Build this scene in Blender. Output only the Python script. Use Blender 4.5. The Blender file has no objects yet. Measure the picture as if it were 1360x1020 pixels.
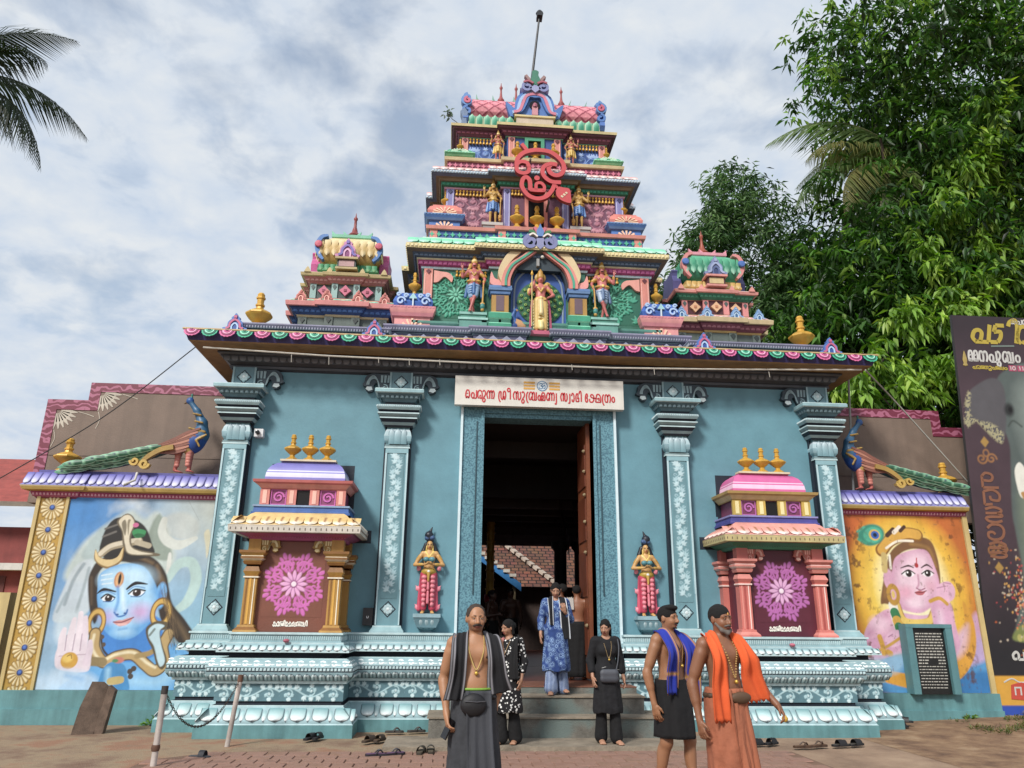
import bpy, math, random
import numpy as np
from mathutils import Matrix, Vector
R_ = math.radians
SC = bpy.context.scene
COL = SC.collection
# ------------------------------------------------------------------ camera, sky, sun, exposure
cam_d = bpy.data.cameras.new('camera'); cam = bpy.data.objects.new('camera', cam_d); COL.objects.link(cam)
cam_d.sensor_width = 36.0; cam_d.lens = 984.244 / 1360 * 36; cam_d.clip_start = .05; cam_d.clip_end = 900
def _basis(yaw, pitch, roll):
    cy, sy = math.cos(yaw), math.sin(yaw)
    f = Vector((-sy*math.cos(pitch), cy*math.cos(pitch), math.sin(pitch)))
    r = Vector((cy, sy, 0)); u = r.cross(f)
    return r*math.cos(roll)+u*math.sin(roll), u*math.cos(roll)-r*math.sin(roll), f
_r, _u, _f = _basis(R_(-4.5241), R_(17.6759), R_(.624))
cam.matrix_world = Matrix(((_r.x,_u.x,-_f.x,-1.4151),(_r.y,_u.y,-_f.y,-12.0),(_r.z,_u.z,-_f.z,1.52),(0,0,0,1)))
SC.camera = cam
SUN_EL, SUN_AZ = 40.0, -34.0     # sun high, in front of the facade and to its left (azimuth from -Y towards -X)
sd = Vector((math.cos(R_(SUN_EL))*math.sin(R_(SUN_AZ)), -math.cos(R_(SUN_EL))*math.cos(R_(SUN_AZ)), math.sin(R_(SUN_EL))))
sl = bpy.data.lights.new('sun', 'SUN'); sl.energy = 2.7; sl.angle = R_(12); sl.color = (1.0, .965, .91)
so = bpy.data.objects.new('sun', sl); COL.objects.link(so); so.location = (-6, -8, 20)
so.rotation_euler = (-sd).to_track_quat('-Z', 'Y').to_euler()
W = bpy.data.worlds.new('World'); SC.world = W; W.use_nodes = True
def _world():
    nt = W.node_tree; N = nt.nodes; L = nt.links; N.clear()
    out = N.new('ShaderNodeOutputWorld'); bg = N.new('ShaderNodeBackground'); L.new(bg.outputs[0], out.inputs[0])
    sky = N.new('ShaderNodeTexSky'); sky.sky_type = 'NISHITA'; sky.sun_disc = False
    sky.sun_elevation = R_(SUN_EL); sky.sun_rotation = math.atan2(sd.x, sd.y); sky.air_density = 1.2; sky.dust_density = 2.0
    tc = N.new('ShaderNodeTexCoord'); sep = N.new('ShaderNodeSeparateXYZ'); L.new(tc.outputs['Generated'], sep.inputs[0])
    zc = N.new('ShaderNodeMath'); zc.operation = 'MAXIMUM'; L.new(sep.outputs[2], zc.inputs[0]); zc.inputs[1].default_value = .0
    za = N.new('ShaderNodeMath'); za.operation = 'ADD'; L.new(zc.outputs[0], za.inputs[0]); za.inputs[1].default_value = .25
    dv = N.new('ShaderNodeVectorMath'); dv.operation = 'DIVIDE'; L.new(tc.outputs['Generated'], dv.inputs[0])
    cb = N.new('ShaderNodeCombineXYZ')
    for i in range(3): L.new(za.outputs[0], cb.inputs[i])
    L.new(cb.outputs[0], dv.inputs[1])
    def noise(sc, det, rough, dist, off):
        mp = N.new('ShaderNodeMapping'); mp.inputs[1].default_value = off; mp.inputs[3].default_value = (1, 1, .25); L.new(dv.outputs[0], mp.inputs[0])
        n = N.new('ShaderNodeTexNoise'); n.inputs['Scale'].default_value = sc; n.inputs['Detail'].default_value = det
        n.inputs['Roughness'].default_value = rough; n.inputs['Distortion'].default_value = dist; L.new(mp.outputs[0], n.inputs[0]); return n
    n1 = noise(3.6, 6, .5, .3, (5.2, 3.4, 0)); n2 = noise(11, 5, .55, .25, (8.3, 2.2, 0))
    mx = N.new('ShaderNodeMath'); mx.operation = 'MULTIPLY_ADD'; L.new(n2.outputs[0], mx.inputs[0]); mx.inputs[1].default_value = .38; L.new(n1.outputs[0], mx.inputs[2])
    rp = N.new('ShaderNodeValToRGB'); L.new(mx.outputs[0], rp.inputs[0]); e = rp.color_ramp.elements
    e[0].position = .51; e[0].color = (.4,.4,.4,1); e[1].position = .7; e[1].color = (1,1,1,1)
    lo = N.new('ShaderNodeMapRange'); L.new(sep.outputs[2], lo.inputs[0]); lo.inputs[1].default_value = .0; lo.inputs[2].default_value = .42; lo.inputs[3].default_value = .5; lo.inputs[4].default_value = 0
    ad = N.new('ShaderNodeMath'); ad.operation = 'ADD'; ad.use_clamp = True; L.new(rp.outputs[0], ad.inputs[0]); L.new(lo.outputs[0], ad.inputs[1])
    # cloud brightness varies softly
    cr = N.new('ShaderNodeValToRGB'); L.new(n2.outputs[0], cr.inputs[0]); e = cr.color_ramp.elements
    e[0].position = .3; e[0].color = (4.4,5.1,6.1,1); e[1].position = .7; e[1].color = (5.8,6.1,6.4,1)
    tint = N.new('ShaderNodeMixRGB'); tint.blend_type = 'MULTIPLY'; tint.inputs[0].default_value = 1; L.new(sky.outputs[0], tint.inputs[1]); tint.inputs[2].default_value = (1.45,1.35,1.25,1)
    m = N.new('ShaderNodeMixRGB'); L.new(ad.outputs[0], m.inputs[0]); L.new(tint.outputs[0], m.inputs[1]); L.new(cr.outputs[0], m.inputs[2])
    L.new(m.outputs[0], bg.inputs[0]); bg.inputs[1].default_value = .1
_world()
V = SC.view_settings; V.view_transform = 'Standard'; V.look = 'None'; V.gamma = 1; V.use_curve_mapping = False; V.exposure = 0.42
# ------------------------------------------------------------------ helpers
WM = {}
def lin(h):
    h = h.lstrip('#'); o = []
    for i in (0, 2, 4):
        c = int(h[i:i+2], 16)/255; o.append(c/12.92 if c <= .04045 else ((c+.055)/1.055)**2.4)
    g = .25*o[0]+.65*o[1]+.1*o[2]; return tuple(g+(q-g)*.9 for q in o)
def link(o, parent=None, world=None):
    w = world if world is not None else Matrix.Identity(4)
    COL.objects.link(o)
    if parent is not None:
        o.parent = parent; o.matrix_parent_inverse = WM[parent.name].inverted()
    o.matrix_basis = w; WM[o.name] = w.copy(); return o
def tag(o, label=None, cat=None, group=None, kind=None):
    if label: o['label'] = label
    if cat: o['category'] = cat
    if group: o['group'] = group
    if kind: o['kind'] = kind
    return o
def thing(name, label, cat, loc=(0,0,0), group=None):
    o = bpy.data.objects.new(name, None); o.empty_display_size = .2
    return tag(link(o, None, Matrix.Translation(loc)), label, cat, group)
def inst(name, me, parent, world):
    return link(bpy.data.objects.new(name, me), parent, world)
def copytree(o, world, parent=None, label=None, me=None):
    """copy of a thing with its parts; world = extra world transform applied on top"""
    c = o.copy(); COL.objects.link(c); c.parent = parent
    w = world @ WM[o.name]; WM[c.name] = w
    c.matrix_parent_inverse = WM[parent.name].inverted() if parent else Matrix.Identity(4)
    c.matrix_basis = w
    if label: c['label'] = label
    for ch in list(o.children): copytree(ch, world, c)
    return c
_MC = {}
def _mat(name):
    m = bpy.data.materials.new(name); m.use_nodes = True
    nt = m.node_tree; return m, nt.nodes, nt.links, nt.nodes['Principled BSDF']
def _wear(N, L, dirt, sc=2.2, streak=True):
    g = N.new('ShaderNodeNewGeometry')
    n = N.new('ShaderNodeTexNoise'); n.inputs['Scale'].default_value = sc; n.inputs['Detail'].default_value = 7; n.inputs['Roughness'].default_value = .62; L.new(g.outputs['Position'], n.inputs[0])
    r = N.new('ShaderNodeMapRange'); L.new(n.outputs[0], r.inputs[0]); r.inputs[1].default_value = .33; r.inputs[2].default_value = .66; r.inputs[3].default_value = 1-dirt; r.inputs[4].default_value = 1.04
    if not streak: return r.outputs[0], g
    mp = N.new('ShaderNodeMapping'); mp.inputs[3].default_value = (5, 5, .35); L.new(g.outputs['Position'], mp.inputs[0])
    n2 = N.new('ShaderNodeTexNoise'); n2.inputs['Scale'].default_value = 1.6; n2.inputs['Detail'].default_value = 4; L.new(mp.outputs[0], n2.inputs[0])
    r2 = N.new('ShaderNodeMapRange'); L.new(n2.outputs[0], r2.inputs[0]); r2.inputs[1].default_value = .42; r2.inputs[2].default_value = .7; r2.inputs[3].default_value = 1.0; r2.inputs[4].default_value = 1-dirt*.8
    m = N.new('ShaderNodeMath'); m.operation = 'MULTIPLY'; L.new(r.outputs[0], m.inputs[0]); L.new(r2.outputs[0], m.inputs[1])
    return m.outputs[0], g
def paint(h, rough=.55, dirt=.2, metal=0.0, bump=.25, bsc=45, streak=True):
    k = (h, rough, dirt, metal, bump, bsc, streak)
    if k in _MC: return _MC[k]
    m, N, L, b = _mat('paint_'+h.strip('#'))
    w, g = _wear(N, L, dirt, streak=streak)
    mx = N.new('ShaderNodeMixRGB'); mx.blend_type = 'MULTIPLY'; mx.inputs[0].default_value = 1; mx.inputs[1].default_value = (*lin(h), 1); L.new(w, mx.inputs[2]); L.new(mx.outputs[0], b.inputs['Base Color'])
    b.inputs['Roughness'].default_value = rough; b.inputs['Metallic'].default_value = metal
    if bump:
        n = N.new('ShaderNodeTexNoise'); n.inputs['Scale'].default_value = bsc; n.inputs['Detail'].default_value = 4; L.new(g.outputs['Position'], n.inputs[0])
        bp = N.new('ShaderNodeBump'); bp.inputs['Strength'].default_value = bump; bp.inputs['Distance'].default_value = .01; L.new(n.outputs[0], bp.inputs['Height']); L.new(bp.outputs[0], b.inputs['Normal'])
    _MC[k] = m; return m
def vpaint(rough=.55, dirt=.15, bump=.15, bsc=60, streak=False, sss=0.0):
    k = ('v', rough, dirt, bump, bsc, streak, sss)
    if k in _MC: return _MC[k]
    m, N, L, b = _mat('painted_colours')
    a = N.new('ShaderNodeAttribute'); a.attribute_name = 'Col'
    w, g = _wear(N, L, dirt, 3.0, streak)
    mx = N.new('ShaderNodeMixRGB'); mx.blend_type = 'MULTIPLY'; mx.inputs[0].default_value = 1; L.new(a.outputs['Color'], mx.inputs[1]); L.new(w, mx.inputs[2]); L.new(mx.outputs[0], b.inputs['Base Color'])
    b.inputs['Roughness'].default_value = rough
    if sss: b.inputs['Subsurface Weight'].default_value = sss; b.inputs['Subsurface Radius'].default_value = (.012,.005,.003); b.inputs['Subsurface Scale'].default_value = 1
    if bump:
        n = N.new('ShaderNodeTexNoise'); n.inputs['Scale'].default_value = bsc; n.inputs['Detail'].default_value = 4; L.new(g.outputs['Position'], n.inputs[0])
        bp = N.new('ShaderNodeBump'); bp.inputs['Strength'].default_value = bump; bp.inputs['Distance'].default_value = .008; L.new(n.outputs[0], bp.inputs['Height']); L.new(bp.outputs[0], b.inputs['Normal'])
    _MC[k] = m; return m
def vmesh(name, v, f, c, mat=None, smooth=True):
    """mesh from arrays with per-vertex painted colour (linear rgb)"""
    me = bpy.data.meshes.new(name); v = np.asarray(v, np.float32)
    if isinstance(f, np.ndarray):
        nf, k = f.shape
        me.vertices.add(len(v)); me.vertices.foreach_set('co', v.ravel()); me.loops.add(nf*k); me.loops.foreach_set('vertex_index', f.ravel().astype(np.int32))
        me.polygons.add(nf); me.polygons.foreach_set('loop_start', np.arange(0, nf*k, k, dtype=np.int32)); me.polygons.foreach_set('loop_total', np.full(nf, k, np.int32))
        me.update(calc_edges=True)
    else:
        me.from_pydata(v.tolist(), [], f)
    at = me.color_attributes.new('Col', 'FLOAT_COLOR', 'POINT')
    cc = np.ones((len(v), 4), np.float32); cc[:, :3] = np.asarray(c, np.float32); at.data.foreach_set('color', cc.ravel())
    me.materials.append(mat or vpaint())
    if smooth: me.polygons.foreach_set('use_smooth', np.ones(len(me.polygons), bool))
    return me
class MB:
    """collects faces with a material each; build() links them as ONE mesh object"""
    def __init__(s): s.v = []; s.f = []; s.m = []; s.ms = []
    def mi(s, m):
        if isinstance(m, str): m = paint(m)
        if m not in s.ms: s.ms.append(m)
        return s.ms.index(m)
    def add(s, vs, fs, m):
        b = len(s.v); k = s.mi(m); s.v += [tuple(p) for p in vs]
        for f in fs: s.f.append([b+i for i in f]); s.m.append(k)
        return s
    def box(s, x0, x1, y0, y1, z0, z1, m, bv=0):
        x0, x1 = min(x0,x1), max(x0,x1)
        vs = [(x,y,z) for z in (z0,z1) for y in (y0,y1) for x in (x0,x1)]
        return s.add(vs, [(0,2,3,1),(4,5,7,6),(0,1,5,4),(2,6,7,3),(0,4,6,2),(1,3,7,5)], m)
    def prism(s, pts, y0, y1, m, ax='y', side=None):
        """polygon in x,z extruded along y (counter-clockwise seen from -y)"""
        n = len(pts)
        P = (lambda a,b,t:(a,t,b)) if ax == 'y' else ((lambda a,b,t:(t,a,b)) if ax == 'x' else (lambda a,b,t:(a,b,t)))
        s.add([P(a,b,y0) for a,b in pts]+[P(a,b,y1) for a,b in pts], [list(range(n)), list(range(2*n-1,n-1,-1))], m)
        b = len(s.v)-2*n; k = s.mi(side or m)
        for i in range(n): j = (i+1)%n; s.f.append([b+i,b+n+i,b+n+j,b+j]); s.m.append(k)
        return s
    def lathe(s, prof, n, m, c=(0,0,0), rot=0, sx=1, sy=1):
        """prof: (r,z) or (r,z,mat)"""
        base = len(s.v); k = len(prof)
        for p in prof:
            for i in range(n):
                a = rot+2*math.pi*i/n; s.v.append((c[0]+p[0]*math.cos(a)*sx, c[1]+p[0]*math.sin(a)*sy, c[2]+p[1]))
        for q in range(k-1):
            mm = s.mi(prof[q][2] if len(prof[q]) > 2 else m)
            for i in range(n):
                j = (i+1)%n; s.f.append([base+q*n+i, base+q*n+j, base+(q+1)*n+j, base+(q+1)*n+i]); s.m.append(mm)
        s.f.append([base+(k-1)*n+i for i in range(n)]); s.m.append(s.mi(m))
        return s
    def tube(s, pts, r, m, n=8, cap=True):
        pts = [Vector(p) for p in pts]; rs = r if isinstance(r, (list,tuple)) else [r]*len(pts)
        base = len(s.v); up = None
        for i, p in enumerate(pts):
            t = (pts[min(i+1,len(pts)-1)]-pts[max(i-1,0)]).normalized()
            if up is None or abs(t.dot(up)) > .99: up = Vector((0,0,1)) if abs(t.z) < .9 else Vector((1,0,0))
            a = t.cross(up).normalized(); b = a.cross(t); up = b
            for k in range(n):
                an = 2*math.pi*k/n; q = p+(a*math.cos(an)+b*math.sin(an))*rs[i]; s.v.append(tuple(q))
        mm = s.mi(m)
        for i in range(len(pts)-1):
            for k in range(n): j = (k+1)%n; s.f.append([base+i*n+k, base+(i+1)*n+k, base+(i+1)*n+j, base+i*n+j]); s.m.append(mm)
        if cap:
            s.f.append([base+k for k in range(n)]); s.m.append(mm); e = base+(len(pts)-1)*n; s.f.append([e+n-1-k for k in range(n)]); s.m.append(mm)
        return s
    def mold(s, path, prof, closed=False):
        """prof: list of (outset, z, material of the face that follows)"""
        P = path; n = len(P); nr = []
        for i in range(n if closed else n-1):
            a, b = P[i], P[(i+1)%n]; d = Vector((b[0]-a[0], b[1]-a[1])).normalized(); nr.append(Vector((d.y, -d.x)))
        def off(i, o):
            if closed: n0, n1 = nr[i-1], nr[i]
            else: n0 = nr[max(i-1,0)]; n1 = nr[min(i,n-2)]
            q = n0+n1; q = q/max(q.dot(n1), .2); return (P[i][0]+q.x*o, P[i][1]+q.y*o)
        base = len(s.v); k = len(prof)
        for i in range(n):
            for p in prof: x, y = off(i, p[0]); s.v.append((x, y, p[1]))
        for i in range(n if closed else n-1):
            a = base+i*k; b = base+((i+1)%n)*k
            for q in range(k-1): s.f.append([a+q, b+q, b+q+1, a+q+1]); s.m.append(s.mi(prof[q][2]))
        return s
    def ribbon(s, pts, w, y, t, m, side=None, closed=False):
        """stroke in the x,z plane with width w, front face at y, thickness t"""
        P = [Vector((p[0], p[1])) for p in pts]; n = len(P); base = len(s.v)
        ws = w if isinstance(w, (list,tuple)) else [w]*n
        for i, p in enumerate(P):
            if closed: d0 = (P[i]-P[i-1]).normalized(); d1 = (P[(i+1)%n]-P[i]).normalized()
            else: d0 = (P[max(i,1)]-P[max(i-1,0)]).normalized(); d1 = (P[min(i+1,n-1)]-P[min(i,n-2)]).normalized()
            t_ = (d0+d1); t_ = t_.normalized() if t_.length > 1e-6 else d1
            nn = Vector((-t_.y, t_.x))*ws[i]*.5/max(.5, t_.dot(d1))
            for q in (p+nn, p-nn): s.v.append((q.x, y, q.y)); s.v.append((q.x, y+t, q.y))
        a = s.mi(m); b_ = s.mi(side or m)
        for i in range(n if closed else n-1):
            u = base+4*i; w_ = base+4*((i+1)%n)
            s.f += [[u,u+2,w_+2,w_],[u+1,u,w_,w_+1],[u+2,u+3,w_+3,w_+2],[u+3,u+1,w_+1,w_+3]]; s.m += [a,b_,b_,b_]
        if not closed:
            e = base+4*(n-1); s.f += [[base,base+1,base+3,base+2],[e+2,e+3,e+1,e]]; s.m += [b_,b_]
        return s
    def xf(s, M):
        s.v = [tuple(M @ Vector(p)) for p in s.v]; return s
    def mesh(s, name, smooth=False):
        me = bpy.data.meshes.new(name); me.from_pydata(s.v, [], s.f)
        for m in s.ms: me.materials.append(m)
        me.polygons.foreach_set('material_index', s.m); me.update()
        if smooth:
            me.polygons.foreach_set('use_smooth', np.ones(len(me.polygons), bool))
            if smooth != 'all': me.set_sharp_from_angle(angle=R_(smooth if smooth > 1 else 40))
        return me
    def build(s, name, parent=None, smooth=False, world=None):
        return link(bpy.data.objects.new(name, s.mesh(name, smooth)), parent, world)
def mirror_mesh(me, name):
    m = me.copy(); m.name = name; m.transform(Matrix.Diagonal((-1,1,1,1))); m.flip_normals(); return m
def offs(path, o):
    n = len(path); out = []; nr = []
    for a, b in zip(path, path[1:]): d = Vector((b[0]-a[0], b[1]-a[1])).normalized(); nr.append(Vector((d.y,-d.x)))
    for i in range(n):
        q = nr[max(i-1,0)]+nr[min(i,n-2)]; q = q/max(q.dot(nr[min(i,n-2)]), .2); out.append((path[i][0]+q.x*o, path[i][1]+q.y*o))
    return out
def row(name, me, path, o, z, pitch, parent, tilt=0, shift=0, alt=None, front_only=False):
    """copies of one small piece set side by side along a moulding; local: x along, -y outwards, origin at its foot"""
    P = offs(path, o); k = 0; out = []
    for a, b in zip(P, P[1:]):
        d = Vector((b[0]-a[0], b[1]-a[1])); Ln = d.length; d.normalize()
        if Ln < pitch*.8: continue
        if front_only and abs(d.x) < .5: continue
        n = max(1, int(round(Ln/pitch))); sx = (Ln/n)/pitch
        ang = math.atan2(d.y, d.x)
        for i in range(n):
            t = (i+.5+shift)*Ln/n; p = (a[0]+d.x*t, a[1]+d.y*t, z)
            m = me if alt is None or k % 2 == 0 else alt; k += 1
            out.append(inst(name, m, parent, Matrix.Translation(p) @ Matrix.Rotation(ang,4,'Z') @ Matrix.Rotation(tilt,4,'X') @ Matrix.Diagonal((sx,1,1,1))))
    return out
# ---- painter: draws on a regular grid that becomes a mesh with painted vertices (and optional relief)
class Cv:
    def __init__(s, w, h, res, bg):
        s.w, s.h = w, h; s.nx = max(3, int(w*res)+1); s.ny = max(3, int(h*res)+1)
        s.X, s.Y = np.meshgrid(np.linspace(0,w,s.nx), np.linspace(0,h,s.ny)); s.px = w/(s.nx-1)
        s.c = np.zeros((s.ny,s.nx,3)); s.c[:] = lin(bg); s.z = np.zeros((s.ny,s.nx))
    def blend(s, a, col, h=0, o=1.0):
        a = np.clip(a,0,1)*o
        c = np.asarray(lin(col)) if isinstance(col, str) else col
        s.c = s.c*(1-a[...,None])+c*a[...,None]
        if h: s.z = np.maximum(s.z, a*h) if h > 0 else s.z+a*h
    def ell(s, cx, cy, rx, ry, col, soft=None, rot=0, h=0, o=1, ring=0):
        c, q = math.cos(rot), math.sin(rot); dx, dy = s.X-cx, s.Y-cy; u = dx*c+dy*q; v = -dx*q+dy*c
        d = (np.sqrt((u/rx)**2+(v/ry)**2)-1)*min(rx,ry)
        if ring: d = np.abs(d)-ring
        s.blend(.5-d/(soft or s.px*1.2), col, h, o)
    def poly(s, pts, col, soft=None, h=0, o=1):
        P = np.asarray(pts, float); d2 = np.full(s.X.shape, 1e9); ins = np.zeros(s.X.shape, bool)
        for (x0,y0),(x1,y1) in zip(P, np.roll(P,-1,0)):
            ex, ey = x1-x0, y1-y0; L2 = ex*ex+ey*ey+1e-12; t = np.clip(((s.X-x0)*ex+(s.Y-y0)*ey)/L2,0,1)
            d2 = np.minimum(d2, (s.X-x0-t*ex)**2+(s.Y-y0-t*ey)**2)
            if y0 != y1: ins ^= ((y0 > s.Y) != (y1 > s.Y)) & (s.X < (x1-x0)*(s.Y-y0)/(y1-y0)+x0)
        d = np.sqrt(d2)*np.where(ins,-1,1); s.blend(.5-d/(soft or s.px*1.2), col, h, o)
    def line(s, pts, w, col, soft=None, h=0, o=1):
        P = np.asarray(pts, float); ws = w if isinstance(w,(list,tuple)) else [w]*len(P); d = np.full(s.X.shape, 1e9); m = max(ws)+(soft or 0)+.01
        for i in range(len(P)-1):
            (x0,y0),(x1,y1) = P[i],P[i+1]
            i0 = max(int((min(x0,x1)-m)/s.px),0); i1 = int((max(x0,x1)+m)/s.px)+2; j0 = max(int((min(y0,y1)-m)/s.px),0); j1 = int((max(y0,y1)+m)/s.px)+2
            X = s.X[j0:j1,i0:i1]; Y = s.Y[j0:j1,i0:i1]
            if X.size == 0: continue
            ex, ey = x1-x0, y1-y0; t = np.clip(((X-x0)*ex+(Y-y0)*ey)/(ex*ex+ey*ey+1e-12),0,1)
            d[j0:j1,i0:i1] = np.minimum(d[j0:j1,i0:i1], np.hypot(X-x0-t*ex, Y-y0-t*ey)-(ws[i]*(1-t)+ws[i+1]*t)*.5)
        s.blend(.5-d/(soft or s.px*1.2), col, h, o)
    def curve(s, pts, w, col, n=14, **k):
        q, w2 = smooth(pts, n, w); s.line(q, w2, col, **k)
    def blob(s, pts, col, n=6, **k):
        q, _ = smooth(list(pts)+[pts[0]], n, None, True); s.poly(q[:-1], col, **k)
    def noise(s, amp, scale, seed=0, thr=None, col=None, o=1):
        n = vnoise(s.X/scale, s.Y/scale, seed)
        if col is None: s.c *= (1+amp*(n-.5)*2)[...,None]
        else: s.blend((n-thr)/amp, col, 0, o)
    def mesh(s, name, mat=None):
        v = np.stack([s.X-s.w/2, -s.z, s.Y], -1).reshape(-1,3)
        i = np.arange(s.nx*s.ny).reshape(s.ny,s.nx); f = np.stack([i[:-1,:-1],i[:-1,1:],i[1:,1:],i[1:,:-1]],-1).reshape(-1,4)
        return vmesh(name, v, f, np.clip(s.c,0,1).reshape(-1,3), mat, smooth=True)
def vnoise(X, Y, seed=0, octs=4):
    rng = np.random.RandomState(seed); T = rng.rand(64,64); out = 0; a = .5; tot = 0
    for o in range(octs):
        x, y = X*2**o+o*7.3, Y*2**o+o*3.1; xi, yi = np.floor(x).astype(int), np.floor(y).astype(int); fx, fy = x-xi, y-yi
        fx = fx*fx*(3-2*fx); fy = fy*fy*(3-2*fy)
        g = lambda i,j: T[j%64, i%64]
        out = out+a*((g(xi,yi)*(1-fx)+g(xi+1,yi)*fx)*(1-fy)+(g(xi,yi+1)*(1-fx)+g(xi+1,yi+1)*fx)*fy); tot += a; a *= .5
    return out/tot
def smooth(pts, n=10, w=None, closed=False):
    """Catmull-Rom through the points; returns points (and interpolated widths)"""
    P = [np.asarray(p, float) for p in pts]; m = len(P); out = []; wo = []
    ws = w if isinstance(w,(list,tuple)) else [w]*m
    for i in range(m-1):
        if closed: a = P[i-1] if i else P[m-2]; d = P[i+2] if i+2 < m else P[1]
        else: a = P[max(i-1,0)]; d = P[min(i+2,m-1)]
        b, c = P[i], P[i+1]
        for k in range(n):
            t = k/n; out.append(.5*((2*b)+(c-a)*t+(2*a-5*b+4*c-d)*t*t+(3*b-a-3*c+d)*t**3))
            if w is not None: wo.append(ws[i]*(1-t)+ws[i+1]*t)
    out.append(P[-1]); wo.append(ws[-1])
    return [tuple(float(x) for x in p) for p in out], (wo if w is not None else None)
def spiral(cx, cy, r0, r1, a0, a1, n=16):
    return [(cx+(r0+(r1-r0)*i/n)*math.cos(a0+(a1-a0)*i/n), cy+(r0+(r1-r0)*i/n)*math.sin(a0+(a1-a0)*i/n)) for i in range(n+1)]
# ---- signed-distance modeller: smooth union of tapered limbs and ellipsoids -> one continuous surface
def rotm(ax, a): return np.array(Matrix.Rotation(a,3,ax))
class Sdf:
    def __init__(s, k=.03): s.p = []; s.k = k
    def cone(s, a, b, ra, rb, col, k=None, sq=None):
        s.p.append(('c', np.array(a,float), np.array(b,float), ra, rb, lin(col) if isinstance(col,str) else col, s.k if k is None else k, sq, 1)); return s
    def ell(s, c, r, col, k=None, rot=None, sub=0):
        s.p.append(('e', np.array(c,float), np.array(r,float), rot, None, lin(col) if isinstance(col,str) else col, s.k if k is None else k, None, -1 if sub else 1)); return s
    def chain(s, pts, rs, col, k=None):
        for i in range(len(pts)-1): s.cone(pts[i], pts[i+1], rs[i], rs[i+1], col, k)
        return s
    def move(s, f):
        """apply a rigid map (R,t) to all primitives so far: returns nothing, used for posing heads"""
        R, t = f; q = []
        for (ty,a,b,ra,rb,c,k,sq,sg) in s.p:
            if ty == 'c': q.append((ty, R@a+t, R@b+t, ra, rb, c, k, None if sq is None else (R@sq[0], sq[1]), sg))
            else: q.append((ty, R@a+t, b, (R if ra is None else R@ra), rb, c, k, sq, sg))
        s.p = q
    def _d(s, p, P):
        ty,a,b,ra,rb,c,k,sq,sg = p
        if ty == 'c':
            Q = P-a; B = b-a
            if sq is not None:
                n, f = sq; Q = Q+np.multiply.outer(Q@n, n)*(f-1); B = B+n*(B@n)*(f-1)
            t = np.clip(Q@B/(B@B+1e-12),0,1); d = np.linalg.norm(Q-t[...,None]*B, axis=-1)-(ra+(rb-ra)*t)
            return d if sq is None else d/max(1.0, sq[1]*.75)
        Q = P-a
        if ra is not None: Q = Q@ra
        k0 = np.linalg.norm(Q/b, axis=-1); k1 = np.linalg.norm(Q/(b*b), axis=-1)+1e-9
        return k0*(k0-1)/k1
    def mesh(s, name, h=.008, mat=None, raw=False, disp=None):
        lo = np.full(3,1e9); hi = -lo
        for p in s.p:
            if p[8] < 0: continue
            if p[0] == 'c':
                r = max(p[3],p[4]); lo = np.minimum(lo, np.minimum(p[1],p[2])-r); hi = np.maximum(hi, np.maximum(p[1],p[2])+r)
            else: r = p[2].max(); lo = np.minimum(lo, p[1]-r); hi = np.maximum(hi, p[1]+r)
        lo -= 3*h; hi += 3*h; n = np.ceil((hi-lo)/h).astype(int)+1
        ax = [lo[i]+h*np.arange(n[i]) for i in range(3)]
        F = np.full(n, .25, np.float32)
        for p in s.p:
            if p[0] == 'c':
                r = max(p[3],p[4]); l = np.minimum(p[1],p[2])-r; u = np.maximum(p[1],p[2])+r
            else: r = p[2].max(); l = p[1]-r; u = p[1]+r
            m = p[6]*1.5+3*h
            i0 = np.clip(((l-m-lo)/h).astype(int),0,n); i1 = np.clip(((u+m-lo)/h).astype(int)+2,0,n)
            sl = tuple(slice(a,b) for a,b in zip(i0,i1))
            P = np.stack(np.meshgrid(*[ax[q][sl[q]] for q in range(3)], indexing='ij'), -1)
            d = s._d(p, P); f = F[sl]; k = max(p[6],1e-4)
            if p[8] > 0: hh = np.clip(.5+.5*(f-d)/k,0,1); F[sl] = f*(1-hh)+d*hh-k*hh*(1-hh)
            else: hh = np.clip(.5-.5*(f+d)/k,0,1); F[sl] = f*(1-hh)-d*hh+k*hh*(1-hh)
        v, f = snet(F, lo, h)
        best = np.full(len(v), 1e9); c = np.zeros((len(v),3))
        for p in s.p:
            d = s._d(p, v)
            if p[8] < 0: continue
            m = d < best; best[m] = d[m]; c[m] = p[5]
        if disp is not None: v = disp(v)
        if raw: return v, f, c
        return vmesh(name, v, f, c, mat)
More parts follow.
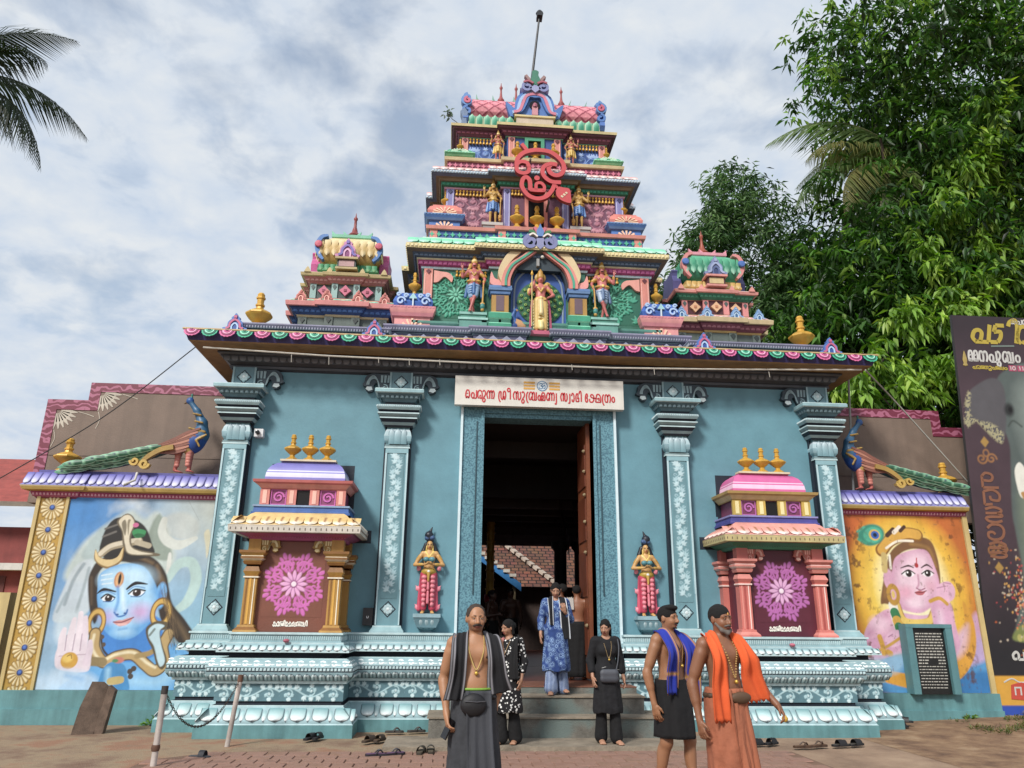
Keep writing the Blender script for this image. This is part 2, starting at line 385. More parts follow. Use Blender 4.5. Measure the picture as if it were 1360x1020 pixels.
def snet(F, lo, h):
    n = F.shape; S = F < 0
    cnt = np.zeros([q-1 for q in n], np.int16); pos = np.zeros([q-1 for q in n]+[3], np.float32)
    for ax in range(3):
        a = [slice(None)]*3; b = [slice(None)]*3; a[ax] = slice(0,-1); b[ax] = slice(1,None)
        fa, fb = F[tuple(a)], F[tuple(b)]; cr = S[tuple(a)] != S[tuple(b)]
        t = np.where(cr, fa/np.where(cr, fa-fb, 1), 0)
        o1, o2 = [q for q in range(3) if q != ax]
        for d1 in (0,1):
            for d2 in (0,1):
                sl = [slice(None)]*3; sl[o1] = slice(d1, n[o1]-1+d1); sl[o2] = slice(d2, n[o2]-1+d2); sl = tuple(sl)
                c = cr[sl]; cnt += c
                pos[...,ax] += np.where(c, t[sl], 0); pos[...,o1] += c*d1; pos[...,o2] += c*d2
    act = cnt > 0; idx = np.full(cnt.shape, -1, np.int64); idx[act] = np.arange(act.sum())
    ijk = np.argwhere(act); v = lo+h*(ijk+pos[act]/cnt[act][:,None])
    fs = []
    for ax in range(3):
        a = [slice(None)]*3; b = [slice(None)]*3; a[ax] = slice(0,-1); b[ax] = slice(1,None)
        o1, o2 = (ax+1)%3, (ax+2)%3
        a[o1] = b[o1] = slice(1,-1); a[o2] = b[o2] = slice(1,-1)
        sa, sb = S[tuple(a)], S[tuple(b)]
        for w, flip in ((sa & ~sb, 0), (~sa & sb, 1)):
            e = np.argwhere(w); e[:,o1] += 1; e[:,o2] += 1
            q = []
            for d1, d2 in ((0,0),(1,0),(1,1),(0,1)):
                g = e.copy(); g[:,o1] -= 1-d1; g[:,o2] -= 1-d2; q.append(idx[g[:,0],g[:,1],g[:,2]])
            if flip: q = q[::-1]
            fs.append(np.stack(q,-1))
    return v, np.concatenate(fs)
# ------------------------------------------------------------------ palette
TEAL='6093a2'; TEALB='5f9498'; LT='bcd7da'; WH='e6eff0'; NAVY='1b2836'; GT='93b4ba'; SALM='d98478'; PINK='d873a8'; GOLD='c99a2e'; CREAM='d9c98f'; GRN='2f9a78'; MINT='86d8b4'; BLUE='3a62b4'; PURP='7f7fc8'; MAG='9c3f77'; DKG='3b3f45'
def goldm(): return paint('d8a526', .42, .22, 0.15, .1)
def petal(name, w, h, d, ctop, cmid, ctip, edge=None, vein=None, tipup=False, nu=6, nv=7):
    """rounded lotus petal: local x across, z up from its foot, -y outwards"""
    v=[];c=[];f=[]
    A,B,T=[np.array(lin(q)) for q in (ctop,cmid,ctip)]
    for j in range(nv+1):
        t=j/nv
        hw=w*.5*.96*(math.sqrt(max(0,1-((t-.55)/.45)**2)) if t>.55 else 1)
        for i in range(nu+1):
            u=-1+2*i/nu; z=h*(1-t) if not tipup else h*t
            v.append((u*max(hw,.002), -d*(.25+.75*math.sin(t*1.9))*(1-.75*u*u), z))
            q=A*(1-t/.5)+B*(t/.5) if t<.5 else B*(1-(t-.5)/.5)+T*((t-.5)/.5)
            if edge and (abs(u)>.8 or t>.97): q=np.array(lin(edge))
            if vein and abs(u)<.01 and t<.85: q=np.array(lin(vein))
            c.append(q)
    for j in range(nv):
        for i in range(nu):
            a=j*(nu+1)+i; q=[a,a+nu+1,a+nu+2,a+1]; f.append(q if not tipup else q[::-1])
    return vmesh(name, v, f, c)
def rings(name, r, cols, half=True, d=.02, n=16, sx=1):
    """stepped semicircular (hanging) or round rosette, rings outside in"""
    v=[];f=[];c=[]; k=len(cols); a0,a1=(math.pi,2*math.pi) if half else (0,2*math.pi); m=n+1
    for q in range(k):
        r0=r*(k-q)/k; r1=r*(k-q-1)/k; y=-d*(q+1)
        for i in range(m):
            a=a0+(a1-a0)*i/n; s=1+.05*math.cos(a*18)*(1 if q==0 else 0)
            C,S=math.cos(a)*sx,math.sin(a)
            for rr,yy in ((r0*s,y+d),(r0*s*.97,y),(r1,y)): v.append((C*rr,yy,S*rr)); c.append(lin(cols[q]))
        b=q*m*3
        for i in range(n):
            for e in (0,1): f.append([b+3*i+e,b+3*i+e+1,b+3*i+4+e,b+3*i+3+e][::-1])
    return vmesh(name, v, f, c, smooth=False)
def beads(name, path, o, z, pitch, w, h, d, m, parent, front=True):
    b=MB(); P=offs(path,o)
    for a,e in zip(P,P[1:]):
        dv=Vector((e[0]-a[0],e[1]-a[1])); L=dv.length; dv.normalize()
        if L<pitch or (front and abs(dv.x)<.5 and L>1.6): continue
        n=int(L/pitch); nv=Vector((dv.y,-dv.x))
        for i in range(n):
            t=(i+.5)*L/n; p=Vector((a[0],a[1]))+dv*t
            q=[(-w/2,0,-h/2),(w/2,0,-h/2),(w/2,0,h/2),(-w/2,0,h/2),(-w*.28,d,-h*.28),(w*.28,d,-h*.28),(w*.28,d,h*.28),(-w*.28,d,h*.28)]
            b.add([(p.x+dv.x*x+nv.x*y,p.y+dv.y*x+nv.y*y,z+zz) for x,y,zz in q],[(0,1,5,4),(1,2,6,5),(2,3,7,6),(3,0,4,7),(4,5,6,7)],m)
    return tag(b.build(name,parent),kind='stuff')
def leaf(cv, x, y, L, w, a, col, h=0, n=3, o=1):
    """small lobed leaf on a painted scroll"""
    for k in range(n):
        b=a+(k-(n-1)/2)*.62; l=L*(1-.22*abs(k-(n-1)/2)); cv.line([(x,y),(x+math.cos(b)*l*.55,y+math.sin(b)*l*.55),(x+math.cos(b)*l,y+math.sin(b)*l)],[w*.35,w,w*.2],col,h=h,o=o)
def scroll(cv, p0, p1, amp, n, col, w, h=0, col2=None):
    """running vine between p0 and p1 with spirals and leaves in each bay"""
    p0,p1=np.array(p0,float),np.array(p1,float); d=p1-p0; L=np.linalg.norm(d); d/=L; q=np.array([-d[1],d[0]]); ang=math.atan2(d[1],d[0])
    pts=[p0+d*L*t+q*amp*.55*math.sin(t*n*math.pi) for t in np.linspace(0,1,n*10+1)]
    cv.line(pts,w,col,h=h); B=L/n
    for i in range(n):
        s=1 if i%2==0 else -1; c=p0+d*B*(i+.5)-q*s*amp*.22
        sp=spiral(c[0],c[1],amp*.62,amp*.12,ang+s*1.9,ang+s*(1.9-7.2),22); cv.line(sp,[w*.9-(w*.3)*k/22 for k in range(23)],col,h=h)
        cv.ell(c[0],c[1],amp*.16,amp*.16,col2 or col,h=h)
        for t,aa,l in ((.15,1.1,.6),(.85,1.9,.6),(.5,1.57,.5)):
            e=p0+d*B*(i+t)+q*s*amp*(.5 if t!=.5 else .62); leaf(cv,e[0],e[1],amp*l*1.15,w*1.6,ang+s*aa,col2 or col,h,4)
        e=c-q*s*amp*.5; leaf(cv,e[0],e[1],amp*.55,w*1.6,ang-s*1.57,col2 or col,h,4)
        for t,aa in ((.02,2.2),(.3,.5),(.7,2.7)):
            e=p0+d*B*(i+t)-q*s*amp*.25; leaf(cv,e[0],e[1],amp*.5,w*1.4,ang-s*aa,col,h)
def rosette(cv, cx, cy, r, col, dark, n=10, h=0):
    for k in range(n):
        a=2*math.pi*k/n; cv.ell(cx+math.cos(a)*r*.6,cy+math.sin(a)*r*.6,r*.4,r*.17,dark,rot=a,h=h*.6); cv.ell(cx+math.cos(a)*r*.62,cy+math.sin(a)*r*.62,r*.36,r*.13,col,rot=a,h=h)
    cv.ell(cx,cy,r*.25,r*.25,dark,h=h); cv.ell(cx,cy,r*.19,r*.19,col,h=h*1.2)
def acanthus(cv, cx, cy, r, col, w, arms=8, h=0, dark=None):
    w*=.6; pl=lambda q,a:(cx+math.cos(a)*r*q,cy+math.sin(a)*r*q)
    for k in range(arms):
        a=2*math.pi*(k+.5)/arms; cv.line([pl(.3,a),pl(.7,a)],[w*.7,w],col,h=h)
        for s in (1,-1):
            p=pl(.64,a+s*.24); cv.line(spiral(p[0],p[1],r*.15,r*.03,a+s*1.2,a-s*5.2,16),w*.85,col,h=h)
            p=pl(.47,a+s*.2); cv.ell(p[0],p[1],r*.09,r*.045,col,rot=a+s*.5,h=h)
        for dd,q,z in ((0,.9,.1),(.15,.84,.08),(-.15,.84,.08),(.27,.76,.06),(-.27,.76,.06)): p=pl(q,a+dd); cv.ell(p[0],p[1],r*z*1.2,r*z*.62,col,rot=a+dd*2.2,h=h)
def pot(name, parent, x, y, z, H, W, n=8, m=None):
    """square-shouldered gilded finial pot"""
    prof=[(.34,0),(.34,.05),(.27,.07),(.15,.13),(.14,.2),(.28,.27),(.44,.36),(.5,.42),(.49,.46),(.32,.53),(.15,.58),(.13,.64),(.17,.66),(.17,.7),(.12,.72),(.13,.83),(.17,.85),(.17,.89),(.13,.91),(.14,.96),(.1,1.0)]
    b=MB(); b.lathe([(r*W,q*H) for r,q in prof],n,m or goldm(),(0,0,0),math.pi/n); return b.build(name,parent,35,Matrix.Translation((x,y,z)))
def mir(path): return [(-x,y) for x,y in reversed(path)]
# ------------------------------------------------------------------ gateway: lower storey
G = thing('temple_gateway','teal painted temple gateway with carved plinth, pilasters and deep scalloped eave','gateway',(0,0,0))
b=MB(); tw=paint(TEAL,.6,.14,bump=.25,bsc=24,streak=False)
b.box(-5.14,-1.2,.15,.55,1.2,5.72,tw).box(1.2,5.14,.15,.55,1.2,5.72,tw).box(-1.2,1.2,.152,.55,4.93,5.72,tw)
b.box(-5.14,-4.9,.552,4.3,.5,5.72,tw).box(4.9,5.14,.552,4.3,.5,5.72,tw)
WALL=b.build('wall',G)
for x in (-1,1):   # plinth
    base=[(-5.16,3.9),(-5.16,-.1),(-4.42,-.1),(-4.42,-.70),(-2.94,-.70),(-2.94,-.1),(-1.34,-.1),(-1.34,.3)]
    P=base if x<0 else mir(base)
    t=TEALB; sl=paint(t,.6,.3); fz=paint('5f8c96',.6,.2); rec=paint(NAVY,.6,.2); lt=paint(LT,.55,.2); gt=paint(GT,.55,.2)
    b=MB(); b.mold(P,[(.30,-.05,sl),(.30,.155,lt),(.285,.165,gt),(.28,.2,gt),(.14,.37,lt),(.14,.385,rec),(.10,.39,rec),(.10,.43,fz),(.12,.431,fz),(.12,.655,lt),(.165,.66,lt),(.165,.695,rec),(.17,.70,gt),(.235,.755,gt),(.25,.81,rec),(.24,.815,rec),(.24,.865,gt),(.245,.87,gt),(.21,.93,gt),(.16,.972,lt),(.12,.985,rec),(.02,.987,rec),(.02,1.055,lt),(.165,1.06,lt),(.165,1.085,gt),(.07,1.175,lt),(.07,1.19,gt),(.025,1.2,gt),(.025,1.29,lt),(.05,1.295,lt),(.05,1.32,lt),(-.05,1.324,lt)])
    c=-1 if x<0 else 1
    b.box(c*5.15,c*1.36,-.09,.5,.0,1.318,sl).box(c*4.41,c*2.95,-.69,-.08,0,1.322,sl)
    PLN=b.build('plinth',G)
    if x<0:
        pet1=petal('plinth_petal',.225,.21,.035,'6d9ea4','b4d3d4','f8fbfa',edge='30444f',nu=10); pet3=petal('narrow_petal',.075,.2,.02,'6d9ea4','b4d3d4','f4f8f7',edge='30444f'); pet2=petal('upper_petal',.115,.105,.022,'7ea8ae','c4dcdd','f0f5f4',edge='24323e')
        ov=petal('torus_petal',.105,.11,.028,'8fb2b8','b4cfd2','dbe8e9',edge='22303c',vein='4f727c',tipup=True)
        # white S-curl on the torus
        cb=MB(); sp,w_=smooth([(-.07,.075),(-.03,.085),(.0,.06),(-.005,.025),(-.04,.02),(-.05,.045),(-.03,.055)],4,[.012,.022,.03,.03,.024,.018,.012]); cb.ribbon(sp,w_,-.012,.02,paint('eef4f3',.5,.12)); sp,w_=smooth([(.0,.06),(.03,.03),(.07,.03)],4,[.03,.022,.01]); cb.ribbon(sp,w_,-.011,.02,paint('dce8e8',.5,.12)); curl=cb.mesh('torus_curl')
        cv=Cv(.92,.222,120,'587f8a'); cv.noise(.12,.08,3); scroll(cv,(-.02,.11),(.94,.11),.1,3,'a9ccd2',.02,.006,'c9e0e3'); frz=cv.mesh('frieze_panel')
    row('petal',pet1,P,.29,.185,.29,PLN,R_(-40)); row('narrow_petal',pet3,P,.283,.185,.29,PLN,R_(-40),.5); row('petal',pet2,P,.168,1.075,.115,PLN,R_(-42))
    row('torus_petal',ov,P,.2,.703,.105,PLN,R_(34)); row('torus_curl',curl,P,.235,.875,.15,PLN,R_(-38)); row('frieze_panel',frz,P,.1255,.433,.92,PLN)
    beads('bead_row',P,.238,.84,.05,.042,.042,.014,paint('b9d2d5',.5,.1),PLN); beads('dentil_row',P,.022,1.245,.03,.014,.07,.012,paint('b9d2d5',.5,.1),PLN)
# pilasters
def rectpath(cx,hw,yf,yb): return [(cx-hw,yb),(cx-hw,yf),(cx+hw,yf),(cx+hw,yb)]
cv=Cv(.25,2.3,90,'66929c'); cv.noise(.1,.1,5)
for i in range(13):
    y=.1+i*.175; s=1 if i%2 else -1
    cv.curve([(.125-s*.03,y-.02),(.125+s*.045,y+.06),(.125+s*.03,y+.155)],[.012,.02,.012],'a9ccd4',n=6,h=.003)
    leaf(cv,.125+s*.02,y+.02,.1,.034,1.57-s*.8,'bcdae0',.005,4); leaf(cv,.125+s*.045,y+.09,.085,.03,1.57-s*.35,'a9cdd5',.004,4); leaf(cv,.125-s*.0,y+.1,.095,.032,1.57+s*.85,'bcdae0',.005,4); cv.line(spiral(.125-s*.06,y+.02,.03,.006,0,s*6,12),.012,'a9cdd5')
leaf(cv,.125,2.19,.09,.03,1.57,'c6e0e4',.004,5); vine=cv.mesh('vine_panel')
db=MB(); 
for k in range(8):
    a=math.pi*k/4; db.lathe([(.034,-.0),(.03,.012),(.012,.018)],6,'b5cfd4',(math.cos(a)*.045,math.sin(a)*.045,0))
db.lathe([(.03,0),(.028,.02),(.01,.028)],8,'d6e4e6'); db.add([(-.125,0,-.004),(0,-.125,-.004),(.125,0,-.004),(0,.125,-.004)],[(0,1,2,3)],NAVY); db.add([(-.1,0,.002),(0,-.1,.002),(.1,0,.002),(0,.1,.002)],[(0,1,2,3)],'86adb5')
db.xf(Matrix.Rotation(R_(90),4,'X')); rosm=db.mesh('rosette',30)
def bracket_mesh(name,pal):
    b=MB(); o,i,l=[paint(q,.55,.15) for q in pal]
    out=[(0,.34),(.08,.335),(.2,.33),(.32,.33),(.42,.27),(.44,.17),(.47,.13),(.44,.1),(.40,.09),(.41,.04),(.37,0),(.30,.0),(.27,.05),(.28,.1),(.24,.16),(.2,.13),(.17,.05),(.12,.01),(0,0)]
    q,_=smooth(out,4); b.prism(list(reversed(q)),0,.1,o)
    for k,(ro) in enumerate((.03,.065,.1)):
        pts,_=smooth([(.16+ro*.3,.03+ro*.6),(.2+ro*.15,.18+ro*.2),(.27,.3-ro*.6),(.34-ro*.2,.28-ro*.55),(.4-ro*.5,.18),(.41-ro*.5,.12)],5); b.ribbon(pts,.016,-.012,.02,l)
    b.ribbon(spiral(.085,.075,.06,.015,1.2,8.6,18),.017,-.012,.02,l)
    for k in range(3): b.ribbon([(.03+k*.055,.17),(.02+k*.06,.3)],[.03,.042],-.01,.02,l)
    b.prism([(.29,.03),(.36,.01),(.41,.045),(.39,.085),(.31,.085)][::1],-.015,.02,i); return b.mesh(name)
brk=bracket_mesh('bracket',('33434e','c8dadd','8ba6ad')); brkm=mirror_mesh(brk,'bracket')
capP=[(.03,4.53,NAVY),(.05,4.56,GT),(.09,4.6,NAVY),(.08,4.61,NAVY),(.12,4.66,LT),(.12,4.68,NAVY),(.10,4.69,GT),(.155,4.735,LT),(.155,4.755,NAVY),(.12,4.765,NAVY),(.15,4.8,GT),(.175,4.84,GT),(.17,4.875,LT),(.13,4.89,NAVY),(.05,4.895,NAVY),(.05,4.945,'5d7f8a'),(.07,4.95,'5d7f8a'),(.10,5.0,'4f6f7a'),(.18,5.075,LT),(.215,5.085,'8fb6bd'),(.215,5.135,LT),(.2,5.15,LT),(-.15,5.152,LT)]
bp0=petal('bulb_petal',.14,.26,.025,'6d9aa5','8fb4bd','c3d4da',edge='4a6f7a',tipup=True); bp1=petal('bulb_petal',.11,.26,.02,'6d9aa5','8fb4bd','c3d4da',edge='4a6f7a',tipup=True)
for k,cx in enumerate((-4.93,-2.34,2.34,4.93)):
    hw=.185; b=MB(); f_=paint('6a97a2',.55,.15); nv_=paint(NAVY,.6,.1); lw=paint('b4d3da',.5,.12)
    b.box(cx-hw,cx+hw,.002,.3,1.32,4.55,f_); b.box(cx-hw-.035,cx+hw+.035,.09,.3,1.33,5.4,nv_)  # navy sides and backing strip paint a shadow outline round the shaft
    b.box(cx-hw-.004,cx-hw,-.0,.09,1.43,4.2,nv_); b.box(cx+hw,cx+hw+.004,-.0,.09,1.43,4.2,nv_)
    b.box(cx-hw,cx-hw+.028,-.014,.002,1.95,4.1,lw).box(cx+hw-.028,cx+hw,-.014,.002,1.95,4.1,lw).box(cx-hw,cx+hw,-.014,.002,4.1,4.18,paint('86b1ba',.5,.1)).box(cx-hw-.0,cx-hw+.02,-.012,.002,1.43,1.949,lw).box(cx+hw-.02,cx+hw,-.012,.002,1.43,1.949,lw)
    PI=b.build('pilaster',G)
    PR=rectpath(cx,hw,.0,.28)
    MB().mold(PR,[(.075,1.318,GT),(.07,1.345,'93b8be'),(.03,1.40,LT),(.03,1.42,LT),(-.1,1.432,LT)]).build('base',PI)
    m=MB().mold(PR,[(.02,4.18,LT),(.02,4.205,NAVY),(.01,4.21,GT),(.018,4.235,NAVY),(-.01,4.24,'6d9aa5'),(.03,4.3,'8ab0ba'),(.04,4.38,'a9c6cd'),(.02,4.46,'bccfd6'),(-.02,4.535,'bccfd6')]).build('lotus_bulb',PI,60)
    for dx,q in ((-.1,bp1),(.1,bp1),(0,bp0)): inst('petal',q,m,Matrix.Translation((cx+dx,-.03,4.245)))
    ca=MB().mold(PR,capP).build('capital',PI); beads('dentil_row',PR,.172,4.858,.03,.016,.03,.01,paint('c0d4d8',.5,.1),ca); beads('scale_row',PR,.13,5.03,.07,.06,.06,.016,paint('7f9ea7',.5,.1),ca)
    b=MB().box(cx-.19,cx+.19,.03,.3,5.15,5.50,paint('5f828d',.6,.15)); b.box(cx-.19,cx-.16,.018,.04,5.152,5.498,'8fb0b8').box(cx+.16,cx+.19,.018,.04,5.152,5.498,'8fb0b8').build('impost',PI)
    inst('rosette',rosm,PI,Matrix.Translation((cx,.025,5.325))); inst('rosette',rosm,PI,Matrix.Translation((cx,-.003,1.66)))
    inst('vine_panel',vine,PI,Matrix.Translation((cx,-.004,1.82)))
    if k!=3: inst('bracket',brk,PI,Matrix.Translation((cx+.19,.06,5.155)) @ Matrix.Scale(.97,4))
    if k!=0: inst('bracket',brkm,PI,Matrix.Translation((cx-.19,.06,5.155)) @ Matrix.Scale(.97,4))
# moulding under the eave, soffit and eave
EP=[(-5.14,4.3),(-5.14,.15),(5.14,.15),(5.14,4.3)]
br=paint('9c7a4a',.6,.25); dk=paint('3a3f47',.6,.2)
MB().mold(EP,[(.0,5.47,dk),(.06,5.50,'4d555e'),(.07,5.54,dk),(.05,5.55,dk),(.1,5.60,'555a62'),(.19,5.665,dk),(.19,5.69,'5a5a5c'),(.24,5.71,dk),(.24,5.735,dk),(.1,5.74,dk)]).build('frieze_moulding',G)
ps=petal('scale',.13,.09,.014,'3c4148','5d6168','74787e',edge='23272c'); row('scale',ps,EP,.155,5.59,.13,G,R_(35),front_only=True)
ev=MB(); nvp=paint('38366e',.5,.15); 
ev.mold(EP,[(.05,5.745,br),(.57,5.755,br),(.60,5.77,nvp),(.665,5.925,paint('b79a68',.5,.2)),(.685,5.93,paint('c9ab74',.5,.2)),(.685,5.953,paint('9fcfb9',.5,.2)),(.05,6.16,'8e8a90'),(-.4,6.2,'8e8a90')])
ev.box(-5.0,5.0,.3,4.2,6.0,6.19,'77757a')
EV=ev.build('eave',G)
sc1=rings('scallop',.128,['d8659c','8f2f63','e9a0c4','c74f8a','7c2a5c'],d=.008); sc2=rings('scallop',.128,['2fae87','155e4c','8fdcc0','2c9a78','14564a'],d=.008)
row('scallop',sc1,EP,.672,5.915,.2755,EV,R_(-23),alt=sc2,front_only=True)
# painted blocks on the roof edge between the parapets
for i in range(21):
    x=-2.75+i*.275
    if abs(x)<.2: pass
    c1,c2=('7fd6ae','d6f0e2') if i%2 else ('eba9a3','f6e3d8')
    v=[(x-.125,-.44,5.966),(x+.125,-.44,5.966),(x+.125,-.13,6.068),(x-.125,-.13,6.068)]; v=[(a,y,z+.012) for a,y,z in v]+[(a,y,z-.02) for a,y,z in v]
    inst('roof_block',vmesh('roof_block',v,[(0,1,2,3),(4,5,1,0),(5,6,2,1),(7,4,0,3)],[lin(c2),lin(c2),lin(c1),lin(c1)]*2,smooth=False),EV,Matrix.Identity(4))
    if i<20: MB().box(x+.128,x+.147,-.44,-.2,6.0,6.02,'a05a3a').xf(Matrix.Translation((0,0,-.02))).build('roof_rib',EV)
# parapet with triangle relief, broken in the middle for the deity's foot
for s in (-1,1):
    pp=[(-4.97,2.6),(-4.97,-.3),(-2.62,-.3),(-2.62,.3)]
    P=pp if s<0 else mir(pp); b=MB(); a_=paint('4c4b6e',.55,.2); l_=paint('8d8aa6',.55,.2); d_=paint('2c2a4a',.55,.2)
    b.mold(P,[(.03,5.95,d_),(.0,5.97,a_),(.0,6.04,l_),(.02,6.045,d_),(.05,6.055,'6c6a86'),(.075,6.10,'6c6a86'),(.085,6.12,l_),(.085,6.14,l_),(-.35,6.15,l_)]); PA=b.build('parapet',G)
    pc=[(-2.6,.4),(-2.6,-.06),(-1.15,-.06),(-1.15,-.14),(-.24,-.14),(-.24,.3)]; PC=pc if s<0 else mir(pc)
    PB=MB().mold(PC,[(.03,6.02,d_),(.0,6.08,a_),(.0,6.18,l_),(.02,6.185,d_),(.05,6.2,'6c6a86'),(.075,6.26,'6c6a86'),(.085,6.29,l_),(.085,6.315,l_),(-.35,6.33,l_)]).build('parapet',G)
    tri=MB(); tri.add([(-.11,-.002,.0),(.11,-.002,0),(0,-.02,.085),(0,-.002,.0)],[(0,3,2),(3,1,2)],'a5a2c0') if s<0 else None
    if s<0: trm=tri.mesh('triangle')
    row('triangle_relief',trm,P,.004,5.96,.24,PA); beads('dentil_row',P,.062,6.08,.045,.028,.05,.014,paint('9a98ae',.5,.2),PA); row('triangle_relief',trm,PC,.004,6.085,.24,PB); beads('dentil_row',PC,.062,6.24,.045,.028,.05,.014,paint('9a98ae',.5,.2),PB)
# flame-shaped antefixes on the eave and the two big gilded pots
def antefix(name,body,inner,line,hi):
    b=MB(); o=[(-.15,0),(-.17,.04),(-.11,.06),(-.1,.13),(-.055,.18),(-.06,.2),(-.03,.225),(0,.27),(.03,.225),(.06,.2),(.055,.18),(.1,.13),(.11,.06),(.17,.04),(.15,0)]
    q,_=smooth(o,3); b.prism(list(reversed(q)),0,.06,paint(body,.5,.12))
    a,_=smooth([(-.12,.03),(-.075,.05),(-.065,.11),(0,.165),(.065,.11),(.075,.05),(.12,.03)],5); b.ribbon(a,.028,-.02,.03,paint(line,.5,.12))
    a,_=smooth([(-.04,.0),(-.04,.07),(0,.11),(.04,.07),(.04,.0)],5); b.ribbon(a,.022,-.016,.03,paint(hi,.5,.12)); b.prism([(.035,0),(-.035,0),(-.035,.06),(0,.09),(.035,.06)],-.006,.03,paint(inner,.5,.1)); b.lathe([(.028,0),(.024,.02),(0,.026)],8,paint(line,.5,.1),(0,0,0)) if 0 else None
    b.box(-.02,.02,-.02,.01,.19,.23,paint(line,.5,.1)); return b.mesh(name)
AFX=antefix('antefix','4f78c0','2c4f9a','c35f86','a8c6ea')
for x in (-5.05,-2.8,2.8,5.05): inst('antefix',AFX,EV,Matrix.Translation((x,-.42,5.97)) @ Matrix.Scale(1.15,4))
for x in (-5.3,5.3): inst('antefix',AFX,EV,Matrix.Translation((x,.9,5.97)))
for x in (-4.86,4.86): pot('finial_pot',G,x,.2,6.2,.72,.46,8)
# conduit and bare wires slung under the eave
cd=MB().tube([(-5.5,-.42,5.66),(-3.5,-.4,5.60),(-1.2,-.38,5.58),(1.2,-.38,5.58),(3.4,-.4,5.63),(5.55,-.42,5.70)],.014,paint('c9c4b8',.5,.15),6)
for x,l in ((-4.1,.14),(-3.5,.16),(-2.7,.1),(-2.2,.12),(-1.7,.1),(.5,.1),(1.9,.13),(3.9,.1)): cd.tube([(x,-.4,5.61),(x+.01,-.4,5.61-l)],.006,'b9b4a8',5)
tag(cd.build('electric_conduit'),'thin pale conduit slung beneath the gateway eave with short dangling wire ends','conduit')
# door surround in rough granite paint, timber leaves folded back
gm,N_,L_,B_=_mat('granite_paint'); g_=N_.new('ShaderNodeNewGeometry'); n_=N_.new('ShaderNodeTexNoise'); n_.inputs['Scale'].default_value=38; n_.inputs['Detail'].default_value=5; L_.new(g_.outputs['Position'],n_.inputs[0]); r_=N_.new('ShaderNodeValToRGB'); L_.new(n_.outputs[0],r_.inputs[0]); r_.color_ramp.elements[0].position=.4; r_.color_ramp.elements[0].color=(*lin('426f80'),1); r_.color_ramp.elements[1].position=.56; r_.color_ramp.elements[1].color=(*lin('5f93a2'),1); L_.new(r_.outputs[0],B_.inputs['Base Color']); B_.inputs['Roughness'].default_value=.7; bb=N_.new('ShaderNodeBump'); bb.inputs['Strength'].default_value=.6; bb.inputs['Distance'].default_value=.02; L_.new(n_.outputs[0],bb.inputs['Height']); L_.new(bb.outputs[0],B_.inputs['Normal'])
for s in (-1,1):
    b=MB().box(s*.92,s*1.275,.06,.6,.623,4.94,gm); b.box(s*1.03,s*1.05,.045,.07,1.9,4.7,'2c4e5a'); b.box(s*.92,s*.97,.03,.62,.63,4.9,gm); b.box(s*1.275,s*1.315,.02,.3,1.0,4.93,paint('cfe4ea',.5,.1)); b.build('door_jamb',G)
MB().box(-1.275,1.275,.064,.6,4.85,5.0,gm).box(-.92,.92,.1,.5,4.78,4.85,gm).build('door_lintel',G)
wood=paint('8a4a28',.5,.3)
for s in (-1,1):
    b=MB().box(s*.84,s*.905,.3,1.15,.65,4.8,wood) if s>0 else MB().box(-1.0,-.935,.62,1.45,.65,4.8,wood)
    if s>0:
        for z in (1.0,1.9,2.8,3.7): b.box(s*.822,s*.84,.38,1.08,z,z+.72,paint('75391e',.5,.3))
    D=b.build('door_leaf',G)
    for z in (1.45,2.6,3.1,3.55,3.95,4.3): MB().lathe([(.03,0),(.032,.02),(.015,.04),(0,.045)],8,paint('c9b48a',.35,.1,.6)).xf(Matrix.Rotation(R_(90 if s<0 else -90),4,'Y')).build('stud',D,40,Matrix.Translation((s*.822 if s>0 else -.935,.36 if s>0 else .7,z)))
# steps
def concrete(h,sc=3,d=.45,name='concrete',moss=None):
    m,N,L,b=_mat(name); g=N.new('ShaderNodeNewGeometry')
    n=N.new('ShaderNodeTexNoise'); n.inputs['Scale'].default_value=sc; n.inputs['Detail'].default_value=9; n.inputs['Roughness'].default_value=.68; L.new(g.outputs['Position'],n.inputs[0])
    r=N.new('ShaderNodeValToRGB'); L.new(n.outputs[0],r.inputs[0]); c=np.array(lin(h)); e=r.color_ramp.elements
    e[0].position=.32; e[0].color=(*(c*(1-d)),1); e[1].position=.68; e[1].color=(*np.minimum(c*1.18,1),1)
    src=r.outputs[0]
    if moss:
        n2=N.new('ShaderNodeTexNoise'); n2.inputs['Scale'].default_value=2.4; n2.inputs['Detail'].default_value=6; L.new(g.outputs['Position'],n2.inputs[0]); r2=N.new('ShaderNodeMapRange'); L.new(n2.outputs[0],r2.inputs[0]); r2.inputs[1].default_value=.45; r2.inputs[2].default_value=.62
        mx=N.new('ShaderNodeMixRGB'); L.new(r2.outputs[0],mx.inputs[0]); L.new(src,mx.inputs[1]); mx.inputs[2].default_value=(*lin(moss),1); src=mx.outputs[0]
    L.new(src,b.inputs['Base Color']); b.inputs['Roughness'].default_value=.9
    bp=N.new('ShaderNodeBump'); bp.inputs['Strength'].default_value=.5; bp.inputs['Distance'].default_value=.02; n3=N.new('ShaderNodeTexNoise'); n3.inputs['Scale'].default_value=sc*14; n3.inputs['Detail'].default_value=6; L.new(g.outputs['Position'],n3.inputs[0]); L.new(n3.outputs[0],bp.inputs['Height']); L.new(bp.outputs[0],b.inputs['Normal']); return m
stm=concrete('8f8270',4,.4,'worn_step',None); stf=concrete('77736a',5,.5,'painted_riser','65736f')
ST=thing('entrance_steps','worn concrete steps with flaking teal risers leading up to the doorway','steps',(0,-1.4,0))
MB().box(-2.15,2.05,-2.1,-1.2,-.1,.052,stm).build('landing_slab',ST)
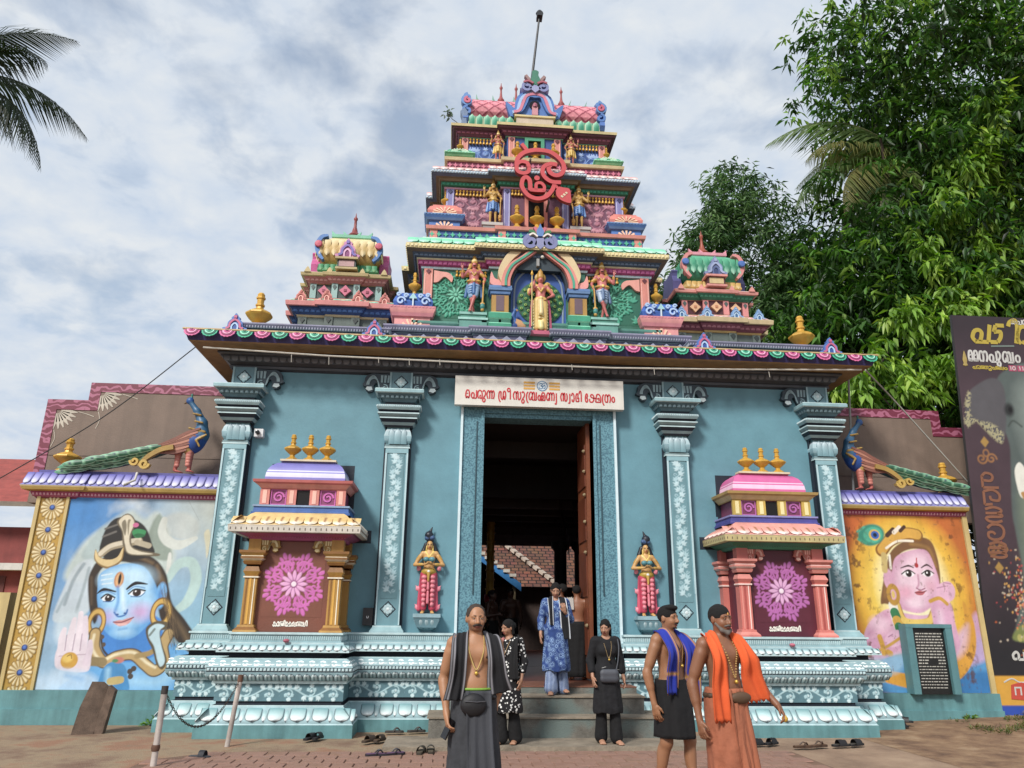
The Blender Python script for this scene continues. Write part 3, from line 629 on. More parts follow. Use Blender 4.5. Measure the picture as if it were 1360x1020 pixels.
MB().box(-1.62,1.72,-1.41,-.6,-.1,.285,stf).box(-1.64,1.74,-1.43,-.6,.285,.304,stm).build('step',ST)
MB().box(-1.34,1.34,-1.04,.1,.1,.51,stf).box(-1.36,1.36,-1.06,.1,.51,.528,stm).build('step',ST)
MB().box(-1.335,1.335,-.652,.2,.3,.61,stf).box(-1.338,1.338,-.66,.3,.612,.623,paint('8e5a44',.4,.3)).build('threshold',ST)
# sign over the door
SG=thing('name_board','white name board with red Malayalam lettering hung above the doorway','sign',(0,-.1,4.93))
MB().box(-1.43,1.43,-.12,.0,4.93,5.435,paint('d9d6cc',.4,.08,bump=0)).build('board',SG)
# ------------------------------------------------------------------ lettering drawn as strokes
GL={'e':[[(.2,0),(.02,.4),(.2,.9),(.5,1),(.8,.9),(.95,.4),(.75,0)],[(.2,0),(.45,.2),(.75,0)],[(.35,.62),(.5,.55)]],
'pa':[[(.25,.02),(.02,.25),(.1,.6),(.35,.68),(.55,.5),(.5,.05)],[(.2,.02),(1,.02)],[(1,.02),(1,1)]],
'ra':[[(.25,0),(0,.3),(.05,.8),(.4,1),(.85,.85),(1,.4),(.85,.05),(.55,.05),(.5,.3),(.65,.45)]],
'u':[[(.1,.85),(.4,1),(.8,.85),(.85,.5),(.3,.1),(.05,-.15),(.25,-.38),(.65,-.35),(.8,-.1),(.5,.08)]],
'nna':[[(.15,0),(0,.5),(.13,.95),(.3,.95),(.38,.6),(.38,0)],[(.38,.7),(.5,.97),(.63,.95),(.68,.6),(.68,0)],[(.68,.7),(.8,.97),(.95,.9),(1,.5),(.9,0)]],
'rp':[[(.8,1),(.3,.8),(.15,.3),(.35,-.1),(.8,-.35)]],
'sha':[[(0,.95),(0,.3),(.2,0),(.42,.1),(.5,.8),(.7,1),(.95,.85),(1,.4),(.85,.02),(.65,.1),(.65,.4)]],
'ii':[[(1,0),(1,.9),(.85,1.3),(.4,1.35),(.25,1.1),(.5,.95),(.8,1.05)]],
'sa':[[(.15,0),(0,.5),(.15,.95),(.35,.9),(.4,.5),(.4,0)],[(.4,.7),(.5,.97),(.63,.9),(.65,.2),(.78,0),(.95,.2),(1,.6),(.9,.98)]],
'ba':[[(.35,.45),(.25,.1),(.08,.1),(0,.5),(.15,.95),(.38,.95),(.46,.6),(.45,.02)],[(.46,.7),(.58,.97),(.72,.9),(.76,.5),(.76,.05)],[(.45,.02),(1,.02)],[(1,.02),(1,1)]],
'hma':[[(.12,0),(0,.35),(.15,.62),(.32,.5),(.32,.05)],[(.12,.02),(1,.02)],[(.55,.02),(.5,.6),(.65,.95),(.9,.9),(1,.5),(1,.02)],[(.55,.45),(.75,.6),(.75,.3),(.65,.1)]],
'Na':[[(.33,.35),(.2,.05),(.03,.2),(0,.6),(.15,.95),(.32,.9),(.38,.5),(.38,0)],[(.38,.7),(.5,.97),(.64,.9),(.68,.5),(.68,0)],[(.68,.7),(.8,.97),(.95,.9),(1,.5),(.95,0)]],
'ya':[[(.8,.95),(.8,-.2),(.5,-.4),(.1,-.3)]],'vp':[[(.9,.95),(.9,-.05),(.7,-.22),(.3,-.18)]],
'aa':[[(.1,.7),(.35,1),(.8,.9),(.95,.4),(.75,0),(.35,.05),(.3,.25)]],
'ma':[[(.1,.02),(1,.02)],[(.1,.02),(0,.6),(.3,.97),(.7,.9),(.65,.45),(.4,.4)],[(1,.02),(.95,.5)]],
'i':[[(1,0),(1,.9),(.8,1.3),(.4,1.2),(.3,.95)]],
'ee':[[(.5,.55),(.85,.7),(.75,.97),(.35,.95),(.05,.5),(.2,.08),(.6,0),(.9,.2),(.75,.45),(.45,.4)]],
'ksha':[[(.03,.4),(.06,.05),(.28,.02),(.4,.35),(.38,.8),(.2,.95),(.12,.7),(.35,.5),(.6,.5)],[(.6,.5),(.55,.02)],[(.55,.02),(1,.02)],[(.6,.5),(.68,.95),(.88,.95),(1,.6),(1,.02)],[(.68,.4),(.85,.5),(.85,.2)]],
'ka':[[(.03,.4),(.1,.05),(.4,.02),(.55,.35),(.5,.8),(.3,.95),(.2,.7),(.5,.5),(.85,.6),(1,.3),(.85,0),(.6,.1)]],
'tha':[[(.2,0),(0,.3),(.08,.88),(.35,.95),(.5,.6),(.45,.08),(.25,.1)],[(.5,.7),(.7,.97),(.95,.85),(1,.4),(.85,0)]],
'tta':[[(.95,.98),(.3,.98)],[(.3,.98),(.2,.6)],[(.2,.6),(.7,.62),(.75,.3),(.55,.03)],[(.55,.03),(0,.03)]],
'va':[[(.3,.1),(.05,.1),(0,.6),(.3,.95),(.5,.6),(.45,.02)],[(.45,.02),(1,.02)],[(1,.02),(.98,.95)]],
'anu':[[(.5,.05),(.15,.2),(.15,.55),(.5,.7),(.85,.55),(.85,.2),(.5,.05)]],
'o':[[(.3,.1),(.05,.3),(.1,.8),(.5,1),(.9,.8),(.95,.3),(.6,0),(.5,.3),(.7,.4)]],
'1':[[(.3,.8),(.6,1)],[(.6,1),(.6,0)]],'0':[[(.5,0),(.1,.3),(.1,.7),(.5,1),(.9,.7),(.9,.3),(.5,0)]]}
def write(b, items, y, z, H, w, m, t=.006, slant=0, dx=0):
    for g,x0,x1 in items:
        for st in GL[g]:
            P=[(dx+x0+(x1-x0)*p[0]+slant*p[1]*H, z+p[1]*H) for p in st]
            if len(P)>2: P,_=smooth(P,4)
            b.ribbon(P,w,y,t,m)
    return b
sgx=lambda q:-1.43+(q-25)*.002183
TXT=[('e',107,138),('pa',150,190),('ra',200,234),('u',236,262),('nna',270,326),('rp',358,378),('sha',378,414),('ii',420,450),('sa',473,531),('u',537,562),('rp',572,592),('ba',594,651),('hma',664,718),('Na',731,790),('ya',793,810),('sa',841,891),('vp',893,914),('aa',923,946),('ma',959,982),('i',978,1001),('ee',1032,1053),('ksha',1064,1153),('rp',1165,1183),('tha',1187,1230),('anu',1240,1265)]
red=paint('c4242c',.45,.05,bump=0)
write(MB(),[(g,sgx(a),sgx(c)) for g,a,c in TXT],-.126,5.045,.142,.021,red).build('lettering',SG)
b=MB(); ye=paint('d9a23a',.5,.1,bump=0)
for i in range(3):
    for s0,s1 in ((553,640),(752,835)): b.box(sgx(s0),sgx(s1),-.124,-.12,5.232+i*.052,5.266+i*.052,ye)
b.build('stripe_mark',SG)
b=MB(); bl=paint('3f6f9a',.5,.05,bump=0); cx,cz=sgx(697),5.30
b.ribbon([(cx+.085*math.cos(a*.2618),cz+.085*math.sin(a*.2618)) for a in range(24)],.012,-.125,.005,bl,closed=True); b.lathe([(.08,0),(.08,.002)],24,paint('c3d3dc',.5,.05,bump=0)).xf(Matrix.Identity(4))
b2=MB(); q,_=smooth([(-.05,.03),(-.02,.045),(.005,.03),(-.015,.005),(-.02,.0),(.01,-.02),(-.01,-.05),(-.045,-.045),(-.055,-.02)],4); b2.ribbon(q,.012,-.126,.005,bl); q,_=smooth([(-.015,.003),(.02,-.005),(.035,.02),(.05,-.005),(.045,-.04),(.02,-.045)],4); b2.ribbon(q,.012,-.126,.005,bl); q,_=smooth([(.01,.055),(.03,.045),(.05,.06)],4); b2.ribbon(q,.009,-.126,.005,bl)
b2.v=[(x+cx,y,z+cz) for x,y,z in b2.v]; b2.build('om_mark',SG)
dsk=MB().lathe([(.082,0),(.082,.003)],24,paint('c9d6dc',.5,.05,bump=0)).xf(Matrix.Rotation(R_(90),4,'X')).build('emblem_disc',SG,False,Matrix.Translation((cx,-.1205,cz)))
MB().ribbon([(cx+.085*math.cos(a*.2618),cz+.085*math.sin(a*.2618)) for a in range(24)],.012,-.125,.005,bl,closed=True).build('emblem_ring',SG)
# ------------------------------------------------------------------ the two offering shrines on the plinth
def kiosk(cx, label, body, pilm, pils, mold1, fascia, roofa, roofb, ledge, attic, atp, corn, roof, band, ros, text):
    K=thing('offering_shrine',label,'shrine',(cx,-.3,1.32),'offering shrines beside the doorway'); X=lambda q:cx+q
    hw=.62; P=rectpath(cx,hw,-.56,.15)
    b=MB().box(X(-hw),X(hw),-.55,.148,1.325,2.66,paint(body,.5,.12)); BD=b.build('body',K)
    # painted rosette on the front
    cv=Cv(.86,.92,105,body); r=.42; acanthus(cv,.43,.46,.47,ros[0],.05,8,.004)
    for a in range(4):
        an=math.pi/4+a*math.pi/2
        for s in (1,-1): cv.line(spiral(.43+math.cos(an+s*.25)*r*.62,.46+math.sin(an+s*.25)*r*.66,.1,.03,an+s*2.4,an-s*3.0,16),[.03]*10+[.02]*7,ros[0],h=.004)
    rosette(cv,.43,.46,.2,ros[1],ros[2],12,.006); cv.ell(.43,.46,.035,.035,'f0e0ea',h=.008)
    inst('flower_painting',cv.mesh('flower_painting'),K,Matrix.Translation((X(.0),-.553,1.53)))
    items=[('ka',0,.05),('aa',.057,.08),('Na',.088,.14),('i',.135,.16),('ka',.168,.212),('ka',.212,.25),('va',.258,.305),('nna',.313,.38),('va',.386,.43),('i',.43,.455)]
    write(MB(),[(g,X(-.24)+p*1.06,X(-.24)+q*1.06) for g,p,q in items],-.557,1.405,.058,.015,paint('efe9dc',.5,.05,bump=0)).build('lettering',K)
    for sx in (-1,1):
        for yf,side in ((-.63,0),(.0,1)):
            c0=X(sx*.60) if not side else X(sx*.63)
            b=MB(); w=.088; PR=rectpath(c0,w,yf,yf+.16)
            b.box(c0-w,c0+w,yf,yf+.16,1.33,2.64,paint(pilm,.5,.18))
            if not side:
                for k,(u,cw) in enumerate(((-.062,.02),(-.02,.03),(.045,.014))): b.box(c0+u,c0+u+cw,yf-.006,yf,1.43,2.06,paint(pils[k],.5,.1))
            pil=b.build('pilaster',K)
            MB().mold(PR,[(.075,1.323,pilm),(.07,1.35,pils[0]),(.03,1.39,pilm),(.025,1.42,pils[0]),(-.05,1.43,pilm)]).build('base',pil)
            MB().mold(PR,[(.0,2.06,pils[0]),(.02,2.07,pils[2]),(.02,2.09,pils[0]),(.0,2.1,pilm),(.03,2.16,pils[0]),(.0,2.23,pils[2]),(.0,2.25,pils[0]),(.03,2.26,pils[0]),(.045,2.3,pilm),(.03,2.31,pils[2]),(.075,2.34,pils[0]),(.075,2.37,pils[2]),(.06,2.38,pilm),(.10,2.42,pils[0]),(.10,2.455,pilm),(-.05,2.46,pilm)]).build('capital',pil)
        bm=brkG[0] if sx<0 else brkG[1]
        inst('bracket',bm,K,Matrix.Translation((X(sx*.51),-.6,2.44)) @ Matrix.Scale(.6,4))
    b=MB(); b.mold(P,[(.0,2.6,mold1[0]),(.06,2.61,mold1[1]),(.09,2.65,mold1[0]),(.11,2.655,mold1[1]),(.20,2.695,mold1[0]),(.24,2.7,fascia),(.32,2.705,fascia),(.33,2.79,fascia),(.335,2.80,roofb),(.32,2.805,roofa),(.2,2.865,roofa),(.08,2.99,roofa),(.03,3.02,roofa)]); b.box(X(-.6),X(.6),-.54,.14,2.6,3.0,mold1[0]); EVK=b.build('eave',K)
    pm=petal('roof_petal',.2,.2,.03,roofa,roofa,roofb,edge=None,vein='9a6a40'); row('roof_petal',pm,P,.315,2.808,.2,EVK,R_(-50))
    beads('dash_row',P,.328,2.75,.075,.012,.035,.005,paint('6a5a50',.6,.1),EVK); beads('dentil_row',P,.1,2.665,.04,.02,.03,.01,paint(mold1[2],.5,.1),EVK)
    MB().mold(rectpath(cx,.66,-.5,.15),[(.07,3.0,ledge[0]),(.07,3.035,ledge[1]),(.05,3.04,ledge[0]),(.04,3.11,ledge[1]),(.06,3.115,ledge[1]),(.06,3.14,ledge[1]),(-.3,3.15,ledge[1])]).box(X(-.65),X(.65),-.49,.14,2.9,3.1,ledge[0]).build('ledge',K)
    A=MB().box(X(-.6),X(.6),-.46,.14,3.14,3.4,paint(attic,.5,.1)); A.box(X(-.1),X(.1),-.475,-.459,3.16,3.37,paint('0c0a0c',.8,0)); A=A.build('attic',K)  # near-black front panel paints the shade of an opening
    for u in (-.57,-.17,.17,.57): MB().box(X(u-.07),X(u+.07),-.5,-.45,3.151,3.385,paint(atp[0],.5,.15)).box(X(u-.03),X(u+.03),-.506,-.5,3.17,3.37,paint(atp[1],.5,.1)).build('pier',A)
    for u in (-.37,.37):
        m=MB().ribbon(spiral(0,0,.085,.02,0,9,22),.025,-.012,.02,paint(ros[0],.5,.1)); m.ribbon([(x*.11,z*.11) for x,z in ((1,1),(-1,1),(-1,-1),(1,-1))],.016,-.01,.02,paint(ros[0],.5,.1),closed=True); m.build('swirl_panel',A,False,Matrix.Translation((X(u),-.462,3.268)))
    MB().mold(rectpath(cx,.6,-.46,.15),[(.03,3.385,corn[0]),(.04,3.40,corn[1]),(.1,3.46,corn[0]),(.14,3.48,corn[0]),(.15,3.52,corn[1]),(.02,3.53,corn[1])]).build('attic_cornice',K)
    # barrel roof, hipped ends, with two painted bands
    v=[];c=[];prof=[(.0,0),(.0,.05),(-.01,.12),(-.03,.18),(-.07,.24),(-.13,.29),(-.22,.325)]
    ca,cb=np.array(lin(roof)),np.array(lin(band)); pts=[]
    RO=MB()
    for k,(o,z) in enumerate(prof): pts.append((o+.02,3.53+z,paint(band if k in(1,) else roof,.42,.1,bump=.1)))
    pts.insert(3,(.002,3.672,paint(band,.42,.1,bump=.1))); pts.insert(4,(-.004,3.69,paint(roof,.42,.1,bump=.1)))
    RO.mold(rectpath(cx,.585,-.45,.15),pts); RO.box(X(-.42),X(.42),-.3,.148,3.6,3.856,paint(roof,.42,.1,bump=.1)); RO.box(X(-.43),X(.43),-.36,-.18,3.856,3.885,paint('d8c9a8',.5,.1)).build('barrel_roof',K,30)
    for u in (-.27,0,.27): pot('finial_pot',K,X(u),-.27,3.885,.41,.27,8)
    # dark outline painted as a shadow on the wall behind the shrine
    MB().box(X(-.69),X(.69),.146,.1495,3.2,3.54,NAVY).box(X(-1.0),X(1.0),.1462,.1496,2.66,2.86,NAVY).box(X(-.66),X(.66),.1464,.1497,1.33,3.9,NAVY).build('painted_shadow',K)
    return K
brkG=[bracket_mesh('bracket',('a57f35','e2cf94','e6d7a0'))]; brkG.append(mirror_mesh(brkG[0],'bracket'))
kiosk(-3.68,'offering shrine with lilac barrel roof and brown front left of the doorway','7c4735','b98a35',('8e5f22','d9a437','f3e8cd'),('7d2f57','a84c7c','d58fb4'),'d9d2c4','e0bd78','f6efe0',('2f5fa8','8fa9c9'),'8c3f68',('d98478','f0b9a8'),('c9706c','e39a8e'),'7f7cc4','cfd0ec',('cf67b4','e8a9d6','8c3f78'),'')
brkG=[bracket_mesh('bracket',('c56a5c','f0c0b0','f2b7a6'))]; brkG.append(mirror_mesh(brkG[0],'bracket'))
kiosk(3.68,'offering shrine with bright pink barrel roof and maroon front right of the doorway','5d1f31','d4756a',('e08c80','b04f48','f6d8cf'),('235f4c','3d8a6c','6fb89a'),'cdbd82','e39a8c','f8e6dd',('4a4796','9290c8'),'7a3a58',('c9a944','efe0a0'),('b99a55','d9c58a'),'d3619c','f2bfdc',('b765ab','dfa9d2','7c3a72'),'')
# small fittings on the wall
LB=thing('letter_slot_box','small black metal box with a white mark fixed to the teal wall','wall box',(-2.64,.1,1.5))
MB().box(-2.72,-2.57,.06,.149,1.42,1.68,paint('25262a',.35,.1)).build('case',LB); MB().ribbon([(-2.66,1.56),(-2.655,1.53),(-2.635,1.53),(-2.63,1.56)],.008,.055,.006,paint('e8e8e8',.4,0)).build('mark',LB)
CM=thing('security_camera','small white security camera on the wall beside the left corner pilaster','camera',(-4.55,.1,4.4))
MB().box(-4.66,-4.52,.03,.15,4.32,4.45,paint('d8dadb',.4,.1)).lathe([(.045,0),(.045,.05),(.03,.055)],12,paint('1a1a1c',.2,0)).build('housing',CM) if 0 else MB().box(-4.66,-4.52,.03,.149,4.32,4.45,paint('d8dadb',.4,.1)).build('housing',CM)
MB().lathe([(.035,0),(.035,.05),(.02,.055)],12,paint('17181a',.2,0)).xf(Matrix.Rotation(R_(90),4,'X')).build('lens',CM,40,Matrix.Translation((-4.6,.03,4.385))); MB().tube([(-4.66,.1,4.42),(-4.72,.1,4.5),(-4.73,.12,4.56)],.01,paint('1b1c1e',.5,0),6).build('cable',CM)
# ------------------------------------------------------------------ gopuram: three storeys and a barrel roof
T = thing('gopuram_tower','tall painted gopuram tower of three storeys crowned by a pink lattice barrel roof','tower',(0,2.2,6.2))
def plan(hw,yf,yb,cw,cp,sp=.14,sl=.95):
    h=[(-hw,yb),(-hw,yb-sl),(-hw-sp,yb-sl),(-hw-sp,yf+sl),(-hw,yf+sl),(-hw,yf),(-cw,yf),(-cw,yf-cp)]; return h+mir(h)
def relief(name,w,h,bg,fg,hi,kind,res=105,seed=1):
    cv=Cv(w,h,res,bg); cv.noise(.15,.1,seed)
    if kind=='ac': acanthus(cv,w*.42,h*.5,min(w,h)*.52,fg,.05,8,.018); rosette(cv,w*.42,h*.5,.16,hi,bg,10,.022); [leaf(cv,x,y,.16,.05,a,fg,.015,4) for x,y,a in ((.06,.06,.8),(w-.06,.06,2.3),(.06,h-.06,-.8),(w-.06,h-.06,-2.3),(w*.86,h*.5,1.5))]
    else:
        n=max(1,int(round(h/.3)))
        for i in range(n):
            scroll(cv,(0,h*(i+.5)/n),(w,h*(i+.5)/n),h/n*.42,max(2,int(w/.22)),fg,.02,.012,hi)
    return cv.mesh(name)
def tier(P,prof,name,parent=T):
    return MB().mold(P,prof).build(name,parent)
bellm=MB().lathe([(.022,0),(.03,.02),(.02,.05),(.008,.06),(.008,.075),(.022,.09),(.024,.11),(.01,.125)],8,goldm()).mesh('bell',40)
def fringe(x0,x1,y,z,parent):
    n=max(2,int(round(abs(x1-x0)/.068)))
    for i in range(n): inst('bell',bellm,parent,Matrix.Translation((x0+(x1-x0)*(i+.5)/n,y,z)))
def pier(name,x0,x1,y,z0,z1,c,c2,parent,dia=True):
    b=MB().box(x0,x1,y-.03,y+.02,z0,z1,paint(c,.5,.15)); b.box(x0+.012,x0+.028,y-.036,y-.03,z0,z1-.1,paint(c2,.5,.1)).box(x1-.028,x1-.012,y-.036,y-.03,z0,z1-.1,paint(c2,.5,.1))
    if dia: m=(x0+x1)/2; b.prism([(m-.045,z1-.05),(m,z1-.11),(m+.045,z1-.05),(m,z1-.01)],y-.045,y-.03,paint('6a2f3a' if c!='8684bc' else '3c3a66',.5,.1))
    return b.build(name,parent)
def tile(name,w,h,d,c1,c2,e=None): return petal(name,w,h,d,c1,c1,c2,edge=e)
core=MB(); core.box(-2.04,2.04,.3,4.0,6.1,8.2,'55605c').box(-1.66,1.66,.65,3.7,8.1,9.9,'5c4a50').box(-1.45,1.45,.95,3.4,9.8,11.2,'4a4a60').build('core',T)
# --- storey 1
P1=plan(2.08,.25,4.1,.86,.12); W1=paint('2f6f5c',.55,.2)
S1=tier(P1,[(.16,6.15,'3f6a62'),(.16,6.36,'7fb0a8'),(.12,6.38,'4f8f80'),(.12,6.44,'86c0b4'),(.15,6.46,'4f8f80'),(.15,6.5,'9ad0c4'),(.02,6.51,W1),(.0,6.56,W1),(.0,7.56,'9fc3d6'),(.035,7.565,'bcd6e2'),(.04,7.6,MAG),(.06,7.61,'a8427f'),(.10,7.70,'d9cfa8'),(.12,7.71,'d9cfa8'),(.12,7.73,'33455c'),(.13,7.74,'3d5670'),(.19,7.80,'46546a'),(.2,7.81,'6a6050'),(.28,7.83,'5a5244'),(.30,7.835,CREAM),(.31,7.90,CREAM),(.31,7.925,MINT),(.28,7.935,MINT),(.14,8.05,MINT),(.05,8.17,'c9e8d4'),(.03,8.2,'c9e8d4'),(-.1,8.22,MINT)],'storey')
beads('bead_row',P1,.305,7.88,.07,.06,.06,.016,paint('e2d4a2',.5,.1),S1); beads('carved_row',P1,.16,7.77,.08,.07,.04,.012,paint('6d86a6',.5,.1),S1); beads('petal_row',P1,.085,7.655,.085,.075,.07,.012,paint('c45f9a',.5,.1),S1)
row('roof_tile',tile('roof_tile',.19,.3,.02,'7ad6ac','bdeed4'),P1,.3,7.94,.19,S1,R_(-46),front_only=True)
gp=relief('green_panel',1.02,.9,'1f6650','3fa183','6cc3a4','ac')
for s in (-1,1):
    pier('corner_pier',s*2.06,s*1.9,.245,6.56,7.56,'d8887a','efb3a4',S1) if s<0 else pier('corner_pier',1.9,2.06,.245,6.56,7.56,'d8887a','efb3a4',S1)
    inst('relief_panel',gp,S1,Matrix.Translation((s*1.39,.246,6.62)) @ Matrix.Diagonal((-s,1,1,1)) if s<0 else Matrix.Translation((1.39,.246,6.62)))
    a,_=smooth([(s*1.88,7.52),(s*1.75,7.5),(s*1.62,7.48),(s*1.54,7.4),(s*1.56,7.3),(s*1.62,7.36),(s*1.7,7.4),(s*1.8,7.3),(s*1.88,7.28)],4); MB().prism(a if s>0 else a[::-1],.19,.25,paint('e39c8e',.5,.15)).build('leaf_bracket',S1)
    fringe(s*1.5,s*.92,.215,7.42,S1)
    MB().box(s*1.40,s*.92,-.02,.26,6.36,6.5,'5f9c90').box(s*1.42,s*.90,-.04,.26,6.5,6.54,'9ccfc4').box(s*1.38,s*.94,-.01,.26,6.54,6.6,'4f8f80').box(s*1.4,s*.92,-.03,.26,6.6,6.645,'86bdb2').build('pedestal',S1)
    # arch pier
    b=MB(); R=rectpath(s*.695,.15,-.06,.2)
    b.mold(R,[(.05,6.3,GRN),(.05,6.42,'8fe0bd'),(.03,6.44,'2a7a62'),(.03,6.5,'8fe0bd'),(.05,6.52,GRN),(.05,6.62,'8fe0bd'),(.0,6.65,'b58a3c'),(.0,6.97,'35588c'),(.02,6.99,'5f86bc'),(.03,7.03,'35588c'),(.05,7.05,'6d93c4'),(.06,7.09,'35588c'),(.05,7.1,'5f86bc'),(.05,7.14,'5f86bc'),(-.2,7.145,'5f86bc')])
    b.box(s*.695-.07,s*.695+.07,-.068,-.06,6.67,6.96,paint('6b5560',.5,.1)).box(s*.695-.02,s*.695+.02,-.09,-.05,6.44,6.5,'173f34').build('arch_pier',S1)
# arch bands and niche
def band(o,w,y,t,c,name):
    pts=[(-.5-o,7.13),(-.49-o,7.3),(-.4-o*.9,7.53),(-.22-o*.55,7.71),(0,7.86+o*.75)]; q,_=smooth(pts,7); q=q+[(-x,z) for x,z in q[-2::-1]]
    MB().ribbon(q,w,y,t,paint(c,.5,.15)).build(name,S1)
NB=MB().prism([(-.5,6.34),(.5,6.34),(.49,7.3),(.4,7.53),(.22,7.71),(0,7.86),(-.22,7.71),(-.4,7.53),(-.49,7.3)],.115,.15,paint('2f5aa6',.5,.1)).build('niche_back',S1); MB().prism([(-.5,7.3),(.5,7.3),(.45,7.6),(.24,7.8),(0,7.96),(-.24,7.8),(-.45,7.6)],.118,.2,paint('1f2c34',.5,.1)).prism([(-.4,7.5),(.4,7.5),(.24,7.72),(0,7.9),(-.24,7.72)],-.03,.116,paint('2a3a44',.5,.1)).build('niche_crown',S1)
q,_=smooth([(-.43,6.34),(-.43,7.15),(-.34,7.42),(-.15,7.58),(0,7.62)],6); q=q+[(-x,z) for x,z in q[-2::-1]]; MB().ribbon(q,.03,.095,.03,'8aa0b4').build('niche_rim',S1)
band(.02,.09,-.02,.16,'25343c','arch_soffit'); band(.06,.07,-.12,.26,'d9847a','arch_band'); band(.105,.04,-.14,.28,'3fa486','arch_band'); band(.15,.06,-.13,.27,'dd8a7e','arch_band'); 
for s in (-1,1):
    b=MB(); q,w=smooth([(s*.66,7.2),(s*.69,7.42),(s*.56,7.68),(s*.42,7.82),(s*.3,7.9)],6,[.03,.1,.14,.13,.08]); b.ribbon(q,w,-.1,.22,paint('d9c294',.5,.15))
    q,_=smooth([(s*.64,7.15),(s*.8,7.16),(s*.88,7.22),(s*.86,7.42),(s*.8,7.3),(s*.72,7.27)],4,None); b.build('arch_flank',S1); MB().prism(q if s>0 else q[::-1],-.06,.1,paint('e59a92',.5,.12)).build('arch_leaf',S1)
b=MB()   # lion-face keystone: grey volutes and a leafy crown
for s in (-1,1):
    b.ribbon(spiral(s*.17,7.98,.13,.03,math.pi*.5 if s<0 else math.pi*.5,math.pi*.5+s*(-1)*-8.4 if 0 else math.pi*.5-s*8.4,26),.07,-.2,.2,paint('7a7fae',.5,.12),side=paint('4c5080',.5,.1)); b.ribbon(smooth([(s*.05,8.08),(s*.13,8.14),(s*.2,8.1)],4)[0],.03,-.22,.1,paint('e6dcd4',.5,.1)); b.ribbon(smooth([(s*.06,8.1),(s*.12,8.2),(s*.2,8.22)],4,[.05,.05,.01])[0],.05,-.17,.12,paint('3f7a4a',.5,.1)); b.ribbon(smooth([(s*.03,8.14),(s*.08,8.26),(s*.1,8.3)],4)[0],.05,-.17,.12,paint('c8687c',.5,.1))
b.prism([(-.05,8.1),(.05,8.1),(.07,8.2),(.03,8.28),(0,8.36),(-.03,8.28),(-.07,8.2)],-.2,-.05,paint('5b84c0',.5,.1)); b.prism([(-.1,7.93),(0,7.84),(.1,7.93),(.06,8.06),(-.06,8.06)],-.2,0,paint('8c90b8',.5,.1)); b.build('keystone',S1)
LP=thing('niche_lamp','small grey lamp hanging at the crown of the deity niche','lamp',(-.03,-.1,7.6))
MB().box(-.055,-.005,-.1,-.02,7.56,7.7,paint('9a9a98',.4,.1)).build('housing',LP); MB().lathe([(.0,-.03),(.025,-.02),(.035,0),(.025,.025),(.0,.035)],10,paint('d8d2c8',.3,.1)).build('globe',LP,60,Matrix.Translation((.05,-.1,7.73)))
# --- base of storey 2
def baseband(P,z0,c_l,c_b,c_p,c_m,name,ledge,pitch):
    B=tier(P,[(.0,z0-.02,c_l),(.02,z0,c_l),(.02,z0+.03,c_b),(.0,z0+.035,c_b),(.0,z0+.22,ledge),(.05,z0+.225,ledge),(.06,z0+.29,ledge),(-.4,z0+.3,ledge)],name)
    m=MB(); w=.05; m.prism([(-w,0),(-w*.35,-w*.35),(0,-w*1.2),(w*.35,-w*.35),(w,0),(w*.35,w*.35),(0,w*1.2),(-w*.35,w*.35)],-.015,.0,paint(c_m,.5,.12)); me=m.mesh('quatrefoil')
    row('quatrefoil',me,P,.004,z0+.128,pitch,B,front_only=True); return B
P2b=plan(2.02,.36,3.95,.74,.1)
B2=baseband(P2b,8.21,'e8d9c0','2d5b9c','','3fb08c','storey_base','d98a7c',.125)
for x in (-1.93,-.66,.66,1.93): MB().box(x-.07,x+.07,(.26 if abs(x)<1 else .36)-.014,(.26 if abs(x)<1 else .36)+.02,8.247,8.428,paint('d9887c',.5,.15)).build('post',B2)
# --- storey 2
P2=plan(1.74,.62,3.8,.66,.12); W2=paint('6d4058',.55,.2)
S2=tier(P2,[(.08,8.45,'8a7f86'),(.08,8.6,'b5a8ac'),(.02,8.62,W2),(.0,8.64,W2),(.0,9.46,'c98aa8'),(.03,9.465,'d9a2bc'),(.035,9.5,'1f6a54'),(.06,9.51,'257a60'),(.10,9.58,'6d5a48'),(.13,9.585,'8a7658'),(.15,9.63,'7a6c58'),(.2,9.635,'5a6888'),(.26,9.66,'4a5878'),(.28,9.665,'9db6cc'),(.29,9.72,'e8d6d0'),(.27,9.73,'e9c9c4'),(.14,9.84,'e9d2cc'),(.05,9.93,'e9d2cc'),(-.1,9.95,'c8b4ae')],'storey')
beads('bead_row',P2,.285,9.695,.055,.045,.045,.012,paint('c6d6e2',.5,.1),S2); beads('petal_row',P2,.082,9.545,.075,.065,.055,.012,paint('38a080',.5,.1),S2)
row('roof_tile',tile('roof_tile',.15,.26,.02,'dfa9a4','f6efe9'),P2,.275,9.735,.15,S2,R_(-46),front_only=True)
mp=relief('mauve_panel',.72,.68,'70435a','a96c80','c48a98','sc')
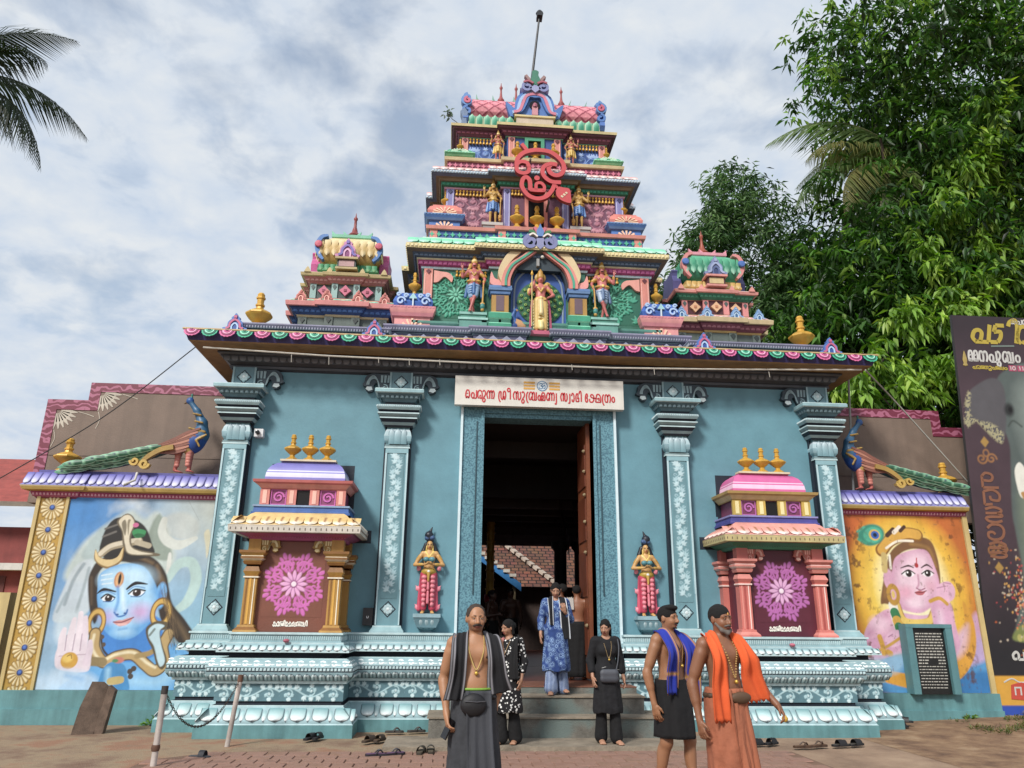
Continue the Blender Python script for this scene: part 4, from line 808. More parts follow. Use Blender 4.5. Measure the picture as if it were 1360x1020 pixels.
for s in (-1,1):
    x0,x1=(-1.73,-1.58) if s<0 else (1.58,1.73); pier('corner_pier',x0,x1,.615,8.64,9.46,'8684bc','c3c2e2',S2)
    x0,x1=(-.63,-.5) if s<0 else (.5,.63); pier('inner_pier',x0,x1,.495,8.64,9.46,'8684bc','c3c2e2',S2)
    inst('relief_panel',mp,S2,Matrix.Translation((s*1.21,.614,8.66)) @ Matrix.Diagonal((s,1,1,1)) if s>0 else Matrix.Translation((-1.21,.614,8.66)))
    fringe(s*1.56,s*.9,.585,9.32,S2); fringe(s*.49,s*.24,.47,9.32,S2)
    MB().box(s*1.02,s*.66,.38,.62,8.5,8.6,'8d8a8a').box(s*1.04,s*.64,.36,.62,8.6,8.66,'b9b4b0').build('pedestal',S2)
    MB().box(s*.22,s*.15,.46,.51,8.62,9.44,paint('dd8a7e',.5,.12)).build('door_post',S2)
MB().box(-.15,.15,.485,.52,8.62,9.44,paint('0e0b0e',.9,0)).build('opening_shade',S2)  # near-black panel paints the shade inside the doorway; nothing is hollowed
for x in (-.38,0.0,.38): pot('finial_pot',S2,x,.33,8.52,.5,.3,8)
# --- storey 3
P3b=plan(1.74,.68,3.65,.63,.1)
B3=baseband(P3b,9.93,'a9c0a0','8c3f5a','','d0708a','storey_base','cbb888',.11)
P3=plan(1.48,.92,3.5,.56,.12); W3=paint('35589c',.55,.15)
S3=tier(P3,[(.05,10.2,'c9c0a0'),(.05,10.24,W3),(.0,10.25,W3),(.0,10.86,'7fbf9a'),(.03,10.865,'7fbf9a'),(.03,10.88,'6a3a4e'),(.05,10.885,'74405a'),(.12,10.97,'5c3446'),(.17,10.98,'6b4050'),(.19,11.01,'3b2830'),(.21,11.015,CREAM),(.22,11.07,'d9cda0'),(.2,11.085,'d9cda0'),(-.1,11.1,'b9ae88')],'storey')
beads('carved_row',P3,.1,10.94,.09,.07,.04,.012,paint('a8607a',.5,.1),S3)
bpn=relief('blue_panel',.72,.42,'2d4f94','6f93d0','9db8e4','sc')
for s in (-1,1):
    x0,x1=(-1.47,-1.34) if s<0 else (1.34,1.47); pier('corner_pier',x0,x1,.915,10.25,10.86,'d98c80','efb8aa',S3)
    x0,x1=(-.53,-.4) if s<0 else (.4,.53); pier('inner_pier',x0,x1,.795,10.25,10.86,'d98c80','efb8aa',S3)
    inst('relief_panel',bpn,S3,Matrix.Translation((s*.98,.914,10.26))); fringe(s*1.33,s*.85,.885,10.72,S3)
    MB().box(s*.2,s*.13,.75,.81,10.25,10.84,paint('3f9a74',.5,.12)).build('door_post',S3)
MB().box(-.2,.2,.752,.81,10.79,10.85,paint('3f9a74',.5,.12)).build('door_head',S3); MB().box(-.13,.13,.79,.82,10.24,10.79,paint('0e0b0e',.9,0)).build('opening_shade',S3)  # the black slab's colour stands for shade within the door frame
for x in (-.36,0.0,.36): pot('finial_pot',S3,x,.6,10.23,.4,.26,8)
# corner kutas of each storey
def kuta(x,y,hw,z,h1,h2,cb,cc,cd,cr,hp,flat=False):
    k=MB(); R=[(x-hw,y+2*hw),(x-hw,y),(x+hw,y),(x+hw,y+2*hw)]
    k.mold(R,[(-.04,z,cb),(-.04,z+h1*.6,cc),(.0,z+h1*.62,cc),(.02,z+h1*.75,cb),(.05,z+h1*.9,cc),(.05,z+h1,cc),(-.02,z+h1+.01,cd),(-.0,z+h1+h2*.35,cd),(-.04,z+h1+h2*.7,cd),(-.12,z+h1+h2,cd)]); k.box(x-hw+.1,x+hw-.1,y+.1,y+2*hw,z,z+h1+h2,cd)
    K=k.build('corner_kuta',T,30)
    beads('bead_row',R,.045,z+h1*.95,.06,.05,.03,.012,paint(cc,.5,.1),K)
    f=MB()
    if flat:
        for i in range(9): a=math.pi*i/8; f.ribbon([(x+.04*math.cos(a),z+h1+.03+.03*math.sin(a)),(x+hw*.7*math.cos(a),z+h1+.03+h2*.5*math.sin(a))],[.008,.022],y-.012,.05,paint(cr,.5,.1))
    else:
        for s in (-1,1):
            for (dx,dz,r) in ((.22,.1,.1),(.13,.2,.05),(.26,.22,.045)): f.ribbon(spiral(x+s*dx*hw/.36,z+h1+dz*h2/.3,r*.8,r*.2,0,7,16),.03,y-.03,.05,paint(cr,.5,.1))
        f.prism([(x-.07,z+h1+.15),(x+.07,z+h1+.15),(x,z+h1+.26)],y-.03,y+.04,paint('9fd0d8',.5,.1)); f.box(x-.012,x+.012,y-.03,y+.04,z+h1+.01,z+h1+.15,paint('cfe0ea',.5,.1))
    f.build('carved_face',K); 
    fan=MB()
    for i in range(7): a=math.pi*(i+.5)/7; fan.ribbon([(x,z+.02),(x+hw*.6*math.cos(a),z+.02+h1*.5*math.sin(a))],[.012,.04],y+.02,.04,paint('f0c8a8',.5,.1))
    fan.build('fan_relief',K)
    pot('finial_pot',K,x,y+hw*.7,z+h1+h2,hp,hp*.5,8)
for s in (-1,1):
    kuta(s*2.22,.08,.35,6.28,.46,.3,'e59a98','d88a94','3a6ac0','a9c6ee',.47)
    kuta(s*1.74,.42,.33,8.5,.3,.26,'4a7ac0','5f86b8','dd8478','f4d2b0',.38,True)
    kuta(s*1.5,.72,.25,10.2,.18,.14,'5fbf94','8fdab4','4fae86','c9e8c9',.3,True)
# --- barrel roof
bp=[(1.05,11.08,'5'),(.86,11.12,'g'),(.80,11.2,'g'),(.84,11.36,'g'),(.90,11.40,'p'),(.85,11.5,'p'),(.86,11.62,'p'),(.92,11.76,'p'),(1.02,11.9,'p'),(1.16,12.02,'p'),(1.34,12.11,'p'),(1.6,12.17,'p'),(2.2,12.18,'p'),(2.8,12.17,'p'),(3.1,12.1,'p'),(3.3,11.9,'p'),(3.42,11.6,'p'),(3.4,11.1,'p')]
fine=[]; 
for (a,b_) in zip(bp,bp[1:]):
    n=6 if a[2]=='p' and a[0]<1.7 else 2
    for k in range(n): t=k/n; fine.append((a[0]+(b_[0]-a[0])*t,a[1]+(b_[1]-a[1])*t,a[2]))
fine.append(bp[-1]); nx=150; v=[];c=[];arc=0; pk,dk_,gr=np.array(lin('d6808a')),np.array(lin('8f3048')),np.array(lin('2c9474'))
for j,(y,z,k) in enumerate(fine):
    if j: arc+=math.hypot(y-fine[j-1][0],z-fine[j-1][1])
    for i in range(nx+1):
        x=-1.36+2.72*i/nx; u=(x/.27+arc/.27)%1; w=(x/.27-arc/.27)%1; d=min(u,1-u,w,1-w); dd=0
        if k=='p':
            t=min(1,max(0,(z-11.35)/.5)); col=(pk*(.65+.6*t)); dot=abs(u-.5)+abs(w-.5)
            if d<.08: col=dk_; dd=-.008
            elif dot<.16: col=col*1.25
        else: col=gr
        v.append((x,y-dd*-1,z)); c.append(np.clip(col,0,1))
f=[[j*(nx+1)+i,j*(nx+1)+i+1,(j+1)*(nx+1)+i+1,(j+1)*(nx+1)+i] for j in range(len(fine)-1) for i in range(nx)]
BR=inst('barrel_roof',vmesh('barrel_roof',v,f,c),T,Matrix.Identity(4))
gpet=petal('lotus_petal',.15,.26,.04,'1f7a60','2f9c7a','9ad8b8',edge='c9d8b0',tipup=True); row('lotus_petal',gpet,[(-1.36,.8),(-.42,.8)],.0,11.1,.15,BR); row('lotus_petal',gpet,[(.42,.8),(1.36,.8)],0,11.1,.15,BR)
for s in (-1,1):   # gable horseshoes closing the ends
    pr=[(y-.06 if y<2 else y+.06,z+.05) for y,z,_ in bp]; b=MB(); x0,x1=(s*1.36,s*1.46); b.prism(pr,min(x0,x1),max(x0,x1),paint('4a72b8',.5,.12),ax='x')
    for k,(yy,zz,r,cc) in enumerate(((.82,11.68,.13,'5f8cc8'),(.8,11.68,.07,'c8607c'),(.82,11.45,.1,'4f7cc0'),(.86,11.3,.07,'5f8cc8'),(1.0,11.92,.08,'5f8cc8'))): b.ribbon(spiral(s*1.38,zz,r,r*.25,math.pi/2,math.pi/2-s*7,16),.05,yy-.06,.14,paint(cc,.5,.12))
    b.build('gable',BR)
    for x in (.35,.8,1.15): MB().prism([(s*x-.06,12.0),(s*x+.06,12.0),(s*x+.02*s,12.14),(s*x+.05*s,12.24)] if s>0 else [(s*x-.06,12.0),(s*x+.06,12.0),(s*x+.02*s,12.14),(s*x+.05*s,12.24)],1.25,1.33,paint('7fb49a',.5,.15)).build('ridge_leaf',BR)
spk=[(.12,0),(.13,.03),(.09,.05),(.1,.08),(.07,.11),(.075,.14),(.05,.18),(.03,.24),(.022,.34),(.02,.42),(.035,.45),(.035,.48),(.015,.51),(.004,.6)]
for i,x in enumerate((-.66,-.33,0,.33,.66)): MB().lathe(spk,12,paint('a04a48',.45,.15)).build('spire_finial',BR,40,Matrix.Translation((x,1.45,12.13)))
# central horseshoe gable on the barrel
N0=MB(); bl,pkk,lb=paint('4f7cc0',.5,.12),paint('d07c92',.5,.12),paint('9fc0e6',.5,.12)
NM=N0.box(-.42,.42,.66,1.1,11.07,11.12,CREAM).box(-.38,.38,.7,1.1,11.12,11.3,'c9b9a0').box(-.42,.42,.67,1.1,11.3,11.34,CREAM).build('front_gable',BR)
out=[(-.5,11.34),(-.54,11.45),(-.6,11.68),(-.5,11.62),(-.42,11.55),(-.4,11.7),(-.34,11.86),(-.22,11.98),(-.3,12.05),(-.1,12.03),(0,12.1),(.1,12.03),(.3,12.05),(.22,11.98),(.34,11.86),(.4,11.7),(.42,11.55),(.5,11.62),(.6,11.68),(.54,11.45),(.5,11.34)]
MB().prism(smooth(out,3)[0][::-1],.74,1.1,bl).build('back_slab',NM)
for o,w,y,m in ((.0,.06,.68,lb),(.07,.06,.66,pkk),(.13,.05,.67,bl)):
    q,_=smooth([(-.46+o*.4,11.4),(-.36+o*.6,11.44),(-.32+o,11.62),(-.24+o*.9,11.8),(0,11.93-o),(.24-o*.9,11.8),(.32-o,11.62),(.36-o*.6,11.44),(.46-o*.4,11.4)],5); MB().ribbon(q,w,y,.1,m).build('gable_band',NM)
MB().lathe([(.11,0),(.11,.02)],16,paint('0f1420',.9,0)).xf(Matrix.Rotation(R_(90),4,'X')).build('opening_shade',NM,False,Matrix.Translation((0,.735,11.62)))  # black disc coloured as the shade inside the gable hole
MB().box(-.06,.06,.68,.74,11.36,11.56,paint('c98a94',.5,.1)).lathe([(.05,0),(.06,.05),(.03,.1)],8,'b86a80',(0,.7,11.55)).build('small_figure',NM)
b=MB()
for s in (-1,1):
    b.ribbon(spiral(s*.16,12.0,.11,.03,math.pi/2,math.pi/2-s*7.5,22),.055,.62,.14,paint('7f88b8',.5,.12)); b.ribbon(smooth([(s*.04,12.08),(s*.14,12.13),(s*.24,12.1)],4,[.05,.05,.02])[0],.04,.6,.1,paint('b05a6a',.5,.1)); b.ribbon(smooth([(s*.05,12.12),(s*.14,12.22),(s*.2,12.3)],4,[.06,.06,.01])[0],.06,.64,.1,paint('9a7a78',.5,.1))
b.prism([(-.12,11.97),(0,11.86),(.12,11.97),(0,12.06)],.62,.8,paint('9ca2cc',.5,.1)); b.prism(smooth([(-.05,12.05),(.05,12.05),(.1,12.18),(.06,12.3),(.07,12.38),(0,12.42),(-.07,12.38),(-.06,12.3),(-.1,12.18)],3)[0],.62,.76,paint('3a8068',.5,.1)); b.build('crest',NM)
MB().prism([(-1.5,11.1),(-1.38,11.1),(-1.4,11.25),(-1.36,11.38),(-1.44,11.5),(-1.52,11.4),(-1.47,11.25)],.75,.95,paint('6f86a8',.5,.2)).build('corner_figure',T)
# bare pole above the crest
PO=thing('roof_pole','thin dark pole leaning above the tower crest with a small lamp head','pole',(.0,1.6,12.1))
MB().tube([(.0,1.6,12.1),(.03,1.6,13.0),(.2,1.58,14.75)],[.035,.03,.022],paint('1d1f23',.5,.1),8).build('shaft',PO); MB().tube([(.06,1.6,12.2),(.07,1.6,13.1)],.015,paint('26282c',.5,.1),6).build('stay',PO)
MB().box(.14,.27,1.5,1.72,14.72,14.82,paint('2a2c30',.4,.1)).lathe([(.06,0),(.09,.05),(.05,.12),(.02,.14)],10,paint('2e3036',.4,.1),(.205,1.6,14.8)).build('lamp_head',PO)
# ------------------------------------------------------------------ corner shrines
def cshrine(cx,s,label,pal):
    K=thing('corner_shrine',label,'shrine',(cx,1.4,6.2),'corner shrines on the gateway roof'); X=lambda q:cx+q
    def pl(hw,yf,cw,cp): h=[(-hw,2.6),(-hw,1.9),(-hw-.1,1.9),(-hw-.1,yf+.5),(-hw,yf+.5),(-hw,yf),(-cw,yf),(-cw,yf-cp)]; return [(cx+a,b) for a,b in h+mir(h)]
    A=pl(.8,.75,.28,.06); body=paint(pal['body'],.6,.2)
    B=MB().mold(A,[(.0,6.1,body),(.0,6.73,pal['l1']),(.02,6.735,pal['l1']),(.03,6.77,pal['b1'])]+[(.05,6.78,pal['b1']),(.13,6.87,pal['b1d']),(.16,6.885,pal['f1']),(.2,6.89,pal['f1']),(.21,6.97,pal['f1']),(.19,6.985,pal['s1']),(.05,7.06,pal['s1']),(-.05,7.1,pal['s1'])]).build('lower_storey',K)
    for u in (-.72,-.24,.24,.72):
        y=.75-(.06 if abs(u)<.3 else 0); m=X(u); MB().box(m-.075,m+.075,y-.025,y+.01,6.15,6.73,body).prism([(m-.05,6.68),(m,6.6),(m+.05,6.68),(m,6.72)],y-.04,y-.02,paint('2c3634',.5,.1)).build('pier',B)
    beads('carved_row',A,.095,6.83,.09,.08,.06,.012,paint(pal['c1'],.5,.1),B)
    Bp=pl(.66,.85,.25,.05)
    row('roof_block',tile('roof_block',.2,.12,.02,pal['s1'],pal['s1b']),A,.18,6.99,.26,B,R_(-60),front_only=True)
    for u in (-.75,-.28,.28,.75): inst('antefix',pal['af'],B,Matrix.Translation((X(u),.75-(.06 if abs(u)<.3 else 0)-.17,6.985)) @ Matrix.Scale(.85,4))
    C=MB().mold(Bp,[(.06,7.05,pal['l2']),(.06,7.12,pal['f1']),(.03,7.14,pal['w2']),(.0,7.16,pal['w2']),(.0,7.44,pal['f2']),(.02,7.445,pal['b2']),(.04,7.46,pal['b2']),(.12,7.55,pal['f2']),(.16,7.555,pal['f2']),(.17,7.61,pal['f2']),(.14,7.625,pal['s2']),(.0,7.7,pal['s2']),(-.1,7.72,pal['s2'])]).build('upper_storey',K)
    for u in (-.6,-.2,.2,.6):
        y=.85-(.05 if abs(u)<.3 else 0); m=X(u); MB().box(m-.055,m+.055,y-.025,y+.01,7.15,7.44,paint(pal['p2'],.5,.15)).prism([(m-.04,7.38),(m,7.31),(m+.04,7.38),(m,7.42)],y-.035,y-.02,paint('4a5a58',.5,.1)).build('pier',C)
    for u in (-.4,0,.4):
        y=.85-(.05 if abs(u)<.3 else 0); m=X(u); b=MB(); dp=[(m+.11*(1 if k%2==0 else .7)*math.cos(k*math.pi/4),7.3+.11*(1 if k%2==0 else .62)*math.sin(k*math.pi/4)) for k in range(8)]; b.prism(dp,y-.05,y,paint(pal['d2'],.5,.12)).build('diamond',C); MB().box(m-.025,m+.025,y-.062,y-.05,7.275,7.325,paint(pal['d2b'],.5,.1)).build('diamond_boss',C)
    beads('carved_row',Bp,.08,7.505,.08,.07,.05,.012,paint(pal['c2'],.5,.1),C)
    for u in (-.7,-.3,.3,.7): MB().prism([(X(u)-.06,7.61),(X(u)+.06,7.61),(X(u)+.03,7.68),(X(u),7.72),(X(u)-.03,7.68)],.66,.72,paint(pal['f2'],.5,.12)).build('antefix',C)
    # neck and square dome
    D=MB(); Dp=[(cx-.5,2.0),(cx-.5,.86),(cx+.5,.86),(cx+.5,2.0)]
    D.mold(Dp,[(.02,7.68,pal['n']),(.06,7.72,pal['n']),(.03,7.84,pal['nb']),(-.05,7.88,pal['dm']),(.03,7.94,pal['dm']),(.1,8.06,pal['dm']),(.11,8.16,pal['dm']),(.06,8.3,pal['dm2']),(-.04,8.42,pal['dm2']),(-.14,8.5,pal['t']),(-.12,8.52,pal['t']),(-.12,8.58,pal['t']),(-.5,8.66,pal['t'])]); D=D.build('dome',K,30)
    pm=petal('dome_petal',.13,.34,.025,pal['dm2'],pal['dm'],pal['dmh'],tipup=False); row('dome_petal',pm,Dp,.1,8.0,.14,D,R_(-3)); row('neck_petal',petal('neck_petal',.1,.13,.02,pal['n'],pal['n'],pal['nb']),Dp,.05,7.72,.11,D)
    for sx in (-1,1):
        b=MB(); m=X(sx*.52)
        b.ribbon(smooth([(m-sx*.12,8.42),(m,8.38),(m+sx*.07,8.2),(m+sx*.02,8.02),(m-sx*.06,7.92)],5)[0],[.04+.045*math.sin(math.pi*i/20) for i in range(21)],.74,.12,paint(pal['k'],.5,.12))
        b.build('corner_scroll',D)
        MB().lathe([(.075,0),(.06,.03),(.02,.035)],12,paint(pal['kr'],.5,.12)).xf(Matrix.Rotation(R_(90),4,'X')).build('scroll_boss',D,40,Matrix.Translation((m+sx*.04,.72,8.22)))
        b=MB(); b.prism(smooth([(1.08,7.74),(1.72,7.74),(1.76,7.95),(1.68,8.1),(1.7,8.22),(1.4,8.17),(1.1,8.22),(1.12,8.1),(1.04,7.95)],3)[0],min(X(sx*.56),X(sx*.73)),max(X(sx*.56),X(sx*.73)),paint(pal['sn'],.5,.15),ax='x').build('side_gable',D)
    N=MB().box(X(-.2),X(.2),.62,.9,7.68,7.72,pal['f2']).box(X(-.17),X(.17),.65,.9,7.72,7.88,pal['w2']).box(X(-.14),X(.14),.64,.66,7.74,7.86,pal['gb']).box(X(-.21),X(.21),.6,.9,7.88,7.92,pal['f2']).build('front_gable',D)
    inst('crest',pal['nf'],N,Matrix.Translation((cx,.64,7.92)) @ Matrix.Diagonal((1.35,1.3,1.5,1)))
    for u in (-.34,-.12,.12,.34): MB().prism([(X(u)-.04,8.58),(X(u)+.04,8.58),(X(u)+.05*np.sign(u),8.66)],1.0,1.05,paint(pal['t'],.5,.1)).build('ridge_leaf',D)
    MB().lathe([(.15,0),(.16,.05),(.11,.08),(.13,.12),(.09,.17),(.06,.2),(.05,.26),(.03,.32),(.025,.46),(.04,.49),(.04,.52),(.015,.55),(.003,.64)],12,paint(pal['sp'],.45,.15)).build('spire_finial',D,40,Matrix.Translation((cx,1.3,8.6)))
AF1=antefix('antefix','d98a80','a8524a','b8635a','f0b0a0'); AF2=antefix('antefix','6f9cc8','3f6a9a','8fb0d8','b9d4ea'); NF1=antefix('crest','cf86b4','8a3a78','7a6ab8','e8b4d4'); NF2=antefix('crest','7f8cb4','3a4a78','9aa8cc','5a6a98')
cshrine(-3.52,-1,'corner shrine with yellow petalled dome and pink lower cornice on the left of the roof',dict(body='5d6a64',l1='c9b88a',b1='2f5490',b1d='26406e',f1='d98a86',s1='a9dcc4',s1b='8ad0b4',c1='4a78b8',l2='d9b088',w2='3f4c4a',f2='c3ae76',b2='c87a78',p2='8fb0ac',d2='cf6a86',d2b='8a2f4a',c2='d99a94',s2='e0c9a8',n='2f8a58',nb='8fc08a',dm='c4a256',dm2='e0cf9a',dmh='f0e2b4',t='7ac4a4',k='4a7ec0',kr='c8546c',sn='c85a98',gb='c9a0a0',sp='94403c',af=AF1,nf=NF1))
cshrine(3.52,1,'corner shrine with green petalled dome and cream lower cornice on the right of the roof',dict(body='5d6a64',l1='c9a860',b1='8a4a5c',b1d='6a3446',f1='c6b286',s1='ecdcd4',s1b='e8a8a8',c1='b0707c',l2='d98a86',w2='5a2f38',f2='dd948a',b2='2a7a5c',p2='dd8c8a',d2='dcae84',d2b='b87a54',c2='3f9a76',s2='e8d4cc',n='c6a050',nb='e6d6a0',dm='2f8a68',dm2='4fae86',dmh='a6dcc0',t='dd94a4',k='d98c88',kr='4a72b8',sn='5a5690',gb='d8c088',sp='a04c34',af=AF2,nf=NF2))
# ------------------------------------------------------------------ red Om emblem in front of storey 2
OM=thing('om_emblem','large red Om emblem with spear blade mounted across the tower storeys','emblem',(0,.1,9.5))
ox=lambda p:[((a-469)*.00141+.01,10.15-(b_-71)*.0016) for a,b_ in p]
rd=paint('c9474c',.45,.08,bump=.05); rs=paint('8e2630',.5,.1); b=MB(); ow=.085
def ostroke(p,w=ow,n=6,dy=0): q,_=smooth(ox(p),n); b.ribbon(q,w,.02+dy,.09,rd,side=rs)
ostroke([(330,370),(300,310),(220,300),(165,350),(180,430),(255,455),(320,430),(335,370)],.075); ostroke([(165,350),(175,260),(250,180),(350,140),(470,125),(620,145),(740,225),(800,320),(780,420),(700,460),(620,430),(595,360),(640,310),(710,315)],dy=.002); ostroke([(640,300),(545,340),(510,410),(540,490),(630,550),(760,555)],.08,dy=-.003)
ostroke([(680,560),(640,660),(560,750),(440,785),(320,745),(240,640),(245,545),(290,505),(340,550),(350,680)],.08,dy=.004); ostroke([(340,670),(440,675),(545,670)],.075,dy=.006); ostroke([(530,680),(535,620),(490,575),(430,590),(425,660)],.06,dy=.001); ostroke([(230,50),(265,90),(300,135)],.07,dy=.005); ostroke([(690,600),(720,635),(760,680)],.05,dy=.007)
b.prism(smooth(ox([(690,665),(700,740),(770,800),(885,825),(890,740),(870,640),(790,625),(730,615)][::1]),4)[0],.012,.1,rd,side=rs); c0=ox([(437,512)])[0]; b.prism([(c0[0]+.052*math.cos(k*math.pi/8),c0[1]+.052*math.sin(k*math.pi/8)) for k in range(16)],.02,.11,rd,side=rs)
b.build('letter',OM); b=MB()
for p in ([(755,740),(785,755)],[(785,715),(815,730)],[(815,690),(840,705)]): b.ribbon(ox(p),.035,.004,.01,paint('d9c9a8',.5,.1))
b.build('sticker',OM); MB().tube([(-.15,.1,9.9),(-.15,.62,9.9)],.02,paint('4a4a4a',.5,.1),6).tube([(.2,.1,9.0),(.2,.5,9.0)],.02,paint('4a4a4a',.5,.1),6).build('mounting',OM)
# ------------------------------------------------------------------ figures
def hand(S, w, d, n, side, curl, skin, k=.004):
    """w wrist, d direction of the fingers, n palm normal (fingers curl towards it), side = +1/-1 thumb side along d x n"""
    w=np.array(w,float); d=np.array(d,float)/np.linalg.norm(d); n=np.array(n,float); n=n-d*(n@d); n/=np.linalg.norm(n); t=np.cross(n,d)
    R=np.stack([t,n,d],1); S.ell(w+d*.045,(.037,.016,.052),skin,.012,R); S.cone(w-d*.01,w+d*.03,.021,.022,skin,.015)
    for i,(o,L) in enumerate(((-.03,.062),(-.0105,.074),(.0105,.08),(.03,.072))):
        o*=side; p=w+d*.085+t*o; dd=d+t*o*3.0; a=curl*.5; q=p+(dd*math.cos(a)+n*math.sin(a))*L*.5; a=curl*1.35; r=q+(dd*math.cos(a)+n*math.sin(a))*L*.5
        S.chain([p-d*.02,p,q,r],[.0095,.0095,.0088,.0065],skin,k)
    p=w+d*.025+t*side*.03; q=p+(d*.75+t*side*.6+n*.25)*.036; r=q+(d*.95+t*side*.15+n*(.2+curl*.25))*.034; S.chain([p-t*side*.012,p,q,r],[.013,.0125,.0105,.007],skin,k)
def foot(S, a, d, skin):
    a=np.array(a,float); d=np.array([d[0],d[1],0.]); d/=np.linalg.norm(d); t=np.array([-d[1],d[0],0])
    S.cone(a+d*-.035+[0,0,-.03],a+[0,0,.02],.03,.033,skin,.02); S.cone(a+[0,0,-.015],a+d*.12+[0,0,-.048],.034,.022,skin,.025,); S.cone(a+d*.06+t*.02+[0,0,-.045],a+d*.135+t*.022+[0,0,-.055],.024,.016,skin,.02); S.cone(a+d*.06-t*.02+[0,0,-.045],a+d*.13-t*.02+[0,0,-.055],.024,.015,skin,.02)
    for i,o in enumerate((-.034,-.018,0,.018,.034)): S.cone(a+d*.13+t*o+[0,0,-.058],a+d*(.165-abs(o)*.5)+t*o*1.05+[0,0,-.062],.0105,.009,skin,.004)
def head(S, skin, lip, yaw, pitch, tilt=0, fem=False, c=(0,-.01,1.44), k=.014, jaw=None):
    H=Sdf(k); s=.94 if fem else 1.05; jaw=jaw or skin
    H.ell((0,.015,.115),(.072*s,.09,.085),skin); H.ell((0,-.015,.055),(.06*s,.066,.062),jaw,.03); H.ell((0,-.052,.02),(.03*s,.024,.02),jaw,.02)
    for q in (-1,1):
        H.ell((q*.03,-.052,.062),(.024,.024,.022),skin,.02); H.ell((q*.073*s,.012,.083),(.008,.02,.03),skin,.006); H.ell((q*.0295,-.079,.097),(.017,.016,.0105),skin,.008,sub=1); H.ell((q*.03,-.062,.0955),(.0145,.0145,.0115),skin,.003)
    H.cone((-.042,-.066,.113),(.042,-.066,.113),.0105,.0105,skin,.012); H.cone((0,-.078,.1),(0,-.1,.066),.009,.0125,skin,.008); H.ell((0,-.09,.061),(.019,.012,.0085),skin,.006)
    H.ell((0,-.083,.037),(.021,.009,.0055),lip,.004); H.ell((0,-.081,.0285),(.018,.009,.0058),lip,.004)
    R=rotm('Z',yaw)@rotm('X',pitch)@rotm('Y',tilt); c=np.array(c,float); H.move((R*1.0,c)); 
    S.p+=H.p; return R,c
def human(pose, skin, lip=None, fem=False, belly=0.0, hands=True, feet=True):
    S=Sdf(.03); P=pose; lip=lip or skin; f=.92 if fem else 1
    S.ell((0,.0,1.23),(.152*f,.1,.17),skin,.05); S.ell((0,-.012-belly*.4,1.03),(.132*f+belly*.3,.098+belly*.5,.16),skin,.06); S.ell((0,.0,.91),(.15,.112,.12),skin,.05)
    S.cone((-.155*f,.005,1.345),(.155*f,.005,1.345),.052,.052,skin,.05); S.cone((0,.012,1.34),(0,.0,1.465),.056*f,.05*f,skin,.04)
    if not fem:
        for q in (-1,1): S.ell((q*.07,-.075,1.265),(.075,.035,.055),skin,.04); S.ell((q*.088,-.107,1.245),(.011,.009,.011),'4a2c20',.002)
    else:
        for q in (-1,1): S.ell((q*.068,-.085,1.21),(.058,.052,.058),skin,.03)
    for q,s in ((-1,'a'),(1,'b')):
        sh=np.array(P.get('s'+s,(q*.178*f,.005,1.335))); e=np.array(P['e'+s],float); w=np.array(P['w'+s],float)
        S.cone(sh,e,.05*f,.037*f,skin,.035); S.cone(sh+(e-sh)*.25+[0,-.008,0],sh+(e-sh)*.7,.045*f,.04*f,skin,.03); S.cone(e,w,.039*f,.025*f,skin,.02); S.cone(e+(w-e)*.12,e+(w-e)*.45,.041*f,.035*f,skin,.02)
        if hands: hand(S,w,P.get('d'+s,(w-e)),P.get('n'+s,(-q,.1,0)),P.get('t'+s,q if P.get('n'+s) is None else 1),P.get('c'+s,.6),skin)
        h=np.array((q*.085,0,.9)); kn=np.array(P.get('k'+s,(q*.095,-.02,.48)),float); an=np.array(P.get('f'+s,(q*.1,.02,.075)),float)
        S.cone(h,kn,.088,.054,skin,.04); S.cone(kn,an,.05,.033,skin,.025); S.ell(kn+(an-kn)*.3+[0,.02,0],(.042,.045,.11),skin,.03)
        if feet: foot(S,an,P.get('q'+s,(q*.15,-1)),skin)
    R,c=head(S,skin,lip,P.get('yaw',0),P.get('pitch',0),P.get('tilt',0),fem,jaw=P.get('jaw')); return S,R,c
def scl(M,s): return M @ Matrix.Diagonal((s,s,s,1))
STM=vpaint(.45,.2,.1,60)
